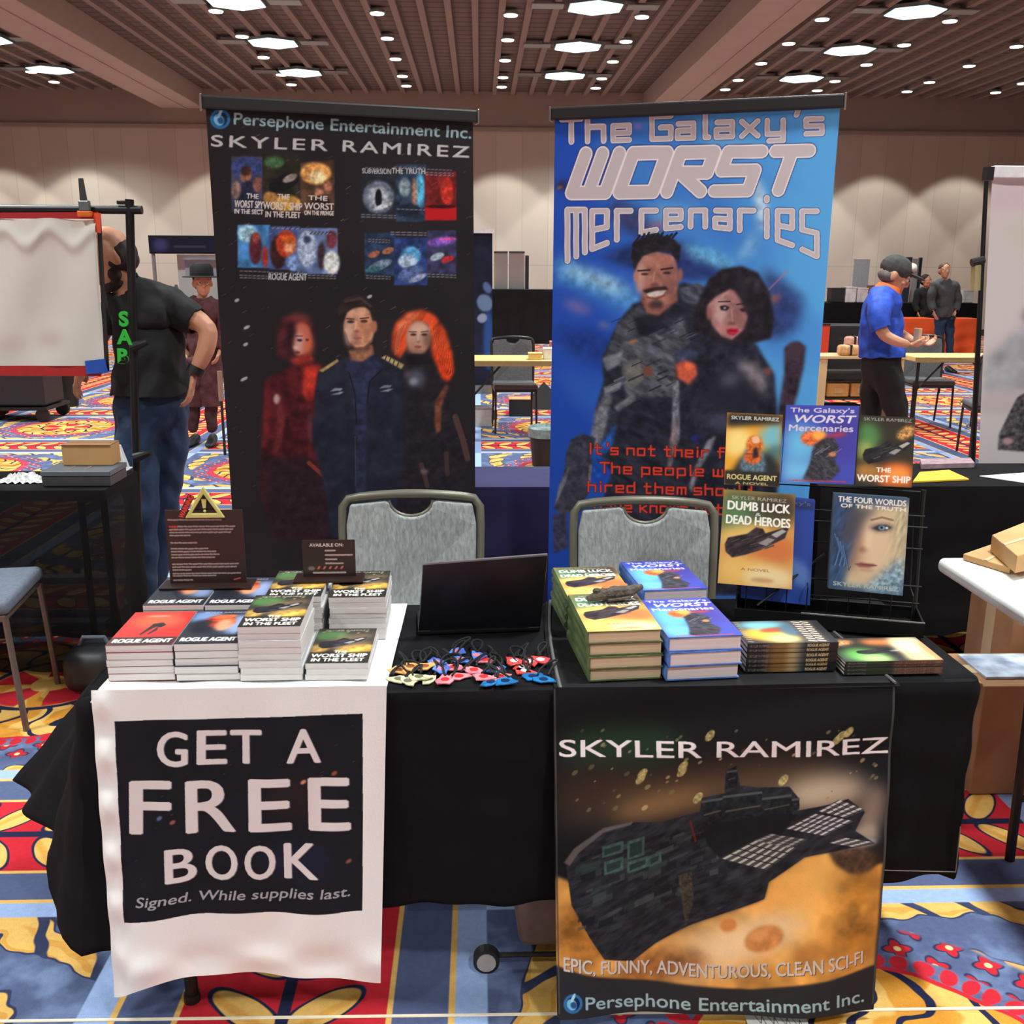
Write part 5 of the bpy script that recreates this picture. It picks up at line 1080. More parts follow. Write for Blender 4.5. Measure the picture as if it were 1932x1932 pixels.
mb = MB(); mb.hexa([(-.02,-.02,.006),(.03,-.024,.010),(.03,.024,.010),(-.02,.02,.006)], [(-.02,-.02,.010),(.03,-.024,.014),(.03,.024,.014),(-.02,.02,.010)]); obj('wing', mb, rk, sm)
# ================================================================= signs, laptop, keychains
dkb = mat('dark_acrylic', hexc(44, 28, 26), 0.3, var=.05)
def sign(name, label, bl, br, yt, v, zb, paint, base_px):
    ul = (atP(bl[0], bl[1], FLc+TN*v, TN)-FLc).dot(TT); ur = (atP(br[0], br[1], FLc+TN*v, TN)-FLc).dot(TT)
    zt_ = ztop((bl[0]+br[0])/2, yt, v); w = ur-ul; h = zt_-zb
    t = thing(name, label, 'sign', tb((ul+ur)/2, v, zb), ANG)
    obj('panel', MB().box(-w/2, w/2, 0, .004, .004, h), dkb, t, bev=.001)
    mb = MB().box(-w/2-base_px, w/2+base_px, -.035, .03, 0, .005); obj('base', mb, dkb, t, bev=.0015)
    cv = Canvas(w, h-.004, .0009, hexc(46, 29, 27)); paint(cv)
    cv.mesh('printed_face', printed('sign_print', .35), lambda a, b: ((a-.5)*w, np.full_like(a, -.0007), .004+(h-.004)*(1-b)), t)
    return t, w, h
def tline(cv, x0, x1, y, c=(176,156,150), w=.028, n=None):
    rs = random.Random(int(y*1000)); x = x0
    while x < x1:
        l = rs.uniform(.02, .07); L_(cv, [(x, y+rs.uniform(-.003, .003)), (min(x+l, x1), y)], w*.8, c, .85); x += l+.022
def paint1(cv):
    tline(cv, .04, .72, .13, (170,140,134), .03)
    for i, y in enumerate((.22,.26,.30,.34)): tline(cv, .16 if i == 0 else .05, (.9,.86,.84,.3)[i], y)
    T_(cv,'WARNING',.04,.235,.15,.235,.03,(214,60,50),.02)
    tline(cv, .05, .4, .44)
    for i, y in enumerate((.52,.56,.60,.64)): tline(cv, .05, (.52,.62,.66,.6)[i], y)
    for i, y in enumerate((.73,.77,.81)): tline(cv, .05, (.92,.88,.3)[i], y)
    for i, y in enumerate((.86,.89)): tline(cv, .05, (.94,.6)[i], y)
    tline(cv, .05, .3, .95); L_(cv, [(.84,.95),(.92,.93)], .02, (200,90,80), .9)
zs1 = max(zE, zF)+.0012
s1, w1, h1_ = sign('tabletop_sign', 'dark brown upright sign topped by a yellow warning triangle', (322, 1104), (466, 1108), 962, vb+.135, zs1, paint1, .018)
ye = mat('pale_yellow_plastic', hexc(206, 200, 120), 0.4); redp = mat('red_plastic', hexc(214, 50, 40), 0.4)
tri = [(0, .066), (.045, -.008), (-.045, -.008)]; tri2 = [(0, .048), (.029, .003), (-.029, .003)]
mb = MB(); N3 = 3; cxs, czs = w1*.02, h1_-.010
vs = []
for yy in (-.006, .002):
    for P3 in (tri, tri2): vs += [(cxs+a, yy, czs+b) for a, b in P3]
fs = []
for i in range(3):
    j = (i+1) % 3; fs += [(i, j, 3+j, 3+i), (6+i, 6+j, 9+j, 9+i), (i, j, 6+j, 6+i), (3+i, 3+j, 9+j, 9+i)]
mb.add(vs, fs); wt = obj('warning_triangle', mb, ye, s1, bev=.002, seg=3)
mb = MB(); mb.prism([(-.0055,.036),(.0055,.036),(.0032,.015),(-.0032,.015)], -.005, .001, lambda a, b, d: (cxs+a, d, czs+b)); obj('exclamation_bar', mb, ye, wt)
mb = MB(); mb.sph((cxs, -.002, czs+.008), .0038, 8, 6); obj('exclamation_dot', mb, ye, wt)
obj('triangle_backing', MB().prism([(0,.058),(.038,-.006),(-.038,-.006)], .0022, .004, lambda a, b, d: (cxs+a, d, czs+b)), blk, wt)
cvw = Canvas(.052, .012, .0008, hexc(46, 29, 27)); T_(cvw, 'WARNING', .02, .9, .98, .9, .8, (226,60,48), .06)
ang = math.radians(62)
cvw.mesh('warning_lettering', printed('sign_print', .35), lambda a, b: (cxs-.062+a*.060*math.cos(ang)+b*.015*math.sin(ang), np.full_like(a, -.003), czs-.004+a*.060*math.sin(ang)-b*.015*math.cos(ang)), s1)
def paint2(cv):
    T_(cv,'AVAILABLE ON:',.14,.17,.78,.17,.09,(224,206,200),.03)
    for i, (y, x1) in enumerate(((.28,.62),(.40,.94),(.52,.64),(.63,.78))): tline(cv, .44, x1, y, (196,176,170), .045)
    cv.ell(.16,.76,.07,.06,hexc(120,110,108),0,.01)
    for i in range(5): P_(cv, [(.26+i*.11,.78),(.30+i*.11,.70),(.34+i*.11,.70),(.30+i*.11,.79)], (214,110,80), .006)
    tline(cv, .2, .8, .88, (206,190,184), .045)
s2, w2_, h2_ = sign('tabletop_sign', 'small dark brown sign on the books nearest the laptop', (573, 1096), (672, 1100), 1019, vb+.125, max(zG, zH)+.0012, paint2, .02)
# ---- laptop seen from behind
la, lb_ = atZ(789, 1190, .757), atZ(1020, 1182, .757)
lap = thing('laptop', 'black laptop seen from behind, lid open, between the book stacks', 'laptop', ((la.x+lb_.x)/2, (la.y+lb_.y)/2, .7435))
U = (lb_-la).normalized(); Nn = Vector((-U.y, U.x, 0)); wl = (lb_-la).length
t0 = atP(798, 1066, la-Nn*.045, Nn); t1_ = atP(1034, 1048, la-Nn*.045, Nn)
lapm = mat('laptop_black', hexc(18, 18, 22), 0.35); lape = mat('laptop_edge', hexc(150, 148, 150), 0.3, .6)
def lidpt(s_, k, off): a = la.lerp(lb_, s_); b = t0.lerp(t1_, s_); return a.lerp(b, k)+Nn*off
mb = MB(); mb.hexa([lidpt(0,0,0), lidpt(1,0,0), lidpt(1,0,.006), lidpt(0,0,.006)], [lidpt(0,1,0), lidpt(1,1,0), lidpt(1,1,.006), lidpt(0,1,.006)]); obj('lid', mb, lapm, lap, world=True, bev=.002)
mb = MB(); mb.hexa([lidpt(0.005,.995,-.0006), lidpt(.995,.995,-.0006), lidpt(.995,.995,.0066), lidpt(0.005,.995,.0066)], [lidpt(0.005,1.022,-.0006), lidpt(.995,1.022,-.0006), lidpt(.995,1.022,.0066), lidpt(0.005,1.022,.0066)]); obj('lid_edge', mb, lape, lap, world=True, bev=.0008)
mb = MB(); mb.hexa([lidpt(.03,.05,.0062), lidpt(.97,.05,.0062), lidpt(.97,.05,.0068), lidpt(.03,.05,.0068)], [lidpt(.03,.95,.0062), lidpt(.97,.95,.0062), lidpt(.97,.95,.0068), lidpt(.03,.95,.0068)]); obj('screen', mb, mat('screen_glass', hexc(30, 34, 44), .1), lap, world=True)
def bs(s_, k, z): p = la.lerp(lb_, s_)+Nn*k; return (p.x, p.y, z)
mb = MB(); mb.hexa([bs(0,.002,.745), bs(1,.002,.745), bs(1,.152,.745), bs(0,.152,.745)], [bs(0,.002,.757), bs(1,.002,.757), bs(1,.152,.753), bs(0,.152,.753)]); obj('keyboard_base', mb, lapm, lap, world=True, bev=.003)
mb = MB(); mb.tube([bs(.1,.004,.758), bs(.9,.004,.758)], .004, 8); obj('hinge', mb, lapm, lap, world=True)
# ---- keychains
cord = mat('black_cord', hexc(14, 14, 15), .8)
kc = {'gold': (mat('kc_gold', hexc(232,170,100), .3), mat('kc_brown', hexc(150,84,50), .3)), 'cream': (mat('kc_cream', hexc(206,200,160), .3, var=.5, scale=120), mat('kc_grey', hexc(110,110,90), .3)),
      'blue': (mat('kc_blue', hexc(84,120,226), .3, var=.5, scale=90), mat('kc_pink', hexc(236,130,150), .3)), 'pink': (mat('kc_pink2', hexc(240,130,140), .3, var=.4, scale=90), mat('kc_red', hexc(226,50,50), .3)),
      'red': (mat('kc_red2', hexc(214,70,70), .3, var=.5, scale=90), mat('kc_white', hexc(235,225,225), .3)), 'teal': (mat('kc_teal', hexc(26,110,170), .3, var=.4, scale=90), mat('kc_navy', hexc(24,40,80), .3))}
KL = [(752,1266,'gold'),(776,1259,'gold'),(801,1258,'gold'),(752,1283,'cream'),(771,1286,'cream'),(790,1279,'cream'),(808,1283,'cream'),(824,1250,'blue'),(834,1264,'blue'),(862,1231,'blue'),(868,1246,'blue'),(901,1238,'blue'),(914,1247,'pink'),(856,1261,'pink'),(838,1284,'pink'),(866,1277,'pink'),(893,1266,'pink'),(912,1279,'pink'),(938,1265,'blue'),(944,1279,'pink'),(968,1249,'red'),(984,1260,'red'),(1002,1249,'red'),(1021,1246,'red'),(990,1268,'red'),(924,1288,'teal'),(954,1287,'teal'),(1004,1277,'teal'),(1026,1283,'teal')]
rs = random.Random(21)
def where(i, x):
    return ['near the left edge', 'left of the middle', 'in the middle', 'right of the middle', 'near the black runner'][min(4, int((x-740)/60))]
desc = dict(gold='orange', cream='cream patterned', blue='bright blue', pink='pink and red', red='red and white', teal='teal blue')
cnt = {}
for i, (x, y, c) in enumerate(KL):
    p = atZ(x, y, .7455+.0025*(i % 3)); a = rs.uniform(0, 6.28); cnt[c] = cnt.get(c, 0)+1
    rowd = 'back of the pile' if y < 1255 else ('middle of the pile' if y < 1272 else 'front of the pile')
    t = thing('keychain', '%s keychain with black cord, %s, %s' % (desc[c], where(i, x), rowd), 'keychain', (p.x, p.y, p.z), a, 'keychains heaped on the black cloth')
    n = 9; R = [.0205*(1+.25*math.sin(k*2.3+i)) for k in range(n)]
    mb = MB(); mb.prism([(R[k]*math.cos(2*math.pi*k/n)*.8, R[k]*math.sin(2*math.pi*k/n)*1.15) for k in range(n)], 0, .003, lambda u, v, d: (u, v, d)); obj('charm', mb, kc[c][0], t, bev=.0006)
    mb = MB(); mb.prism([(.013*math.cos(2*math.pi*k/7)*.7+.002, .010*math.sin(2*math.pi*k/7)) for k in range(7)], .003, .0036, lambda u, v, d: (u, v, d)); obj('printed_motif', mb, kc[c][1], t)
    # the cord runs back from the charm, in the hall's own directions
    L_c = rs.uniform(.045, .075); sx = rs.uniform(-.03, .03); Rm = Matrix.Rotation(-a, 3, 'Z')
    pts = [Rm @ Vector((sx*math.sin(s_*2)+.012*math.cos(s_*6.28+i), .016+L_c*math.sin(s_*3.14), .004+.006*math.sin(s_*3.14))) for s_ in [k/11 for k in range(12)]]
    mb = MB(); mb.tube(pts, .0023, 6); obj('cord', mb, cord, t)
# ================================================================= chairs
fr_m = mat('olive_frame', hexc(118, 114, 100), .4, .3, var=.04); fab = mat('grey_upholstery', hexc(158, 162, 162), .9, var=.25, scale=120, bump=.4, bscale=160, stretch=(1, 1, .25))
def make_chair(label, fabm, frm, name='banquet_chair', group=None):
    t = thing(name, label, 'chair', group=group); W = .205
    def bk(x, z): return .205+.06*((z-.45)/.45)-.03*(1-(x/W)**2)*(z-.45)/.45   # depth of the back at height z
    pts = [(-W*.93, bk(-W, .30), .30), (-W, bk(W, .5), .50), (-W*1.03, bk(W, .8), .80), (-W*1.02, bk(W, .84), .852), (-W*.93, bk(W, .87), .877)]
    pts += [(x, bk(x, .9), .880+.018*(1-(x/(W*.9))**2)) for x in [W*.9*(i/6-1) for i in range(1, 12)]]
    pts += [(W*.93, bk(W, .87), .877), (W*1.02, bk(W, .84), .852), (W*1.03, bk(W, .8), .80), (W, bk(W, .5), .50), (W*.93, bk(W, .30), .30)]
    mb = MB(); mb.tube(pts, .0135, 10, flat=1.0); obj('back_frame', mb, frm, t, smooth=True)
    Nr = .066; P2 = [(-W+.012, .46), (W-.012, .46), (W*1.03-.014, .80), (W*1.0-.02, .862)]
    P2 += [(Nr+.012, .876)]+[(Nr*math.cos(a), .872-.030*0-.045*math.sin(a)) for a in [i*math.pi/10 for i in range(0, 11)]]+[(-Nr-.012, .876)]
    P2 += [(-W*1.0+.02, .862), (-W*1.03+.014, .80)]
    mb = MB(); mb.prism(P2, -.016, .014, lambda a, b, d: (a, bk(a, b)+d, b)); obj('backrest', mb, fabm, t, bev=.006, seg=3)
    mb = MB(); mb.tube([(Nr*1.0*math.cos(a), bk(Nr*math.cos(a), .86)-.002, .878-.049*math.sin(a)) for a in [i*math.pi/12 for i in range(13)]], .006, 8); obj('handle_rim', mb, frm, t, smooth=True)
    mb = MB(); mb.hexa([(-.215,-.21,.425),(.215,-.21,.425),(.205,.20,.425),(-.205,.20,.425)], [(-.21,-.205,.475),(.21,-.205,.475),(.20,.195,.475),(-.20,.195,.475)]); obj('seat', mb, fabm, t, bev=.02, seg=4, smooth=True)
    mb = MB(); mb.box(-.205,.205,-.195,.19,.400,.425); obj('seat_frame', mb, frm, t, bev=.004)
    for sx in (-1, 1):
        mb = MB(); mb.tube([(sx*.195, -.19, .41), (sx*.20, -.215, 0)], .011, 8); obj('leg', mb, frm, t)
        mb = MB(); mb.tube([(sx*.192, .195, .32), (sx*.20, .26, 0)], .011, 8); obj('leg', mb, frm, t)
    return t
ch = make_chair('grey upholstered chair with handle notch, behind the laptop and left books', fab, fr_m)
c1 = atZ(778, 927, .905); ch.location = (c1.x, c1.y-.235, 0); ch.rotation_euler = (0, 0, .02); ch['group'] = 'two chairs behind the table'
c2 = atZ(1214, 939, .905)
dup(ch, (c2.x, c2.y-.235, 0), -.03, 'grey upholstered chair with handle notch, left of the wire book rack', 'two chairs behind the table')
# ================================================================= wire rack with books
wire = mat('black_wire', hexc(30, 30, 30), .4, .5); shine = mat('bare_metal', hexc(190, 184, 180), .25, .8)
ra, rb = atZ(1385, 1176, .7475), atZ(1742, 1207, .7475); RU = (rb-ra); RU.z = 0; rw = RU.length; RU.normalize(); RN = Vector((-RU.y, RU.x, 0))
rack = thing('wire_book_rack', 'black wire display rack holding face-out books at the right end', 'rack', ((ra.x+rb.x)/2, (ra.y+rb.y)/2, .7505))
def rp(a, d, z): p = ra+RU*a+RN*d; return Vector((p.x, p.y, z))
def rbox(a0, a1, d0, d1, z0, z1): return MB().hexa([rp(a0,d0,z0),rp(a1,d0,z0),rp(a1,d1,z0),rp(a0,d1,z0)], [rp(a0,d0,z1),rp(a1,d0,z1),rp(a1,d1,z1),rp(a0,d1,z1)])
mb = rbox(0, rw, 0, .12, .751, .755)
for bb_ in ((0, rw, 0, .004, .755, .785), (0, rw, .116, .12, .752, .785), (0, .004, .004, .116, .752, .785), (rw-.004, rw, .004, .116, .752, .785)):
    e = rbox(*bb_); mb.add(e.v, e.f)
obj('tray', mb, wire, rack, world=True)
obj('tray_rim', rbox(.15, rw, -.001, .005, .785, .7875), shine, rack, world=True)
for a in (.006, rw-.006):
    mb = MB(); mb.tube([rp(a, .11, .75), rp(a, .16, 1.0 if a > .1 else 1.02), rp(a, .165, 1.06)], .006, 8); obj('post', mb, wire, rack, world=True)
for z, d in ((.80,.10),(.845,.09),(.925,.13),(.985,.10),(1.0,.15),(1.055,.165)):
    mb = MB(); mb.tube([rp(0, d, z), rp(rw, d, z)], .0018, 6); obj('cross_wire', mb, wire, rack, world=True)
for k_ in range(9):
    a = rw*(k_+.5)/9; mb = MB(); mb.tube([rp(a, .045, .758), rp(a, .045, .835), rp(a, .10, .84), rp(a, .155, 1.0)], .0014, 6); obj('wire_upright', mb, wire, rack, world=True)
mb = MB(); mb.tube([rp(.05, .02, .79), rp(.20, .12, .90)], .003, 6); obj('brace', mb, wire, rack, world=True)
def rack_book(name, lab, quad, d0, d1, th, art, hard, pagem=page_l, wrap=None, grp='books shown on the wire rack'):
    """quad: measured front-cover corners TL TR BL BR; the cover leans back from depth d0 at its foot to d1 at its head"""
    TLp, TRp, BLp, BRp = quad
    b0, b1 = atP(*BLp, ra+RN*d0, RN), atP(*BRp, ra+RN*d0, RN); t0_, t1_2 = atP(*TLp, ra+RN*d1, RN), atP(*TRp, ra+RN*d1, RN)
    zb = (b0.z+b1.z)/2; zt2 = (t0_.z+t1_2.z)/2
    dx_ = (b1-b0); wv = dx_.length
    t = thing(name, lab, 'book', (b0+b1)/2, group=grp)
    n = (b1-b0).cross(t0_-b0).normalized()
    if n.y < 0: n = -n
    e = .003 if hard else .0005
    def q_(s_, k, o): return b0.lerp(b1, s_).lerp(t0_.lerp(t1_2, s_), k)+n*o
    f_ = e/wv
    mb = MB(); mb.hexa([q_(f_,f_,.001), q_(1-f_,f_,.001), q_(1-f_,f_,th-.001), q_(f_,f_,th-.001)], [q_(f_,1-f_,.001), q_(1-f_,1-f_,.001), q_(1-f_,1-f_,th-.001), q_(f_,1-f_,th-.001)]); obj('page_block', mb, pagem, t, world=True)
    mb = MB()
    for o0, o1 in ((0, .0012), (th-.0012, th)): mb.hexa([q_(0,0,o0), q_(1,0,o0), q_(1,0,o1), q_(0,0,o1)], [q_(0,1,o0), q_(1,1,o0), q_(1,1,o1), q_(0,1,o1)])
    mb.hexa([q_(-.004,0,0), q_(.006,0,0), q_(.006,0,th), q_(-.004,0,th)], [q_(-.004,1,0), q_(.006,1,0), q_(.006,1,th), q_(-.004,1,th)]); obj('cover', mb, wrap or blk, t, world=True)
    cv = Canvas(wv, (t0_-b0).length, .0011, hexc(60, 60, 70)); art(cv)
    A, B, Cc, D = q_(0,1,-.0006), q_(1,1,-.0006), q_(0,0,-.0006), q_(1,0,-.0006); cv.plane = (A, B, Cc, D); fl = cv.flat(); 
    cv.mesh('front_print', ink, lambda a, b: fl(a, b), t, world=True)
    return t
blue_w = mat('cover_blue', hexc(44, 72, 160), .5, var=.3, scale=20)
rack_book('paperback_book', 'orange and teal paperback with a copper-haired figure, top left of the rack', ((1372,778),(1477,783),(1366,914),(1470,919)), .12, .15, .018, art_orange, False)
rack_book('hardcover_book', 'thick blue hardcover standing highest in the middle of the rack', ((1484,764),(1621,766),(1473,910),(1611,914)), .115, .145, .034, art_galaxy, True, wrap=blue_w)
rack_book('paperback_book', 'dark green spaceship paperback at the top right of the rack', ((1622,783),(1727,788),(1613,915),(1720,920)), .12, .15, .018, art_worst, False)
rack_book('hardcover_book', 'green and orange spaceship hardcover at the lower left of the rack', ((1366,924),(1501,934),(1354,1100),(1494,1112)), .030, .062, .028, art_dumb, True, wrap=wrapc['dumb'], pagem=page_c)
def art_plain_blue(cv):
    cv.a[:] = hexc(44, 76, 170); E_(cv,.8,.7,.3,.1,(110,150,220),40,.05,.8); T_(cv,"The Galaxy's",.06,.06,.94,.06,.04,(200,200,215)); P_(cv,[(0,.02),(1,.02),(1,.1),(0,.1)],(34,40,80),.02,.6)
rack_book('hardcover_book', 'blue hardcover half hidden behind the green and orange one', ((1404,930),(1538,944),(1398,1128),(1528,1142)), .07, .10, .026, art_plain_blue, True, wrap=blue_w)
rack_book('hardcover_book', 'hardcover with a blonde face on it, lower right of the rack', ((1574,930),(1716,940),(1563,1110),(1703,1124)), .030, .062, .03, art_face, True, wrap=mat('cover_slate', hexc(70, 84, 96), .5))
# ================================================================= furniture in the hall
blackcl = mat('black_drape', hexc(20, 19, 21), .85, var=.2, scale=5, bump=.3, bscale=14, spec=.1)
def draped(name, label, x0, x1, y0, y1, h, clm, hem=0.02, cat='table', fold=.012, legs=True, ft=30, topm=None, lean=0.0, alpha=None, thing_name='draped_table'):
    t = thing(thing_name, label, cat, ((x0+x1)/2, (y0+y1)/2, 0))
    obj('tabletop', MB().box(x0+.012, x1-.012, y0+.012, y1-.012, h-.045, h-.006), grey_pl, t, world=True)
    for sx in (x0+.12, x1-.12):
        for sy in (y0+.07, y1-.07): obj('leg', MB().tube([(sx, sy, 0), (sx, sy, h-.045)], .014, 8), dk_metal, t, world=True)
    per = []; R = .02
    for (ax, ay, bx, by, nx_, ny_) in ((x0, y1, x0, y0, -1, 0), (x0, y0, x1, y0, 0, -1), (x1, y0, x1, y1, 1, 0), (x1, y1, x0, y1, 0, 1)):
        L = math.hypot(bx-ax, by-ay); n = max(6, int(L*ft))
        for i in range(n): k = i/n; per.append((ax+(bx-ax)*k, ay+(by-ay)*k, nx_, ny_, L*k))
    M = len(per); D = 16; vs = []
    for j in range(D+1):
        k = j/D
        for i, (x, y, nx_, ny_, s_) in enumerate(per):
            z = h-(h-hem)*k; w = 0 if j == 0 else (.004+k*(fold+lean)+fold*(math.sin(s_*17+nx_*2)+.5*math.sin(s_*41+1+k*3))*k+.006*math.sin(k*19+s_*5)*math.sin(k*3.14))
            vs.append((x+nx_*w, y+ny_*w, z))
    fs = [(j*M+i, j*M+(i+1) % M, (j+1)*M+(i+1) % M, (j+1)*M+i) for j in range(D) for i in range(M)]
    fs.append(tuple(range(M)))
    mb = MB().add(vs, fs); o = obj('cloth', mb, clm, t, world=True, smooth=True)
    return t
sheer = mat('sheer_black', hexc(24, 23, 24), .8, var=.2, scale=4, alpha=.90, spec=.1)
TLy0 = atZ(197, 925, .745).y
draped('t', 'black-draped table at the left carrying a dark box and a small carton', -3.2, atZ(197, 925, .745).x, TLy0, TLy0+.36, .745, sheer, lean=-.01)
navy = mat('navy_cloth', hexc(38, 34, 82), .8, var=.15, scale=5, bump=.2, bscale=20)
n0 = atZ(960, 919, .745)
draped('t', 'navy-draped table behind the two chairs, between the banners', -.35, 1.18, n0.y, n0.y+.40, .745, navy)
r0 = atZ(1545, 916, .745)
draped('t', 'black-draped table behind the wire rack with a yellow envelope on it', r0.x, r0.x+1.9, r0.y-.02, r0.y+.44, .745, blackcl, hem=.14, fold=.02)
# things on the left table
d0, d1 = atZ(80, 918, .747), atZ(210, 917, .747)
bx_ = thing('storage_box', 'flat dark grey lidded box on the left black-draped table', 'box', ((d0.x+d1.x)/2, d0.y+.09, .747))
gb = mat('dark_grey_card', hexc(58, 60, 64), .5); gl = mat('slate_lid', hexc(88, 96, 104), .4)
obj('body', MB().box(d0.x, d1.x, d0.y, d0.y+.18, .747, .785), gb, bx_, world=True, bev=.003); obj('lid', MB().box(d0.x-.003, d1.x+.003, d0.y-.003, d0.y+.183, .786, .806), gl, bx_, world=True, bev=.003)
for a in (.35, .6): obj('clasp', MB().box(d0.x+(d1.x-d0.x)*a-.006, d0.x+(d1.x-d0.x)*a+.006, d0.y+.03, d0.y+.10, .806, .8075), shine, bx_, world=True)
card = mat('corrugated_card', hexc(190, 146, 96), .85, var=.1, scale=10); card2 = mat('brown_card', hexc(150, 110, 76), .85, var=.12, scale=8); tape_m = mat('parcel_tape', hexc(206, 178, 140), .4)
e0, e1 = atY(120, 868, d0.y+.12), atY(214, 868, d0.y+.12)
cb = thing('cardboard_carton', 'small brown cardboard carton resting on the dark grey box', 'box', ((e0.x+e1.x)/2, d0.y+.13, .807))
obj('body', MB().box(e0.x, e1.x, d0.y+.11, d0.y+.20, .807, .807+.078), card, cb, world=True, bev=.002)
for sgn in (0, 1): obj('flap', MB().box(e0.x+.002, e1.x-.002, d0.y+(.105 if sgn == 0 else .156), d0.y+(.154 if sgn == 0 else .205), .886, .889), card2, cb, world=True)
p = atZ(228, 886, .747); ws_ = thing('white_stand', 'small white wedge-shaped stand on the corner of the left table', 'stand', p)
obj('wedge', MB().hexa([(-.03,-.02,0),(.03,-.02,0),(.03,.03,0),(-.03,.03,0)], [(-.028,.01,.10),(.0,.01,.10),(.0,.03,.10),(-.028,.03,.10)]), mat('white_plastic', hexc(220,220,224), .4), ws_, bev=.003)
obj('foot', MB().box(-.035, .035, -.03, .04, 0, .004), mat('white_plastic', hexc(220,220,224), .4), ws_)
p = atZ(45, 910, .747); bag = MB(); rs = random.Random(8)
bag.grid(20, 14, lambda a, b: (p.x-.10+.18*a+.01*math.sin(b*20), p.y-.02+.10*b, .749+.035*abs(math.sin(a*13+b*9))*math.sin(a*3.14)*math.sin(b*3.14)+.006*math.sin(a*40+b*31)*math.sin(a*3.14)))
tag(obj('plastic_bag', bag, mat('clear_plastic', hexc(225, 222, 220), .2, var=.4, scale=60), solid=.0015), 'crumpled clear plastic bag beside the dark grey box', 'bag')
# chair and bag in front of the left table
seat2 = mat('blue_grey_upholstery', hexc(96, 104, 118), .8, var=.15, scale=60, bump=.3, bscale=120)
fr2 = mat('bronze_frame', hexc(112, 100, 90), .35, .5)
lc = make_chair('blue-grey upholstered chair cut by the left edge, in front of the draped table', seat2, fr2)
lc.location = (-1.81, 3.33, 0); lc.rotation_euler = (0, 0, math.radians(98))
bg = thing('travel_bag', 'dark bag lying on the floor beside the left chair', 'bag', (-1.44, 3.52, 0)); bagm = mat('bag_black', hexc(34, 34, 38), .5, var=.2)
obj('body', MB().box(-1.56, -1.36, 3.43, 3.63, .004, .17), bagm, bg, world=True, bev=.05, seg=4, smooth=True)
obj('handle', MB().tube([(-1.52, 3.53, .16), (-1.50, 3.53, .20), (-1.42, 3.53, .20), (-1.40, 3.53, .16)], .008, 8), seat2, bg, world=True)
# ---- frame with the white hanging banner at the left
FY = 4.13
top = atY(246, 396, FY); bot = atY(266, 1190, FY); bot.z = 0
pipe_m = mat('black_pipe', hexc(36, 36, 38), .4, .4)
bfr = thing('banner_frame', 'black pipe frame at the left holding up a white banner', 'frame', (bot.x, FY, 0))
obj('upright', MB().tube([bot, Vector((top.x, FY, top.z+.04))], .017, 12), pipe_m, bfr, world=True, smooth=True)
l_end = atY(-260, 398, FY); l_end.z = top.z; r_end = atY(268, 396, FY); r_end.z = top.z
obj('crossbar', MB().tube([l_end, r_end], .017, 12), pipe_m, bfr, world=True, smooth=True)
lb = Vector((l_end.x+.05, FY, 0)); obj('upright', MB().tube([lb, Vector((lb.x, FY, top.z))], .017, 12), pipe_m, bfr, world=True)
for q_ in (bot, lb):
    for a in (20, 140, 260): obj('foot', MB().tube([(q_.x, FY, .16), (q_.x+.20*math.cos(math.radians(a)), FY+.20*math.sin(math.radians(a))+.02, .012)], .010, 8), pipe_m, bfr, world=True)
for py_ in (650, 858):
    kk = atY(255+(py_-396)*.025, py_, FY); obj('clamp_knob', MB().tube([kk+Vector((-.02, -.02, -.01)), kk+Vector((.05, -.03, .015))], [.022, .012], 10), pipe_m, bfr, world=True)
kk = atY(238, 386, FY); obj('wing_nut', MB().box(kk.x-.035, kk.x+.03, FY-.01, FY+.01, kk.z, kk.z+.016), pipe_m, bfr, world=True, bev=.004)
kk = atY(160, 396, FY-.03); cl_ = thing('spring_clamp', 'grey spring clamp with orange tips gripping the left crossbar', 'clamp', kk)
obj('handle', MB().hexa([(-.014,-.01,.01),(.014,-.01,.01),(.014,.01,.01),(-.014,.01,.01)], [(-.012,-.008,.12),(.004,-.008,.12),(.004,.008,.12),(-.012,.008,.12)]), mat('clamp_grey', hexc(60,66,68), .4), cl_, bev=.003)
obj('jaw', MB().box(-.02, .022, -.012, .012, -.004, .035), mat('clamp_steel', hexc(120,128,130), .3, .6), cl_, bev=.004); obj('tip', MB().box(-.028, .026, -.013, .013, -.026, -.004), mat('clamp_orange', hexc(230,110,30), .5), cl_, bev=.004)
hy = FY-.02; A = atY(-230, 411, hy); B = atY(181, 414, hy); Cc = atY(-230, 690, hy); D = atY(197, 690, hy)
hb = thing('hanging_banner', 'white hanging banner with red bottom edge at the far left', 'banner', ((A.x+B.x)/2, hy, Cc.z))
cw = Canvas((B-A).length, (A-Cc).length, .006, hexc(222, 219, 210), plane=(A, B, Cc, D))
cw.ell(95, 640, 26, 16, hexc(200, 184, 178), 0, 10, .8); cw.ell(20, 650, 30, 14, hexc(206, 192, 186), 0, 10, .7); cw.ell(90, 560, 60, 40, hexc(212, 206, 198), 0, 20, .6)
cw.line([(180, 440), (190, 640)], 2.2, hexc(190, 188, 180), .8)
fl_ = cw.flat()
def hpos(u, v):
    X_, Y_, Z_ = fl_(u, v); return X_, Y_-.006*np.sin(u*19+v*5)-.012*np.exp(-((v-.12-.05*np.sin(u*30))/.05)**2), Z_-.004*np.sin(u*22)*(1-v)
cw.mesh('sheet', printed('banner_cloth', .7), hpos, hb, world=True)
redm = mat('red_webbing', hexc(176, 34, 36), .7); bluem = mat('blue_tape', hexc(30, 84, 184), .5)
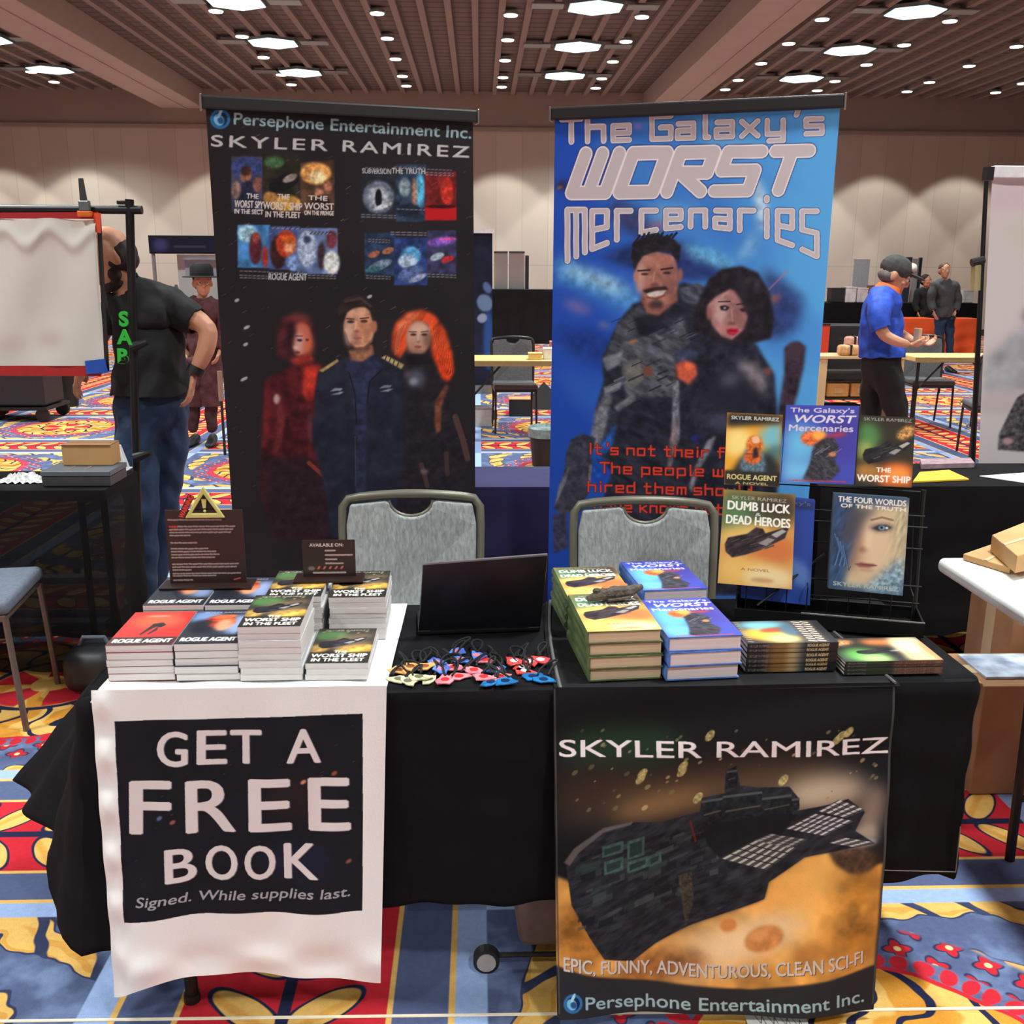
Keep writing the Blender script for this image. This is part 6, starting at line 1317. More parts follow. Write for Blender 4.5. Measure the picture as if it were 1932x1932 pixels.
def strip(name, P, m, par, off=0.0, th=.004):
    q4_ = [atY(x, y, hy-off) for x, y in P]; mb = MB(); mb.hexa([q4_[3], q4_[2], q4_[2]+Vector((0, th, 0)), q4_[3]+Vector((0, th, 0))], [q4_[0], q4_[1], q4_[1]+Vector((0, th, 0)), q4_[0]+Vector((0, th, 0))]); return obj(name, mb, m, par, world=True)
strip('red_hem', [(-230,690),(196,690),(190,710),(-230,708)], redm, hb); strip('red_top_band', [(-230,403),(186,400),(181,413),(-230,411)], redm, hb); strip('side_edge', [(182,408),(190,408),(206,700),(198,700)], blk, hb, -.004); strip('blue_corner', [(160,681),(198,677),(204,703),(163,706)], bluem, hb, .006)
strip('red_side_strap', [(176,402),(190,402),(190,440),(178,438)], mat('orange_red_strap', hexc(226, 84, 50), .6), hb, .007)
# ---- things on the floor, left background
cr = atZ(40, 796, 0); gy = cr.y
ct = thing('wheeled_crate', 'black crate on a small wheeled cart behind the white banner', 'cart', (cr.x-.1, gy, 0))
xa, xb = atY(5, 760, gy).x-.45, atY(84, 760, gy).x
obj('crate', MB().box(xa+.15, xb, gy, gy+.5, .16, .50), bagm, ct, world=True, bev=.02); obj('cart_deck', MB().box(xa+.1, xb+.03, gy-.03, gy+.55, .12, .15), dk_metal, ct, world=True)
for xx in (xa+.2, xb-.03):
    for yy in (gy, gy+.5): obj('wheel', MB().tube([(xx, yy-.02, .07), (xx, yy+.02, .07)], .07, 14), blk, ct, world=True)
obj('lid', MB().box(xa+.17, xb-.08, gy+.02, gy+.45, .50, .53), mat('pale_board', hexc(230,205,165), .6), ct, world=True, bev=.004)
bn = atZ(131, 766, 0); bt = thing('waste_bin', 'black tapered waste bin standing on the carpet at left', 'bin', bn); 
obj('body', MB().lathe([(.10, 0), (.14, .42), (.13, .42), (.09, .02)], 20, bn), blk, bt, world=True); obj('rim', MB().tube([(bn.x+.14*math.cos(a), bn.y+.14*math.sin(a), .42) for a in [i*math.pi/10 for i in range(20)]], .007, 6, closed=True), blk, bt, world=True)
# ---- near right: white folding table, cartons
wtab = thing('folding_table', 'white folding table at the right edge with flattened cartons on top', 'table', (1.76, 1.95, 0)); wpl = mat('white_speckled_plastic', hexc(226, 224, 220), .5, var=.12, scale=300)
cw0 = atZ(1768, 1050, .745)
obj('tabletop', MB().box(cw0.x, cw0.x+.76, cw0.y-1.83, cw0.y, .70, .745), wpl, wtab, world=True, bev=.018, seg=4, smooth=True)
for yy in (cw0.y-.38, cw0.y-1.5):
    for xx in (cw0.x+.10, cw0.x+.66): obj('leg', MB().tube([(xx, yy, .70), (xx, yy-.02, 0)], .013, 8), pipe_m, wtab, world=True)
    obj('brace', MB().tube([(cw0.x+.10, yy-.01, .18), (cw0.x+.66, yy-.01, .18)], .010, 8), pipe_m, wtab, world=True)
obj('strut', MB().tube([(cw0.x+.13, cw0.y-.18, .69), (cw0.x+.40, cw0.y-.36, .40)], .010, 8), pipe_m, wtab, world=True); obj('strut', MB().tube([(cw0.x+.40, cw0.y-.30, .42), (cw0.x+.16, cw0.y-.28, .16)], .010, 8), pipe_m, wtab, world=True)
def carton_flat(label, P, z0, th, m):
    pts = [atZ(x, y, z0) for x, y in P]; c = sum(pts, Vector())/4; t = thing('flattened_carton', label, 'carton', c, group='flattened cartons on the white table')
    obj('board', MB().hexa(pts, [p+Vector((0, 0, th)) for p in pts]), m, t, world=True, bev=.002)
    a, b, c_, d = [p+Vector((0, 0, th+.0006)) for p in pts]; mb = MB(); mb.hexa([a.lerp(b, .45), a.lerp(b, .53), d.lerp(c_, .53), d.lerp(c_, .45)], [v+Vector((0, 0, .0006)) for v in (a.lerp(b, .45), a.lerp(b, .53), d.lerp(c_, .53), d.lerp(c_, .45))]); obj('tape', mb, tape_m, t, world=True)
carton_flat('long low flattened carton on the white table', [(1816,1056),(1904,1083),(1950,1050),(1890,1030)], .747, .018, card)
carton_flat('upper flattened carton leaning over the other on the white table', [(1868,1040),(1915,1082),(2010,1060),(1940,1010)], .768, .05, card)
def carton(label, x0, x1, y0, y1, h, open_=False, m=card2):
    t = thing('cardboard_box', label, 'box', ((x0+x1)/2, (y0+y1)/2, 0), group='cardboard boxes under the white table')
    obj('body', MB().box(x0, x1, y0, y1, 0.002, h), m, t, world=True, bev=.004); obj('tape', MB().box(x0-.001, x1+.001, (y0+y1)/2-.03, (y0+y1)/2+.03, h*.4, h+.001), tape_m, t, world=True)
    if open_:
        for (a, b) in (((x0-.10, y0+.01, h+.03), (x0, y0+.01, h)),):
            mb = MB(); mb.hexa([(a[0], a[1], a[2]), (b[0], b[1], b[2]), (b[0], y1-.01, b[2]), (a[0], y1-.01, a[2])], [(a[0], a[1], a[2]+.004), (b[0], b[1], b[2]+.004), (b[0], y1-.01, b[2]+.004), (a[0], y1-.01, a[2]+.004)]); obj('flap', mb, card, t, world=True)
        obj('paper_lining', MB().box(x0+.03, x1-.03, y0+.05, y1-.03, h+.001, h+.008), mat('blue_white_paper', hexc(180, 196, 232), .5, var=.5, scale=14), t, world=True)
    return t
carton('open brown carton under the white table, lined with blue and white paper', 1.50, 1.80, 2.66, 2.92, .36, True)
carton('tall brown carton standing behind the open one under the white table', 1.74, 2.15, 2.96, 3.25, .60, m=mat('mid_card', hexc(166, 120, 84), .85, var=.12, scale=8))
carton('narrow carton at the right edge near the table leg', 1.83, 2.15, 2.60, 2.90, .44, m=mat('tan_card', hexc(180, 136, 98), .85, var=.12, scale=8))
# ---- under the near table
wb = atZ(918, 1858, 0)
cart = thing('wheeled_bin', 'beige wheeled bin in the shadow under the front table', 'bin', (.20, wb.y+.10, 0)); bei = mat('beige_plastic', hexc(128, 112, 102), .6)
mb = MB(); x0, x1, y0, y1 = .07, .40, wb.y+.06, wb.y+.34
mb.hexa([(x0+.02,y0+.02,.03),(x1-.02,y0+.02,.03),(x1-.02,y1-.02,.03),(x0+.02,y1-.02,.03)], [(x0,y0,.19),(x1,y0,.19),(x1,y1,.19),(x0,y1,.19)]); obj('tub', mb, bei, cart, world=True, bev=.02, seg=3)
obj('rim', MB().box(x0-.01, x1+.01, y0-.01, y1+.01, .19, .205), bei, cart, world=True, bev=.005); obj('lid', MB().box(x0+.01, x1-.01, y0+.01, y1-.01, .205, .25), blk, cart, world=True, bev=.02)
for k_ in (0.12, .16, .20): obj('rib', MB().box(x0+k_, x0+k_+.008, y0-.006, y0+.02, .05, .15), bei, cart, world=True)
for xx in (.012, .40):
    wl_ = obj('wheel', MB().tube([(xx-.008, wb.y+.05, .030), (xx+.020, wb.y+.05, .030)] if False else [(xx, wb.y+.035, .030), (xx, wb.y+.06, .030)], .030, 18), blk, cart, world=True)
    obj('hub', MB().tube([(xx, wb.y+.031, .030), (xx, wb.y+.035, .030)], .022, 14), mat('hub_grey', hexc(170, 160, 155), .4), cart, world=True)
obj('axle', MB().tube([(.0, wb.y+.06, .030), (.41, wb.y+.06, .030)], .006, 8), dk_metal, cart, world=True)
tp = atZ(1000, 1925, 0); tr_ = atZ(1930, 1904, 0); tl_ = atZ(0, 1926, 0)
tag(obj('floor_tape', MB().hexa([(tl_.x-.3, tl_.y-.004, .001), (tr_.x+.3, tr_.y-.004, .001), (tr_.x+.3, tr_.y+.004, .001), (tl_.x-.3, tl_.y+.004, .001)], [(tl_.x-.3, tl_.y-.003, .003), (tr_.x+.3, tr_.y-.003, .003), (tr_.x+.3, tr_.y+.003, .003), (tl_.x-.3, tl_.y+.003, .003)]), mat('cream_tape', hexc(236, 222, 196), .5)), 'thin cream tape line on the carpet before the table', 'tape')
pt = atZ(1465, 1925, .004); cvp = Canvas(.13, .06, .0012, hexc(226, 222, 216))
for i in range(4): cvp.line([(.15+.2*i, .25), (.22+.2*i, .6), (.27+.2*i, .3), (.3+.2*i, .7)], .012, hexc(50, 50, 60))
o = cvp.mesh('paper_tag', printed('paper_print', .8), lambda u, v: (pt.x+(u-.5)*.13, pt.y+(.5-v)*.07-.02*u, np.full_like(u, .005)+.004*np.sin(u*3.14)), None)
tag(o, 'white paper tag with handwriting on the carpet below the ship runner', 'paper')
# ---- on the right black table
def papr(name, label, P, z, m, th=.003):
    pts = [atZ(x, y, z) for x, y in P]; return tag(obj(name, MB().hexa(pts, [p+Vector((0, 0, th)) for p in pts]), m), label, 'paper')
yel = mat('yellow_envelope', hexc(236, 190, 60), .5, var=.12, scale=20)
papr('envelope', 'yellow padded envelope on the black table behind the rack', [(1722,911),(1828,906),(1790,889),(1735,893)], .747, yel, .006)
papr('paper_sheet', 'white paper sheet on the black table at the right edge', [(1848,899),(1935,912),(2010,905),(1945,892)], .747, mat('white_paper', hexc(235, 233, 230), .6))
papr('folded_fabric', 'mauve folded fabric on the black table behind the yellow envelope', [(1738,885),(1838,882),(1830,872),(1735,874)], .747, mat('mauve_cloth', hexc(150, 124, 130), .8, var=.3, scale=30), .02)
# right white banner
RY = 4.42; A = atY(1872, 336, RY); B = atY(2240, 330, RY); Cc = atY(1846, 884, RY); D = atY(2200, 884, RY)
rb_ = thing('hanging_banner', 'tall pale pink banner with a dark beast at the right edge', 'banner', ((A.x+B.x)/2, RY, 0))
cr_ = Canvas((B-A).length, (A-Cc).length, .005, hexc(214, 204, 204), plane=(A, B, Cc, D))
cr_.poly([(1862,350),(2240,350),(2240,400),(1862,396)], hexc(212, 190, 198), 8, .8); cr_.ell(1930, 440, 40, 30, hexc(206, 200, 180), 0, 14, .6)
cr_.poly([(1858,680),(1900,640),(1935,610),(2010,560),(2240,520),(2240,740),(1858,740)], hexc(160, 160, 168), 8, .8, tex=(14, .25, 3)); cr_.poly([(1850,740),(2240,720),(2240,800),(1850,780)], hexc(198, 180, 184), 8, .8); cr_.poly([(1925,600),(1960,540),(1990,640)], hexc(120,120,128), 6, .8)
cr_.poly([(1882,848),(1884,820),(1898,790),(1918,750),(1950,730),(2010,760),(2040,860)], hexc(70, 66, 70), 1.5, 1, tex=(3, .9, 4)); cr_.ell(1900, 832, 10, 7, hexc(190,150,150), 0, 2)
cr_.line([(1860, 470), (1850, 780)], 1.5, hexc(230,220,224), .8); fl2 = cr_.flat()
cr_.mesh('sheet', printed('banner_cloth', .7), lambda u, v: (fl2(u, v)[0], fl2(u, v)[1]+.006*np.sin(u*11+v*3), fl2(u, v)[2]), rb_, world=True)
obj('top_bar', MB().box(A.x-.005, B.x, RY-.02, RY+.02, A.z, A.z+.05), mat('white_bar', hexc(236, 236, 238), .4), rb_, world=True, bev=.004)
obj('end_cap', MB().box(A.x-.035, A.x-.005, RY-.022, RY+.022, A.z-.01, A.z+.045), blk, rb_, world=True)
obj('pole', MB().tube([(A.x+.45, RY+.03, .02), (A.x+.45, RY+.03, A.z)], .012, 8), alu, rb_, world=True); obj('base', MB().box(Cc.x, D.x, RY-.08, RY+.10, .0, .08), alu, rb_, world=True, bev=.02)
bs_ = atY(1838, 900, 5.0); ts_ = atY(1862, 318, 5.0); bs_.z = 0
st_ = thing('tripod_stand', 'black tripod pole beside the pale pink banner', 'stand', (bs_.x, 5.0, 0))
obj('pole', MB().tube([(bs_.x, 5.0, .3), (ts_.x, 5.0, ts_.z)], [.016, .010], 10), pipe_m, st_, world=True)
yy_ = atY(1842, 500, 5.0); y2_ = atY(1840, 548, 5.0); obj('collar', MB().tube([yy_, y2_], .024, 10), mat('brass_collar', hexc(186, 178, 130), .4, .4), st_, world=True)
obj('knob', MB().tube([yy_+Vector((-.03, -.01, .01)), yy_+Vector((.03, -.01, .025))], .02, 8), pipe_m, st_, world=True)
for a in (150, 270, 30): obj('leg', MB().tube([(bs_.x, 5.0, .55), (bs_.x+.36*math.cos(math.radians(a)), 5.0+.36*math.sin(math.radians(a)), .012)], .010, 8), pipe_m, st_, world=True)
# ---- wooden tables and chairs further back
wood = mat('yellow_wood', hexc(226, 190, 124), .5, var=.08, scale=4, stretch=(1, 12, 1)); dchair = mat('dark_grey_upholstery', hexc(92, 92, 96), .85, var=.15, scale=50); dfr = mat('dark_chair_frame', hexc(58, 56, 56), .4, .5)
def wtable(label, x0, x1, y0, d=.6, h=.745, m=None):
    t = thing('wooden_table', label, 'table', ((x0+x1)/2, y0+d/2, 0)); obj('tabletop', MB().box(x0, x1, y0, y0+d, h-.045, h), m or wood, t, world=True, bev=.006)
    obj('edge_band', MB().box(x0-.002, x1+.002, y0-.006, y0, h-.05, h-.002), mat('edge_olive', hexc(150, 128, 80), .5), t, world=True)
    for sx in (x0+.06, x1-.06):
        for sy in (y0+.06, y0+d-.06): obj('leg', MB().tube([(sx, sy, 0), (sx, sy, h-.045)], .016, 8), dk_metal, t, world=True)
        obj('brace', MB().tube([(sx, y0+.06, .42), (sx+(.25 if sx < (x0+x1)/2 else -.25), y0+.06, h-.05)], .010, 8), dk_metal, t, world=True)
    return t
m0, m1 = atZ(880, 690, .70), atZ(1120, 690, .70); wtable('pale yellow wooden table seen between the two banners', m0.x, m1.x, m0.y)
k0 = atZ(1728, 674, .745); k1 = atZ(1900, 674, .745); wtable('yellow wooden table behind the walking person at right', k0.x, k1.x, k0.y, .5)
def far_chair(px, py, z, label, rz=0.0, flip=False):
    p_ = atZ(px, py, z); return p_
dc = make_chair('dark grey chair behind the pale yellow table between the banners', dchair, dfr, group='dark grey chairs at the far tables')
pc = atY(970, 638, 9.75); dc.location = (pc.x, 9.6, 0); dc.rotation_euler = (0, 0, .05)
q_ = atY(1768, 628, 9.9)
dup(dc, (q_.x, 10.0, 0), -.1, 'dark grey chair behind the yellow table, right of the walking person', 'dark grey chairs at the far tables')
q_ = atY(1838, 700, 8.3); dup(dc, (q_.x+.15, 8.2, 0), 2.9, 'dark grey chair in front of the yellow table by the right edge', 'dark grey chairs at the far tables')
# bin with liner
b_ = atZ(1030, 878, 0); bt = thing('waste_bin', 'small black-lined waste bin left of the blue banner', 'bin', b_)
obj('body', MB().lathe([(.11, 0), (.14, .30), (.13, .30), (.10, .02)], 20, b_), blk, bt, world=True); obj('liner', MB().lathe([(.145, .24), (.15, .31), (.135, .325), (.12, .30)], 16, b_), mat('liner_grey', hexc(120, 140, 140), .3, var=.3, scale=30), bt, world=True)
# floor clutter between banners
def small_box(name, label, px, py, w, d, h, m, cat='box', z=0.0, rz=0.0, lidm=None):
    p_ = atZ(px, py, z); t = thing(name, label, cat, (p_.x, p_.y, z), rz); obj('body', MB().box(-w/2, w/2, 0, d, 0, h), m, t, bev=.004)
    obj('lid', MB().box(-w/2-.004, w/2+.004, -.004, d+.004, h, h+.012), lidm or m, t, bev=.003); return t
blk2 = mat('soft_black', hexc(30, 29, 32), .8)
small_box('storage_box', 'white-lidded box on the carpet beside the dark banner', 912, 805, .18, .2, .18, mat('white_box', hexc(210,205,200), .6), lidm=shine)
small_box('storage_box', 'black box with pale lid on the carpet under the yellow table', 922, 792, .18, .2, .10, blk2, lidm=mat('white_box', hexc(210,205,200), .6))
small_box('storage_box', 'black box on the carpet under the dark grey chair', 982, 786, .24, .2, .18, blk2, lidm=card)
pl_ = atZ(1030, 772, 0); mb = MB(); mb.add([(pl_.x-.30, pl_.y, 0), (pl_.x+.28, pl_.y-.1, 0), (pl_.x+.25, pl_.y+.3, 0), (pl_.x-.2, pl_.y+.3, 0), (pl_.x-.02, pl_.y+.1, .30)], [(0,1,4),(1,2,4),(2,3,4),(3,0,4),(0,3,2,1)]); tag(obj('draped_jacket', mb, blk2), 'black jacket heaped on the carpet left of the blue banner', 'jacket')
for i, (px_, py_, w_, h_, c_, n_) in enumerate(((1010, 679, .12, .05, (226,190,110), 'yellow'), (1036, 678, .10, .09, (226,224,220), 'white'), (1046, 673, .08, .13, (190,110,90), 'reddish'))):
    small_box('carton', '%s small carton on the pale yellow table by the blue banner' % n_, px_, py_, w_, .12, h_, mat('carton_'+n_, hexc(*c_), .6), z=.746)
# far counter with boards
cY = 21.0; ca = atY(926, 546, cY); cb_ = atY(1100, 546, cY)
draped('t', 'tall black-draped counter by the far wall between the banners', ca.x, cb_.x, cY, cY+.7, ca.z, mat('counter_drape', hexc(20, 20, 26), .8, var=.3, scale=3), fold=.03, ft=16, thing_name='draped_counter')
wb_ = mat('white_board', hexc(206, 208, 206), .6, var=.06, scale=3); gbd = mat('slate_board', hexc(60, 70, 84), .5)
for (a, b, yt, dy, m_, lab) in ((932, 958, 474, .02, wb_, 'left white panel of the pair standing on the far counter'), (960, 990, 474, .02, wb_, 'right white panel of the pair standing on the far counter'), (991, 998, 482, .02, gbd, 'narrow slate panel at the end of the white panels')):
    A = atY(a, yt, cY+.3); B = atY(b, yt, cY+.3); t = thing('display_board', lab, 'panel', ((A.x+B.x)/2, cY+.3, ca.z+.003), group='display panels on the far counter'); obj('board', MB().box(A.x, B.x, cY+.28, cY+.34, ca.z+.003, A.z), m_, t, world=True, bev=.01); obj('frame_edge', MB().box(A.x, B.x, cY+.26, cY+.28, A.z-.04, A.z), gl, t, world=True)
# dark blue tall banner far
A = atY(880, 440, 12.6); B = atY(929, 440, 12.6)
t = thing('rollup_banner', 'distant dark blue roll-up banner with pale top, right of the dark banner', 'banner', ((A.x+B.x)/2, 12.6, 0)); cvb = Canvas(B.x-A.x, A.z-.1, .012, hexc(36, 40, 62)); cvb.a = np.clip(cvb.a*(1+.6*(vnoise(cvb.ny, cvb.nx, 14, 3, 3)[..., None]-.5)), 0, 1)
E_(cvb,.7,.45,.3,.06,(110,140,180),-30,.03); E_(cvb,.8,.35,.15,.04,(90,120,170),-30,.03); E_(cvb,.85,.7,.2,.2,(50,90,160),0,.06); E_(cvb,.6,.55,.2,.03,(150,170,200),-30,.02)
cvb.mesh('printed_sheet', printed('banner_vinyl', .55, spec=.3), lambda u, v: (A.x+(B.x-A.x)*u, np.full_like(u, 12.59), .1+(A.z-.1)*(1-v)), t, world=True)
obj('top_rail', MB().box(A.x, B.x+.02, 12.56, 12.62, A.z, A.z+.05), mat('white_bar', hexc(236,236,238), .4), t, world=True); obj('base_case', MB().box(A.x, B.x, 12.5, 12.72, 0, .1), alu, t, world=True)
# left far booth
bY = 15.5; A = atY(284, 448, bY); B = atY(440, 448, bY); Z2 = atY(284, 476, bY).z
t = thing('booth_header', 'navy booth header sign held on two posts, left background', 'sign', ((A.x+B.x)/2, bY, 0)); cvh = Canvas(B.x-A.x, A.z-Z2, .012, hexc(38, 38, 62)); E_(cvh,.13,.5,.09,.45,(74,76,130),0,.03); L_(cvh,[(.3,.62),(.66,.6)],.03,(84,80,110),.7)
cvh.mesh('printed_face', printed('banner_vinyl', .55, spec=.3), lambda u, v: (A.x+(B.x-A.x)*u, np.full_like(u, bY-.06), Z2+(A.z-Z2)*(1-v)), t, world=True)
obj('header_box', MB().box(A.x-.02, B.x+.02, bY-.05, bY+.05, Z2-.02, A.z+.03), blk2, t, world=True)
for xx in (A.x+.02, B.x-.02): obj('post', MB().tube([(xx, bY, 0), (xx, bY, Z2)], .03, 8), mat('pale_post', hexc(150,146,150), .5), t, world=True)
Pa, Pb = atY(334, 480, bY+.2), atY(404, 520, bY+.2); t = thing('display_board', 'framed white panel under the navy booth header', 'panel', ((Pa.x+Pb.x)/2, bY+.2, 0)); obj('board', MB().box(Pa.x, Pb.x+.3, bY+.18, bY+.22, 0.0, Pa.z), wb_, t, world=True); obj('screen', MB().box(Pa.x+.12, Pb.x+.1, bY+.15, bY+.18, Pb.z, Pa.z-.08), mat('grey_screen', hexc(170,178,192), .3), t, world=True)
draped('t', 'black-draped booth table under the navy header', A.x-.3, B.x+.5, bY-.8, bY-.1, .75, blackcl, ft=12)
rs = random.Random(31)
for i, (px_, c_, nm_, h_) in enumerate(((288, (150,90,230), 'glowing purple', .22), (300, (200,110,50), 'orange', .12), (318, (50,48,54), 'black', .42), (334, (90,80,86), 'grey', .5), (349, (190,196,214), 'pale blue', .2))):
    p_ = atY(px_, 560, bY-.45); t = thing('figurine', '%s display piece on the booth table under the navy header' % nm_, 'ornament', (p_.x, bY-.45, .752), group='display pieces on the left booth table')
    pm = mat('piece_'+nm_.replace(' ', '_'), hexc(*c_), .5, var=.3, scale=20, emit=hexc(150, 90, 255) if i == 0 else None, estr=1.2 if i == 0 else 0)
    obj('base', MB().lathe([(.05, 0), (.05, .03), (.03, .04)], 10), blk2, t); obj('body', MB().lathe([(.03, .04), (.05, .04+h_*.3), (.035, .04+h_*.6), (.045, .04+h_*.8), (.02, .04+h_)], 10), pm, t, smooth=True)
# ---- right background
sA = atZ(1549, 672, .745); sB = atZ(1645, 672, .745); pine = mat('pine_board', hexc(206, 174, 128), .6, var=.1, scale=5, stretch=(1, 1, .2))
t = thing('shelf_unit', 'low pine shelf unit just right of the blue banner', 'shelf', ((sA.x+sB.x)/2, sA.y+.2, 0))
for xx in (sA.x, sB.x+.25): obj('side_panel', MB().box(xx, xx+.07, sA.y, sA.y+.4, 0, .72), pine, t, world=True)
for zz in (.08, .32, .56): obj('shelf', MB().box(sA.x+.07, sB.x+.25, sA.y+.01, sA.y+.4, zz, zz+.02), dk_metal if zz > .1 else pine, t, world=True)
obj('top', MB().box(sA.x-.01, sB.x+.33, sA.y-.01, sA.y+.41, .72, .745), pine, t, world=True)
for i, (dx_, zz, w_, h_, c_, n_) in enumerate(((.10,.343,.22,.13,(200,140,76),'left'), (.34,.343,.2,.13,(190,130,70),'right'), (.1,.104,.4,.15,(60,56,56),'dark lower'))):
    t2 = thing('storage_box', '%s box inside the pine shelf unit' % n_, 'box', (sA.x+dx_+w_/2, sA.y+.18, zz), group='boxes in the pine shelf'); obj('body', MB().box(-w_/2, w_/2, -.14, .15, 0, h_), mat('sbox%d' % i, hexc(*c_), .7), t2, bev=.01); obj('label_card', MB().box(-.04, .04, -.143, -.14, h_*.3, h_*.7), card, t2)
for (px_, w_, h_, c_, n_) in ((1594, .20, .10, (210,160,110), 'tan'), (1612, .14, .17, (206,150,130), 'pink-brown'), (1638, .16, .09, (206,198,184), 'pale grey')):
    p_ = atY(px_, 660, sA.y+.2); t2 = thing('wrapped_bundle', '%s bundle lying on top of the pine shelf unit' % n_, 'bundle', (p_.x, sA.y+.10+(0.17 if px_ == 1612 else 0), .747), group='bundles on the pine shelf'); obj('body', MB().box(-w_/2, w_/2, -.07, .07, 0, h_), mat('bundle_'+n_.replace('-', '_').replace(' ', '_'), hexc(*c_), .8, var=.3), t2, bev=.03, seg=3, smooth=True); obj('strap', MB().box(-.01, .01, -.073, .073, 0, h_+.003), blk2, t2)
oY = 17.0; orange = mat('orange_cloth', hexc(232, 84, 28), .7, var=.12, scale=3, bump=.2, bscale=6)
for (a, b, lab) in ((1697, 1768, 'orange-draped table left of the far person in a grey hoodie'), (1796, 1850, 'orange-draped table right of the far person in a grey hoodie')):
    A = atY(a, 590, oY); B = atY(b, 590, oY); draped('t', lab, A.x, B.x, oY, oY+.5, .745, orange, ft=14, fold=.03)
gA = atY(1556, 580, 14.0); gB = atY(1642, 580, 14.0)
draped('t', 'black-draped table with red ends behind the pine shelf', gA.x, gB.x+.3, 14.0, 14.7, .78, mat('booth_black', hexc(28, 26, 28), .8), ft=12)
rp_ = thing('red_drape', 'orange-red cloth panel hanging at the end of the black-draped table', 'drape', (gA.x-.05, 13.9, 0)); obj('panel', MB().box(gA.x-.12, gA.x+.05, 13.86, 13.90, .02, .80), mat('redorange', hexc(214, 62, 32), .7), rp_, world=True); obj('top_hem', MB().box(gA.x-.12, gA.x+.05, 13.85, 13.91, .80, .82), blk2, rp_, world=True)
kY = 18.2; A = atY(1555, 565, kY); B = atY(1850, 565, kY)
draped('t', 'long dark draped table along the far wall at right', A.x, B.x, kY, kY+.8, atY(1700, 572, kY).z, blackcl, ft=8, fold=.03)
zt3 = atY(1700, 572, kY).z+.003
for i, (a, b, yt, c_, n_) in enumerate(((1565, 1590, 545, (40,38,40), 'black'), (1592, 1612, 543, (226,214,214), 'white'), (1614, 1634, 545, (214,204,204), 'pale'), (1640, 1655, 540, (150,90,50), 'brown'), (1812, 1832, 549, (210,210,206), 'clear'))):
    A = atY(a, yt, kY+.3); B = atY(b, yt, kY+.3); t = thing('merchandise_box', '%s box on the long dark table by the far wall' % n_, 'box', ((A.x+B.x)/2, kY+.3, zt3), group='boxes on the long dark table'); w_ = (B.x-A.x)/2; obj('body', MB().box(-w_, w_, -.12, .12, 0, max(.1, A.z-zt3)), mat('merch_'+n_, hexc(*c_), .6, var=.2, scale=8), t, bev=.01); obj('lid', MB().box(-w_*1.02, w_*1.02, -.125, .125, max(.1, A.z-zt3), max(.1, A.z-zt3)+.02), mat('merch_'+n_, hexc(*c_), .6), t)
for (a, b, yt, m_, lab, Yp) in ((1612, 1642, 489, mat('pale_panel', hexc(196, 200, 206), .6), 'pale grey display board near the far wall behind the walking person', 19.6), (1709, 1722, 485, gbd, 'narrow dark blue board behind the walking person’s cap', 19.6), (1722, 1733, 488, wb_, 'narrow white column board right of the cap', 20.3), (1735, 1741, 486, gbd, 'slim dark post board left of the far people', 21.0)):
    A = atY(a, yt, Yp); B = atY(b, yt, Yp); t = thing('display_board', lab.replace('’', "'"), 'board', ((A.x+B.x)/2, Yp, 0)); obj('board', MB().box(A.x, B.x, Yp, Yp+.05, .05, A.z), m_, t, world=True); obj('foot', MB().box(A.x-.02, B.x+.02, Yp-.2, Yp+.25, 0, .05), dk_metal, t, world=True)
# ================================================================= people
def skinmesh(V, Ed, root=0, sub=1):
    me = bpy.data.meshes.new('sk'); me.from_pydata([tuple(v[0]) for v in V], Ed, []); ob = bpy.data.objects.new('sk', me); C.objects.link(ob)
    md = ob.modifiers.new('s', 'SKIN'); md.use_smooth_shade = True
    for i, v in enumerate(V):
        r = v[1]; me.skin_vertices[0].data[i].radius = (r, r) if not isinstance(r, tuple) else r
        me.skin_vertices[0].data[i].use_root = (i == root)
    ms = ob.modifiers.new('b', 'SUBSURF'); ms.levels = sub; ms.render_levels = sub
    dg = bpy.context.evaluated_depsgraph_get(); m2 = bpy.data.meshes.new_from_object(ob.evaluated_get(dg))
    vs = [tuple(v.co) for v in m2.vertices]; fs = [tuple(p.vertices) for p in m2.polygons]
    bpy.data.objects.remove(ob); bpy.data.meshes.remove(me); bpy.data.meshes.remove(m2); return vs, fs
def fuse(name, mb, m, parent, vox=.008, smooth=3, label=None):
    """one continuous surface from the joined shapes"""
    me = bpy.data.meshes.new(name); me.from_pydata(mb.v, [], mb.f); bm = bmesh.new(); bm.from_mesh(me); bmesh.ops.recalc_face_normals(bm, faces=bm.faces); bm.to_mesh(me); bm.free()
    ob = bpy.data.objects.new('f', me); C.objects.link(ob); md = ob.modifiers.new('r', 'REMESH'); md.mode = 'VOXEL'; md.voxel_size = vox
    if smooth: s_ = ob.modifiers.new('s', 'SMOOTH'); s_.factor = .5; s_.iterations = smooth
    dg = bpy.context.evaluated_depsgraph_get(); m2 = bpy.data.meshes.new_from_object(ob.evaluated_get(dg)); bpy.data.objects.remove(ob); bpy.data.meshes.remove(me)
    m2.name = name; m2.materials.clear(); m2.materials.append(m); m2.polygons.foreach_set('use_smooth', [True]*len(m2.polygons))
    L = parent.location; m2.transform(Matrix.Translation(-Vector(L)))
    o = bpy.data.objects.new(name, m2); C.objects.link(o); o.parent = parent
    if label: o['label'] = label
    return o
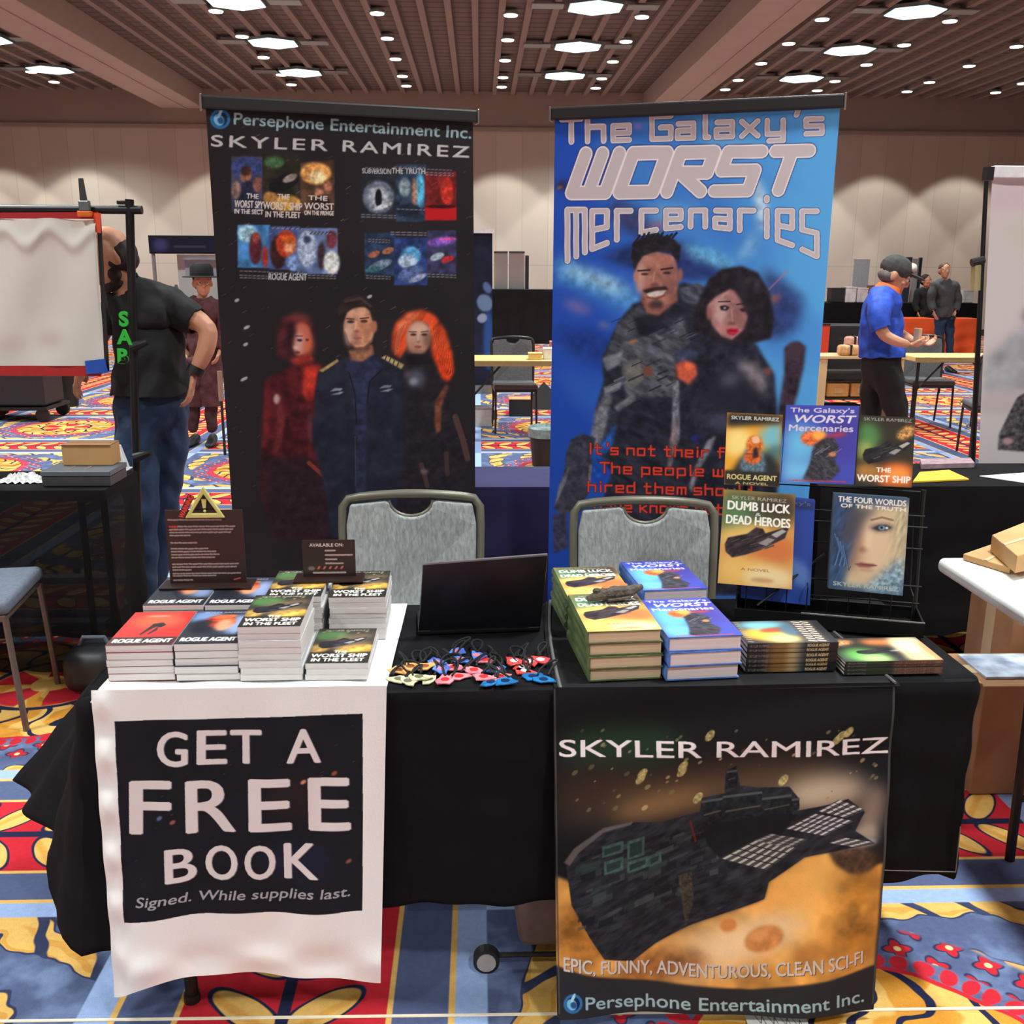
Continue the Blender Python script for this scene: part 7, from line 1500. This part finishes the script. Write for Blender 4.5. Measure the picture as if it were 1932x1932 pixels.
def head(mb, c, fwd, s_=1.0, tilt=0.0):
    """skull, jaw, nose, ears, brow; c centre, fwd the way it looks"""
    f = Vector(fwd).normalized(); up = Vector((0, 0, 1)); r = f.cross(up).normalized(); up = r.cross(f)
    def at_(a, b, d): return Vector(c)+r*(a*s_)+f*(b*s_)+up*(d*s_)
    def el(a, b, d, ra, rb_, rd, n=16, m=10):
        t = MB(); t.sph((0, 0, 0), 1.0, n, m); mb.add([at_(a+v[0]*ra, b+v[1]*rb_, d+v[2]*rd) for v in t.v], t.f)
    el(0, -.005, .025, .076, .096, .092); el(0, .022, -.045, .058, .066, .066); el(0, .05, -.088, .030, .030, .022); el(0, .088, -.012, .012, .020, .026); el(0, .096, -.026, .017, .014, .010)
    el(.03, .074, .022, .026, .016, .010); el(-.03, .074, .022, .026, .016, .010); el(0, .080, -.056, .024, .010, .006); el(0, .079, -.066, .021, .010, .006)
    el(.077, -.012, -.008, .010, .020, .032); el(-.077, -.012, -.008, .010, .020, .032); el(.04, .06, -.02, .022, .02, .018); el(-.04, .06, -.02, .022, .02, .018)
    return at_
def eyes(at_, par, s_=1.0, name='eye'):
    for sx in (-1, 1):
        p = at_(sx*.031, .078, .002); o = obj(name, MB().sph(p, .0125*s_, 10, 8), mat('eye_white', hexc(220,214,208), .2), par, smooth=True, world=True); q_ = at_(sx*.031, .0905, .002); d = MB().sph(q_, .005*s_, 8, 6); obj('iris', d, mat('iris_dark', hexc(50,36,30), .2), par, world=True)
def hand(mb, w, d, palm_n, s_=1.0, curl=.6, thumb_side=1):
    """palm, four unequal bent fingers and a thumb from the side of the palm; w wrist, d pointing direction"""
    w = Vector(w); d = Vector(d).normalized(); n = Vector(palm_n).normalized(); n = (n-d*n.dot(d)).normalized(); x = d.cross(n)*thumb_side
    P = lambda a, b, c_: w+x*(a*s_)+d*(b*s_)+n*(c_*s_)
    V = [(P(0, 0, 0), (.026*s_, .017*s_)), (P(0, .05, 0), (.040*s_, .015*s_)), (P(0, .085, 0), (.040*s_, .013*s_))]; vs, fs = skinmesh(V, [(0, 1), (1, 2)]); mb.add(vs, fs)
    for k, (a, L) in enumerate(((.032, .072), (.011, .080), (-.011, .074), (-.032, .058))):
        pts = [(a*.8, .06, 0), (a, .09, 0)]; ang = 0; y, z = .09, 0
        for j in range(3): ang += curl*(.5+.25*j); l = L*(.45, .32, .23)[j]; y += l*math.cos(ang); z += l*math.sin(ang); pts.append((a*(1+.05*j), y, z))
        mb.tube([P(*q_) for q_ in pts], [.0085*s_, .0088*s_, .0082*s_, .0076*s_, .006*s_], 8)
    mb.tube([P(.022, .02, 0), P(.044, .040, .008), P(.052, .066, .016), P(.046, .090, .024)], [.012*s_, .0105*s_, .0095*s_, .007*s_], 8)
skin1 = mat('skin_tan', hexc(200, 142, 112), .5, var=.05, scale=10); skin2 = mat('skin_warm', hexc(206, 150, 118), .5, var=.05, scale=10)
def J(Y0): return lambda px, py, dy=0.0: atY(px, py, Y0+dy)
# ---- person bending, black shirt and jeans (left)
j = J(4.36); root = thing('person', 'person in black T-shirt and jeans bending left, hand on hip, behind the frame', 'person', (j(280, 1160).x, 4.36, 0))
K = dict(pel=(j(285,770), .13), sp=(j(284,690), .145), ch=(j(282,615), .15), up=(j(268,565), .12), nk=(j(236,540,-.05), .066), hb=(j(220,510,-.08), .062), hd=(j(208,486,-.10), .06),
         sR=(j(318,582), .085), uR=(j(360,598,-.04), .060), eR=(j(396,618,-.06), .048), fR=(j(388,662,-.08), .043), wR=(j(366,706,-.10), .031),
         sL=(j(228,576,-.04), .080), uL=(j(200,604,-.04), .052), eL=(j(180,650,-.02), .044), wL=(j(158,690,.0), .030),
         hR=(j(318,800,.03), .098), kR=(j(306,960,.02), .066), aR=(j(284,1120,.04), .042), hL=(j(256,800,-.05), .10), kL=(j(268,960,-.10), .066), aL=(j(266,1135,-.06), .042))
def body(K, order, extra=None, vox=.008, m=None, root=None):
    nm_ = list(K); V = [K[k] for k in nm_]; E_2 = [(nm_.index(a), nm_.index(b)) for a, b in order]; vs, fs = skinmesh(V, E_2); mb = MB(); mb.add(vs, fs)
    if extra: extra(mb)
    return fuse('body', mb, m, root, vox)
EDG = [('pel','sp'),('sp','ch'),('ch','up'),('up','nk'),('nk','hb'),('hb','hd'),('up','sR'),('sR','uR'),('uR','eR'),('eR','fR'),('fR','wR'),('up','sL'),('sL','uL'),('uL','eL'),('eL','wL'),('pel','hR'),('hR','kR'),('kR','aR'),('pel','hL'),('hL','kL'),('kL','aL')]
hold = {}
def ex(mb):
    hold['a'] = head(mb, j(204, 486, -.10), (-.80, -.42, -.45), 1.08); hand(mb, K['wR'][0], (-.2, -.05, -.9), (-1, 0, 0), 1.0, .5, 1); hand(mb, K['wL'][0], (-.4, .1, -.8), (1, 0, 0), 1.0, .5, -1)
BD = body(K, EDG, ex, .0075, skin1, root)
def garment(name, bodyo, K, bones, keep, grow, m, root, fold=.006, flare=None):
    """clothing cut from the body's own surface and held off it; bones: those it covers, keep(p, bone, t): where it ends"""
    me = bodyo.data; n = len(me.vertices); P = np.empty(n*3); me.vertices.foreach_get('co', P); P = P.reshape(-1, 3)+np.array(root.location); N = np.empty(n*3); me.vertex_normals.foreach_get('vector', N); N = N.reshape(-1, 3)
    best = np.full(n, 1e9); bi = np.zeros(n, int); bt = np.zeros(n)
    for i, (a, b) in enumerate(bones['all']):
        A = np.array(K[a][0]); B = np.array(K[b][0]); D = B-A; L = D.dot(D)+1e-9; t = np.clip((P-A).dot(D)/L, 0, 1); d = np.linalg.norm(P-A-t[:, None]*D, axis=1)
        r = K[a][1]*(1-t)+K[b][1]*t; d = d-r; q = d < best; best[q] = d[q]; bi[q] = i; bt[q] = t[q]
    ok = np.zeros(n, bool)
    for i, e in enumerate(bones['all']):
        if e in bones['in']: ok |= (bi == i) & keep(P, e, bt)
    g = grow+fold*(np.sin(P[:, 2]*37+P[:, 0]*21+np.sin(P[:, 0]*31+P[:, 1]*17)*1.8)*.6+np.sin(P[:, 0]*53-P[:, 2]*29)*.4)
    if flare is not None: g = g+flare(P)
    Q = P+N*g[:, None]-np.array(root.location)
    idx = -np.ones(n, int); idx[ok] = np.arange(ok.sum()); fs = [tuple(idx[v] for v in p.vertices) for p in me.polygons if all(ok[v] for v in p.vertices)]
    par = list(range(int(ok.sum())))
    def fd(a):
        while par[a] != a: par[a] = par[par[a]]; a = par[a]
        return a
    for f in fs:
        a = fd(f[0])
        for v in f[1:]: par[fd(v)] = a
    cnt_ = {}
    for f in fs: k_ = fd(f[0]); cnt_[k_] = cnt_.get(k_, 0)+1
    big_ = max(cnt_, key=cnt_.get); fs = [f for f in fs if fd(f[0]) == big_]      # one piece of cloth
    used = sorted({v for f in fs for v in f}); re_ = {v: i for i, v in enumerate(used)}; fs = [tuple(re_[v] for v in f) for f in fs]; Qo = Q[ok][used]
    m2 = bpy.data.meshes.new(name); m2.from_pydata([tuple(q) for q in Qo], [], fs); m2.materials.append(m); m2.polygons.foreach_set('use_smooth', [True]*len(m2.polygons))
    o = bpy.data.objects.new(name, m2); C.objects.link(o); o.parent = root
    sm_ = o.modifiers.new('s', 'SMOOTH'); sm_.factor = .5; sm_.iterations = 3
    sd = o.modifiers.new('t', 'SOLIDIFY'); sd.thickness = .006; sd.offset = -1
    return o
LEG = [('pel','hR'),('hR','kR'),('kR','aR'),('pel','hL'),('hL','kL'),('kL','aL')]; TOR = [('pel','sp'),('sp','ch'),('ch','up'),('up','sR'),('sR','uR'),('up','sL'),('sL','uL')]
shirt = mat('black_tshirt', hexc(30, 29, 32), .85, var=.2, scale=14, bump=.5, bscale=18); jeans = mat('blue_jeans', hexc(36, 56, 86), .85, var=.25, scale=12, bump=.4, bscale=24)
BO = dict(all=EDG)
zb_ = j(286, 745).z
garment('tshirt', BD, K, dict(all=EDG, **{'in': TOR+LEG[:1]+LEG[3:4]+[('uR','eR'),('uL','eL'),('up','nk')]}), lambda P, e, t: (P[:, 2] > zb_) & ((e[0] not in ('uR', 'uL')) | (t < .35)) & ((e != ('up','nk')) | (t < .55)), .016, shirt, root, .008, lambda P: .02*np.clip((zb_+.25-P[:, 2])/.25, 0, 1))
garment('jeans', BD, K, dict(all=EDG, **{'in': LEG+TOR[:1]}), lambda P, e, t: (P[:, 2] < zb_+.03) & (P[:, 2] > .10), .014, jeans, root, .006, lambda P: .018*np.clip((.5-P[:, 2])/.4, 0, 1))
def shoe(a, dirx, m, root, nm_='shoe'):
    d = Vector(dirx).normalized(); r = Vector((d.y, -d.x, 0)); mb = MB(); vs = []; prof = [(-.08,.036,.09),(-.05,.042,.10),(0,.044,.09),(.06,.046,.065),(.12,.046,.05),(.17,.036,.04),(.19,.016,.03)]
    for (x_, w_, h_) in prof:
        for k in range(10):
            t_ = 2*math.pi*k/10; p = Vector((a.x, a.y, 0))+d*x_+r*(w_*math.cos(t_)); vs.append((p.x, p.y, max(0.001, h_*.5+h_*.5*math.sin(t_))))
    n_ = len(prof); fs = [(i*10+k, i*10+(k+1) % 10, (i+1)*10+(k+1) % 10, (i+1)*10+k) for i in range(n_-1) for k in range(10)]+[tuple(range(9, -1, -1)), tuple((n_-1)*10+k for k in range(10))]
    obj(nm_, mb.add(vs, fs), m, root, smooth=True, world=True)
shoem = mat('black_shoe', hexc(24, 24, 26), .5)
shoe(K['aR'][0], (-.3, -1, 0), shoem, root); shoe(K['aL'][0], (-.6, -1, 0), shoem, root)
at_ = hold['a']; hm = mat('dark_hair', hexc(40, 30, 28), .7, var=.3, scale=60)
def cap_shape(at_, pts, m, name, root, vox=.006):
    mb = MB()
    for (a, b, d, ra, rb_, rd) in pts:
        t = MB(); t.sph((0, 0, 0), 1.0, 14, 9); mb.add([at_(a+v[0]*ra, b+v[1]*rb_, d+v[2]*rd) for v in t.v], t.f)
    return fuse(name, mb, m, root, vox, 1)
cap_shape(at_, [(0,-.030,-.006,.084,.084,.068),(0,-.052,-.04,.066,.052,.044)], hm, 'hair', root); cap_shape(at_, [(0,.036,-.090,.050,.050,.030),(.052,.018,-.060,.012,.028,.030),(-.052,.018,-.060,.012,.028,.030)], hm, 'beard', root); eyes(at_, root)
w_ = K['wR'][0]; e_ = K['fR'][0]; ax_ = (e_-w_).normalized(); obj('watch', MB().tube([w_+ax_*.0, w_+ax_*.035], .038, 14), blk, root, smooth=True, world=True)
gm = mat('green_print', hexc(40, 190, 60), .6); rm_ = mat('red_print', hexc(150, 50, 54), .6)
# printed letters down the front of the shirt, S above the others
def shirt_letters(st, px0, py0, px1, py1, h, m, dy):
    cu = bpy.data.curves.new('t', 'FONT'); cu.body = st; cu.size = h/.729; cu.extrude = .003; cu.offset = .003; ob = bpy.data.objects.new('t', cu); C.objects.link(ob); dg = bpy.context.evaluated_depsgraph_get(); me = bpy.data.meshes.new_from_object(ob.evaluated_get(dg)); bpy.data.objects.remove(ob)
    a = j(px0, py0, dy); b = j(px1, py1, dy); d = (b-a).normalized(); n = Vector((0, -1, 0)).normalized(); y_ = n.cross(d).normalized(); M_ = Matrix((d, y_, n)).transposed().to_4x4(); M_.translation = a-Vector(root.location); me.transform(M_); me.materials.clear(); me.materials.append(m)
    o = bpy.data.objects.new('shirt_print', me); C.objects.link(o); o.parent = root
for ch_, yy0 in (('S', 614), ('A', 648), ('B', 684)): shirt_letters(ch_, 225-(yy0-614)*.06, yy0, 243-(yy0-614)*.06, yy0+1, .058, gm, -.285-(yy0-614)*.0008)
# ---- walking person in blue shirt and cap (right)
Yw = 6.42; j = J(Yw); root = thing('person', 'person in bright blue shirt, orange collar and cap walking right, looking down', 'person', (j(1668, 900).x, Yw, 0))
K = dict(pel=(j(1665,690), .115), sp=(j(1663,650), .12), ch=(j(1662,600), .128), up=(j(1664,567), .105), nk=(j(1674,552), .055), hb=(j(1682,535), .055), hd=(j(1686,520), .05),
         sR=(j(1661,575,-.16), .065), uR=(j(1658,612,-.20), .050), eR=(j(1668,634,-.22), .042), fR=(j(1696,646,-.24), .036), wR=(j(1716,650,-.22), .026),
         sL=(j(1672,575,.15), .062), uL=(j(1680,605,.16), .046), eL=(j(1690,624,.14), .038), fL=(j(1710,636,.06), .034), wL=(j(1724,644,-.04), .026),
         hR=(j(1676,712,-.09), .088), kR=(j(1694,790,-.09), .060), aR=(j(1706,900,-.09), .040), hL=(j(1652,712,.09), .088), kL=(j(1640,790,.09), .060), aL=(j(1622,893,.10), .040))
EDG2 = EDG+[('eL','fL')]; EDG2 = [e for e in EDG if e != ('eL','wL')]+[('eL','fL'),('fL','wL')]
def ex(mb):
    hold['a'] = head(mb, j(1687, 520), (.92, -.22, -.42), 1.05); hand(mb, K['wR'][0], (.9, .25, .0), (0, .5, 1), 1.0, .9, 1); hand(mb, K['wL'][0], (.9, -.2, -.1), (0, -.4, 1), 1.0, .9, -1)
BD = body(K, EDG2, ex, .007, skin2, root)
bs2 = mat('bright_blue_shirt', hexc(36, 78, 190), .7, var=.35, scale=16, bump=.3, bscale=20); zb_ = j(1664, 674).z
garment('shirt', BD, K, dict(all=EDG2, **{'in': TOR+LEG[:1]+LEG[3:4]+[('uR','eR'),('uL','eL'),('up','nk')]}), lambda P, e, t: (P[:, 2] > zb_) & ((e[0] not in ('uR', 'uL')) | (t < .45)) & ((e != ('up','nk')) | (t < .35)), .018, bs2, root, .008, lambda P: .022*np.clip((zb_+.3-P[:, 2])/.3, 0, 1))
pm_ = mat('black_trousers', hexc(24, 22, 24), .85, var=.2, scale=12)
garment('trousers', BD, K, dict(all=EDG2, **{'in': LEG+TOR[:1]}), lambda P, e, t: (P[:, 2] < zb_+.05) & (P[:, 2] > .09), .016, pm_, root, .006, lambda P: .012*np.clip((.6-P[:, 2])/.5, 0, 1))
shoe(K['aR'][0], (1, -.1, 0), shoem, root); shoe(K['aL'][0], (1, -.1, 0), shoem, root)
at_ = hold['a']; eyes(at_, root)
cap_shape(at_, [(0,-.006,.042,.084,.104,.082)], mat('dark_cap', hexc(62, 60, 58), .8, var=.3), 'cap', root); cap_shape(at_, [(0,.115,.046,.066,.066,.010)], mat('dark_cap', hexc(62, 60, 58), .8), 'cap_brim', root, .004)
cap_shape(at_, [(0,.072,.078,.052,.032,.034)], mat('cap_white', hexc(214, 206, 190), .6), 'cap_front_patch', root, .005)
cap_shape(at_, [(0,-.030,-.016,.078,.068,.046)], mat('grey_hair', hexc(110, 100, 94), .8, var=.3), 'hair', root)
c_ = K['nk'][0]; d_ = (K['hb'][0]-c_).normalized(); obj('collar', MB().tube([c_-d_*.050, c_+d_*.015, c_+d_*.045], [.100, .088, .076], 16), mat('orange_collar', hexc(226, 110, 50), .7), root, smooth=True, world=True)
# pale blue flecks printed round the hem of the shirt
fm = mat('pale_blue_print', hexc(120, 180, 226), .7); rs = random.Random(4)
obj('phone', MB().box(K['wR'][0].x+.045, K['wR'][0].x+.065, K['wR'][0].y-.02, K['wR'][0].y+.06, K['wR'][0].z-.0, K['wR'][0].z+.10), mat('phone_edge', hexc(200, 170, 130), .3), root, world=True, bev=.003)
# ---- far person in a grey hoodie
Yf = 15.3; j = J(Yf); root = thing('person', 'far person in dark grey hoodie and jeans standing between orange tables', 'person', (j(1782, 690).x, Yf, 0))
def stand(j, cx, ytop, ybot, root, skin_m, top_m, leg_m, hair_m, face=(0, -1, 0), long=False, shirt_name='hoodie'):
    """an upright figure between the measured crown and sole"""
    H_ = ybot-ytop; X0 = cx
    def p(a, b, dy=0): return j(X0+a*H_, ytop+b*H_, dy)
    K = dict(pel=(p(0,.50), .11), sp=(p(0,.42), .115), ch=(p(0,.29), .13), up=(p(0,.215), .10), nk=(p(0,.165), .052), hb=(p(0,.13), .05), sR=(p(.095,.215), .062), uR=(p(.125,.31,-.02), .048), eR=(p(.130,.38,-.02), .042), wR=(p(.105,.46,-.10), .028), sL=(p(-.095,.215), .062), uL=(p(-.125,.31,-.02), .048), eL=(p(-.130,.38,-.02), .042), wL=(p(-.105,.46,-.10), .028),
             hR=(p(.045,.53), .085), kR=(p(.05,.74), .055), aR=(p(.055,.955), .038), hL=(p(-.045,.53), .085), kL=(p(-.05,.74), .055), aL=(p(-.055,.955), .038))
    E2 = [('pel','sp'),('sp','ch'),('ch','up'),('up','nk'),('nk','hb'),('up','sR'),('sR','uR'),('uR','eR'),('eR','wR'),('up','sL'),('sL','uL'),('uL','eL'),('eL','wL'),('pel','hR'),('hR','kR'),('kR','aR'),('pel','hL'),('hL','kL'),('kL','aL')]
    def ex(mb): hold['a'] = head(mb, p(0, .07), face, 1.0); hand(mb, K['wR'][0], (-.3, -.2, -.9), (-1, 0, 0), 1, .5, 1); hand(mb, K['wL'][0], (.3, -.2, -.9), (1, 0, 0), 1, .5, -1)
    BD = body(K, E2, ex, .010, skin_m, root); zw = p(0, .52).z; IN = TOR+LEG[:1]+LEG[3:4]+[('uR','eR'),('uL','eL'),('eR','wR'),('eL','wL'),('up','nk')]
    garment(shirt_name, BD, K, dict(all=E2, **{'in': IN+(LEG if long else [])}), lambda P, e, t: (P[:, 2] > (zw if not long else .35)) & ((e[0] not in ('eR', 'eL')) | (t < .92)) & ((e != ('up','nk')) | (t < .55)), .024, top_m, root, .008, lambda P: .03*np.clip((zw+.2-P[:, 2])/.4, 0, 1))
    garment('trousers', BD, K, dict(all=E2, **{'in': LEG+TOR[:1]}), lambda P, e, t: (P[:, 2] < zw+.04) & (P[:, 2] > .09), .014, leg_m, root)
    shoe(K['aR'][0], (.1, -1, 0), shoem, root); shoe(K['aL'][0], (-.1, -1, 0), shoem, root); eyes(hold['a'], root)
    cap_shape(hold['a'], [(0,-.02,.045,.082,.098,.080),(0,-.05,-.01,.074,.06,.06)], hair_m, 'hair', root); return K
stand(j, 1782, 497, 692, root, skin2, mat('grey_hoodie', hexc(70, 70, 72), .9, var=.2), jeans, mat('brown_hair', hexc(90, 66, 50), .7))
Yb = 17.93; j = J(Yb); root = thing('person', 'far person in black standing left of the one in grey hoodie', 'person', (j(1747, 670).x, Yb, 0))
stand(j, 1747, 520, 669, root, skin1, mat('black_top', hexc(26, 25, 28), .9), pm_, hm, (0.6, -1, 0), shirt_name='jacket')
Yh = 8.8; j = J(Yh); root = thing('person', 'person in black brimmed hat and long maroon coat behind the bending one', 'person', (j(384, 830).x, Yh, 0))
K = stand(j, 382, 512, 830, root, skin1, mat('maroon_coat', hexc(84, 46, 50), .85, var=.4, scale=20), mat('maroon_skirt', hexc(70, 38, 42), .85, var=.4, scale=20), hm, (.4, -1, 0), long=True, shirt_name='coat')
at_ = hold['a']; hatm = mat('black_felt', hexc(22, 22, 24), .8)
mb = MB(); 
for (rr, z_) in ((.095, .05), (.10, .10), (.085, .155), (.05, .165)): pass
prof = [(.165, .050), (.168, .056), (.10, .062), (.098, .13), (.075, .165), (.01, .168)]
vs = []; n_ = 20
for (r_, z_) in prof:
    for k in range(n_): a = 2*math.pi*k/n_; vs.append(at_(r_*math.cos(a), r_*math.sin(a)-.01, z_))
fs = [(i*n_+k, i*n_+(k+1) % n_, (i+1)*n_+(k+1) % n_, (i+1)*n_+k) for i in range(len(prof)-1) for k in range(n_)]+[tuple(range(n_-1, -1, -1)), tuple((len(prof)-1)*n_+k for k in range(n_))]
obj('hat', mb.add(vs, fs), hatm, root, smooth=True, world=True)
cn = atY(414, 700, 8.3); cb2 = atY(416, 850, 8.3); t = thing('cane', 'bronze-topped walking cane standing beside the maroon-coated person', 'cane', (cn.x, 8.3, 0)); obj('shaft', MB().tube([(cn.x, 8.3, 0), (cn.x, 8.3, cn.z-.25)], .012, 8), blk, t, world=True); obj('grip', MB().tube([(cn.x, 8.3, cn.z-.25), (cn.x, 8.3, cn.z)], .022, 8), mat('bronze_grip', hexc(150, 124, 110), .4), t, world=True)
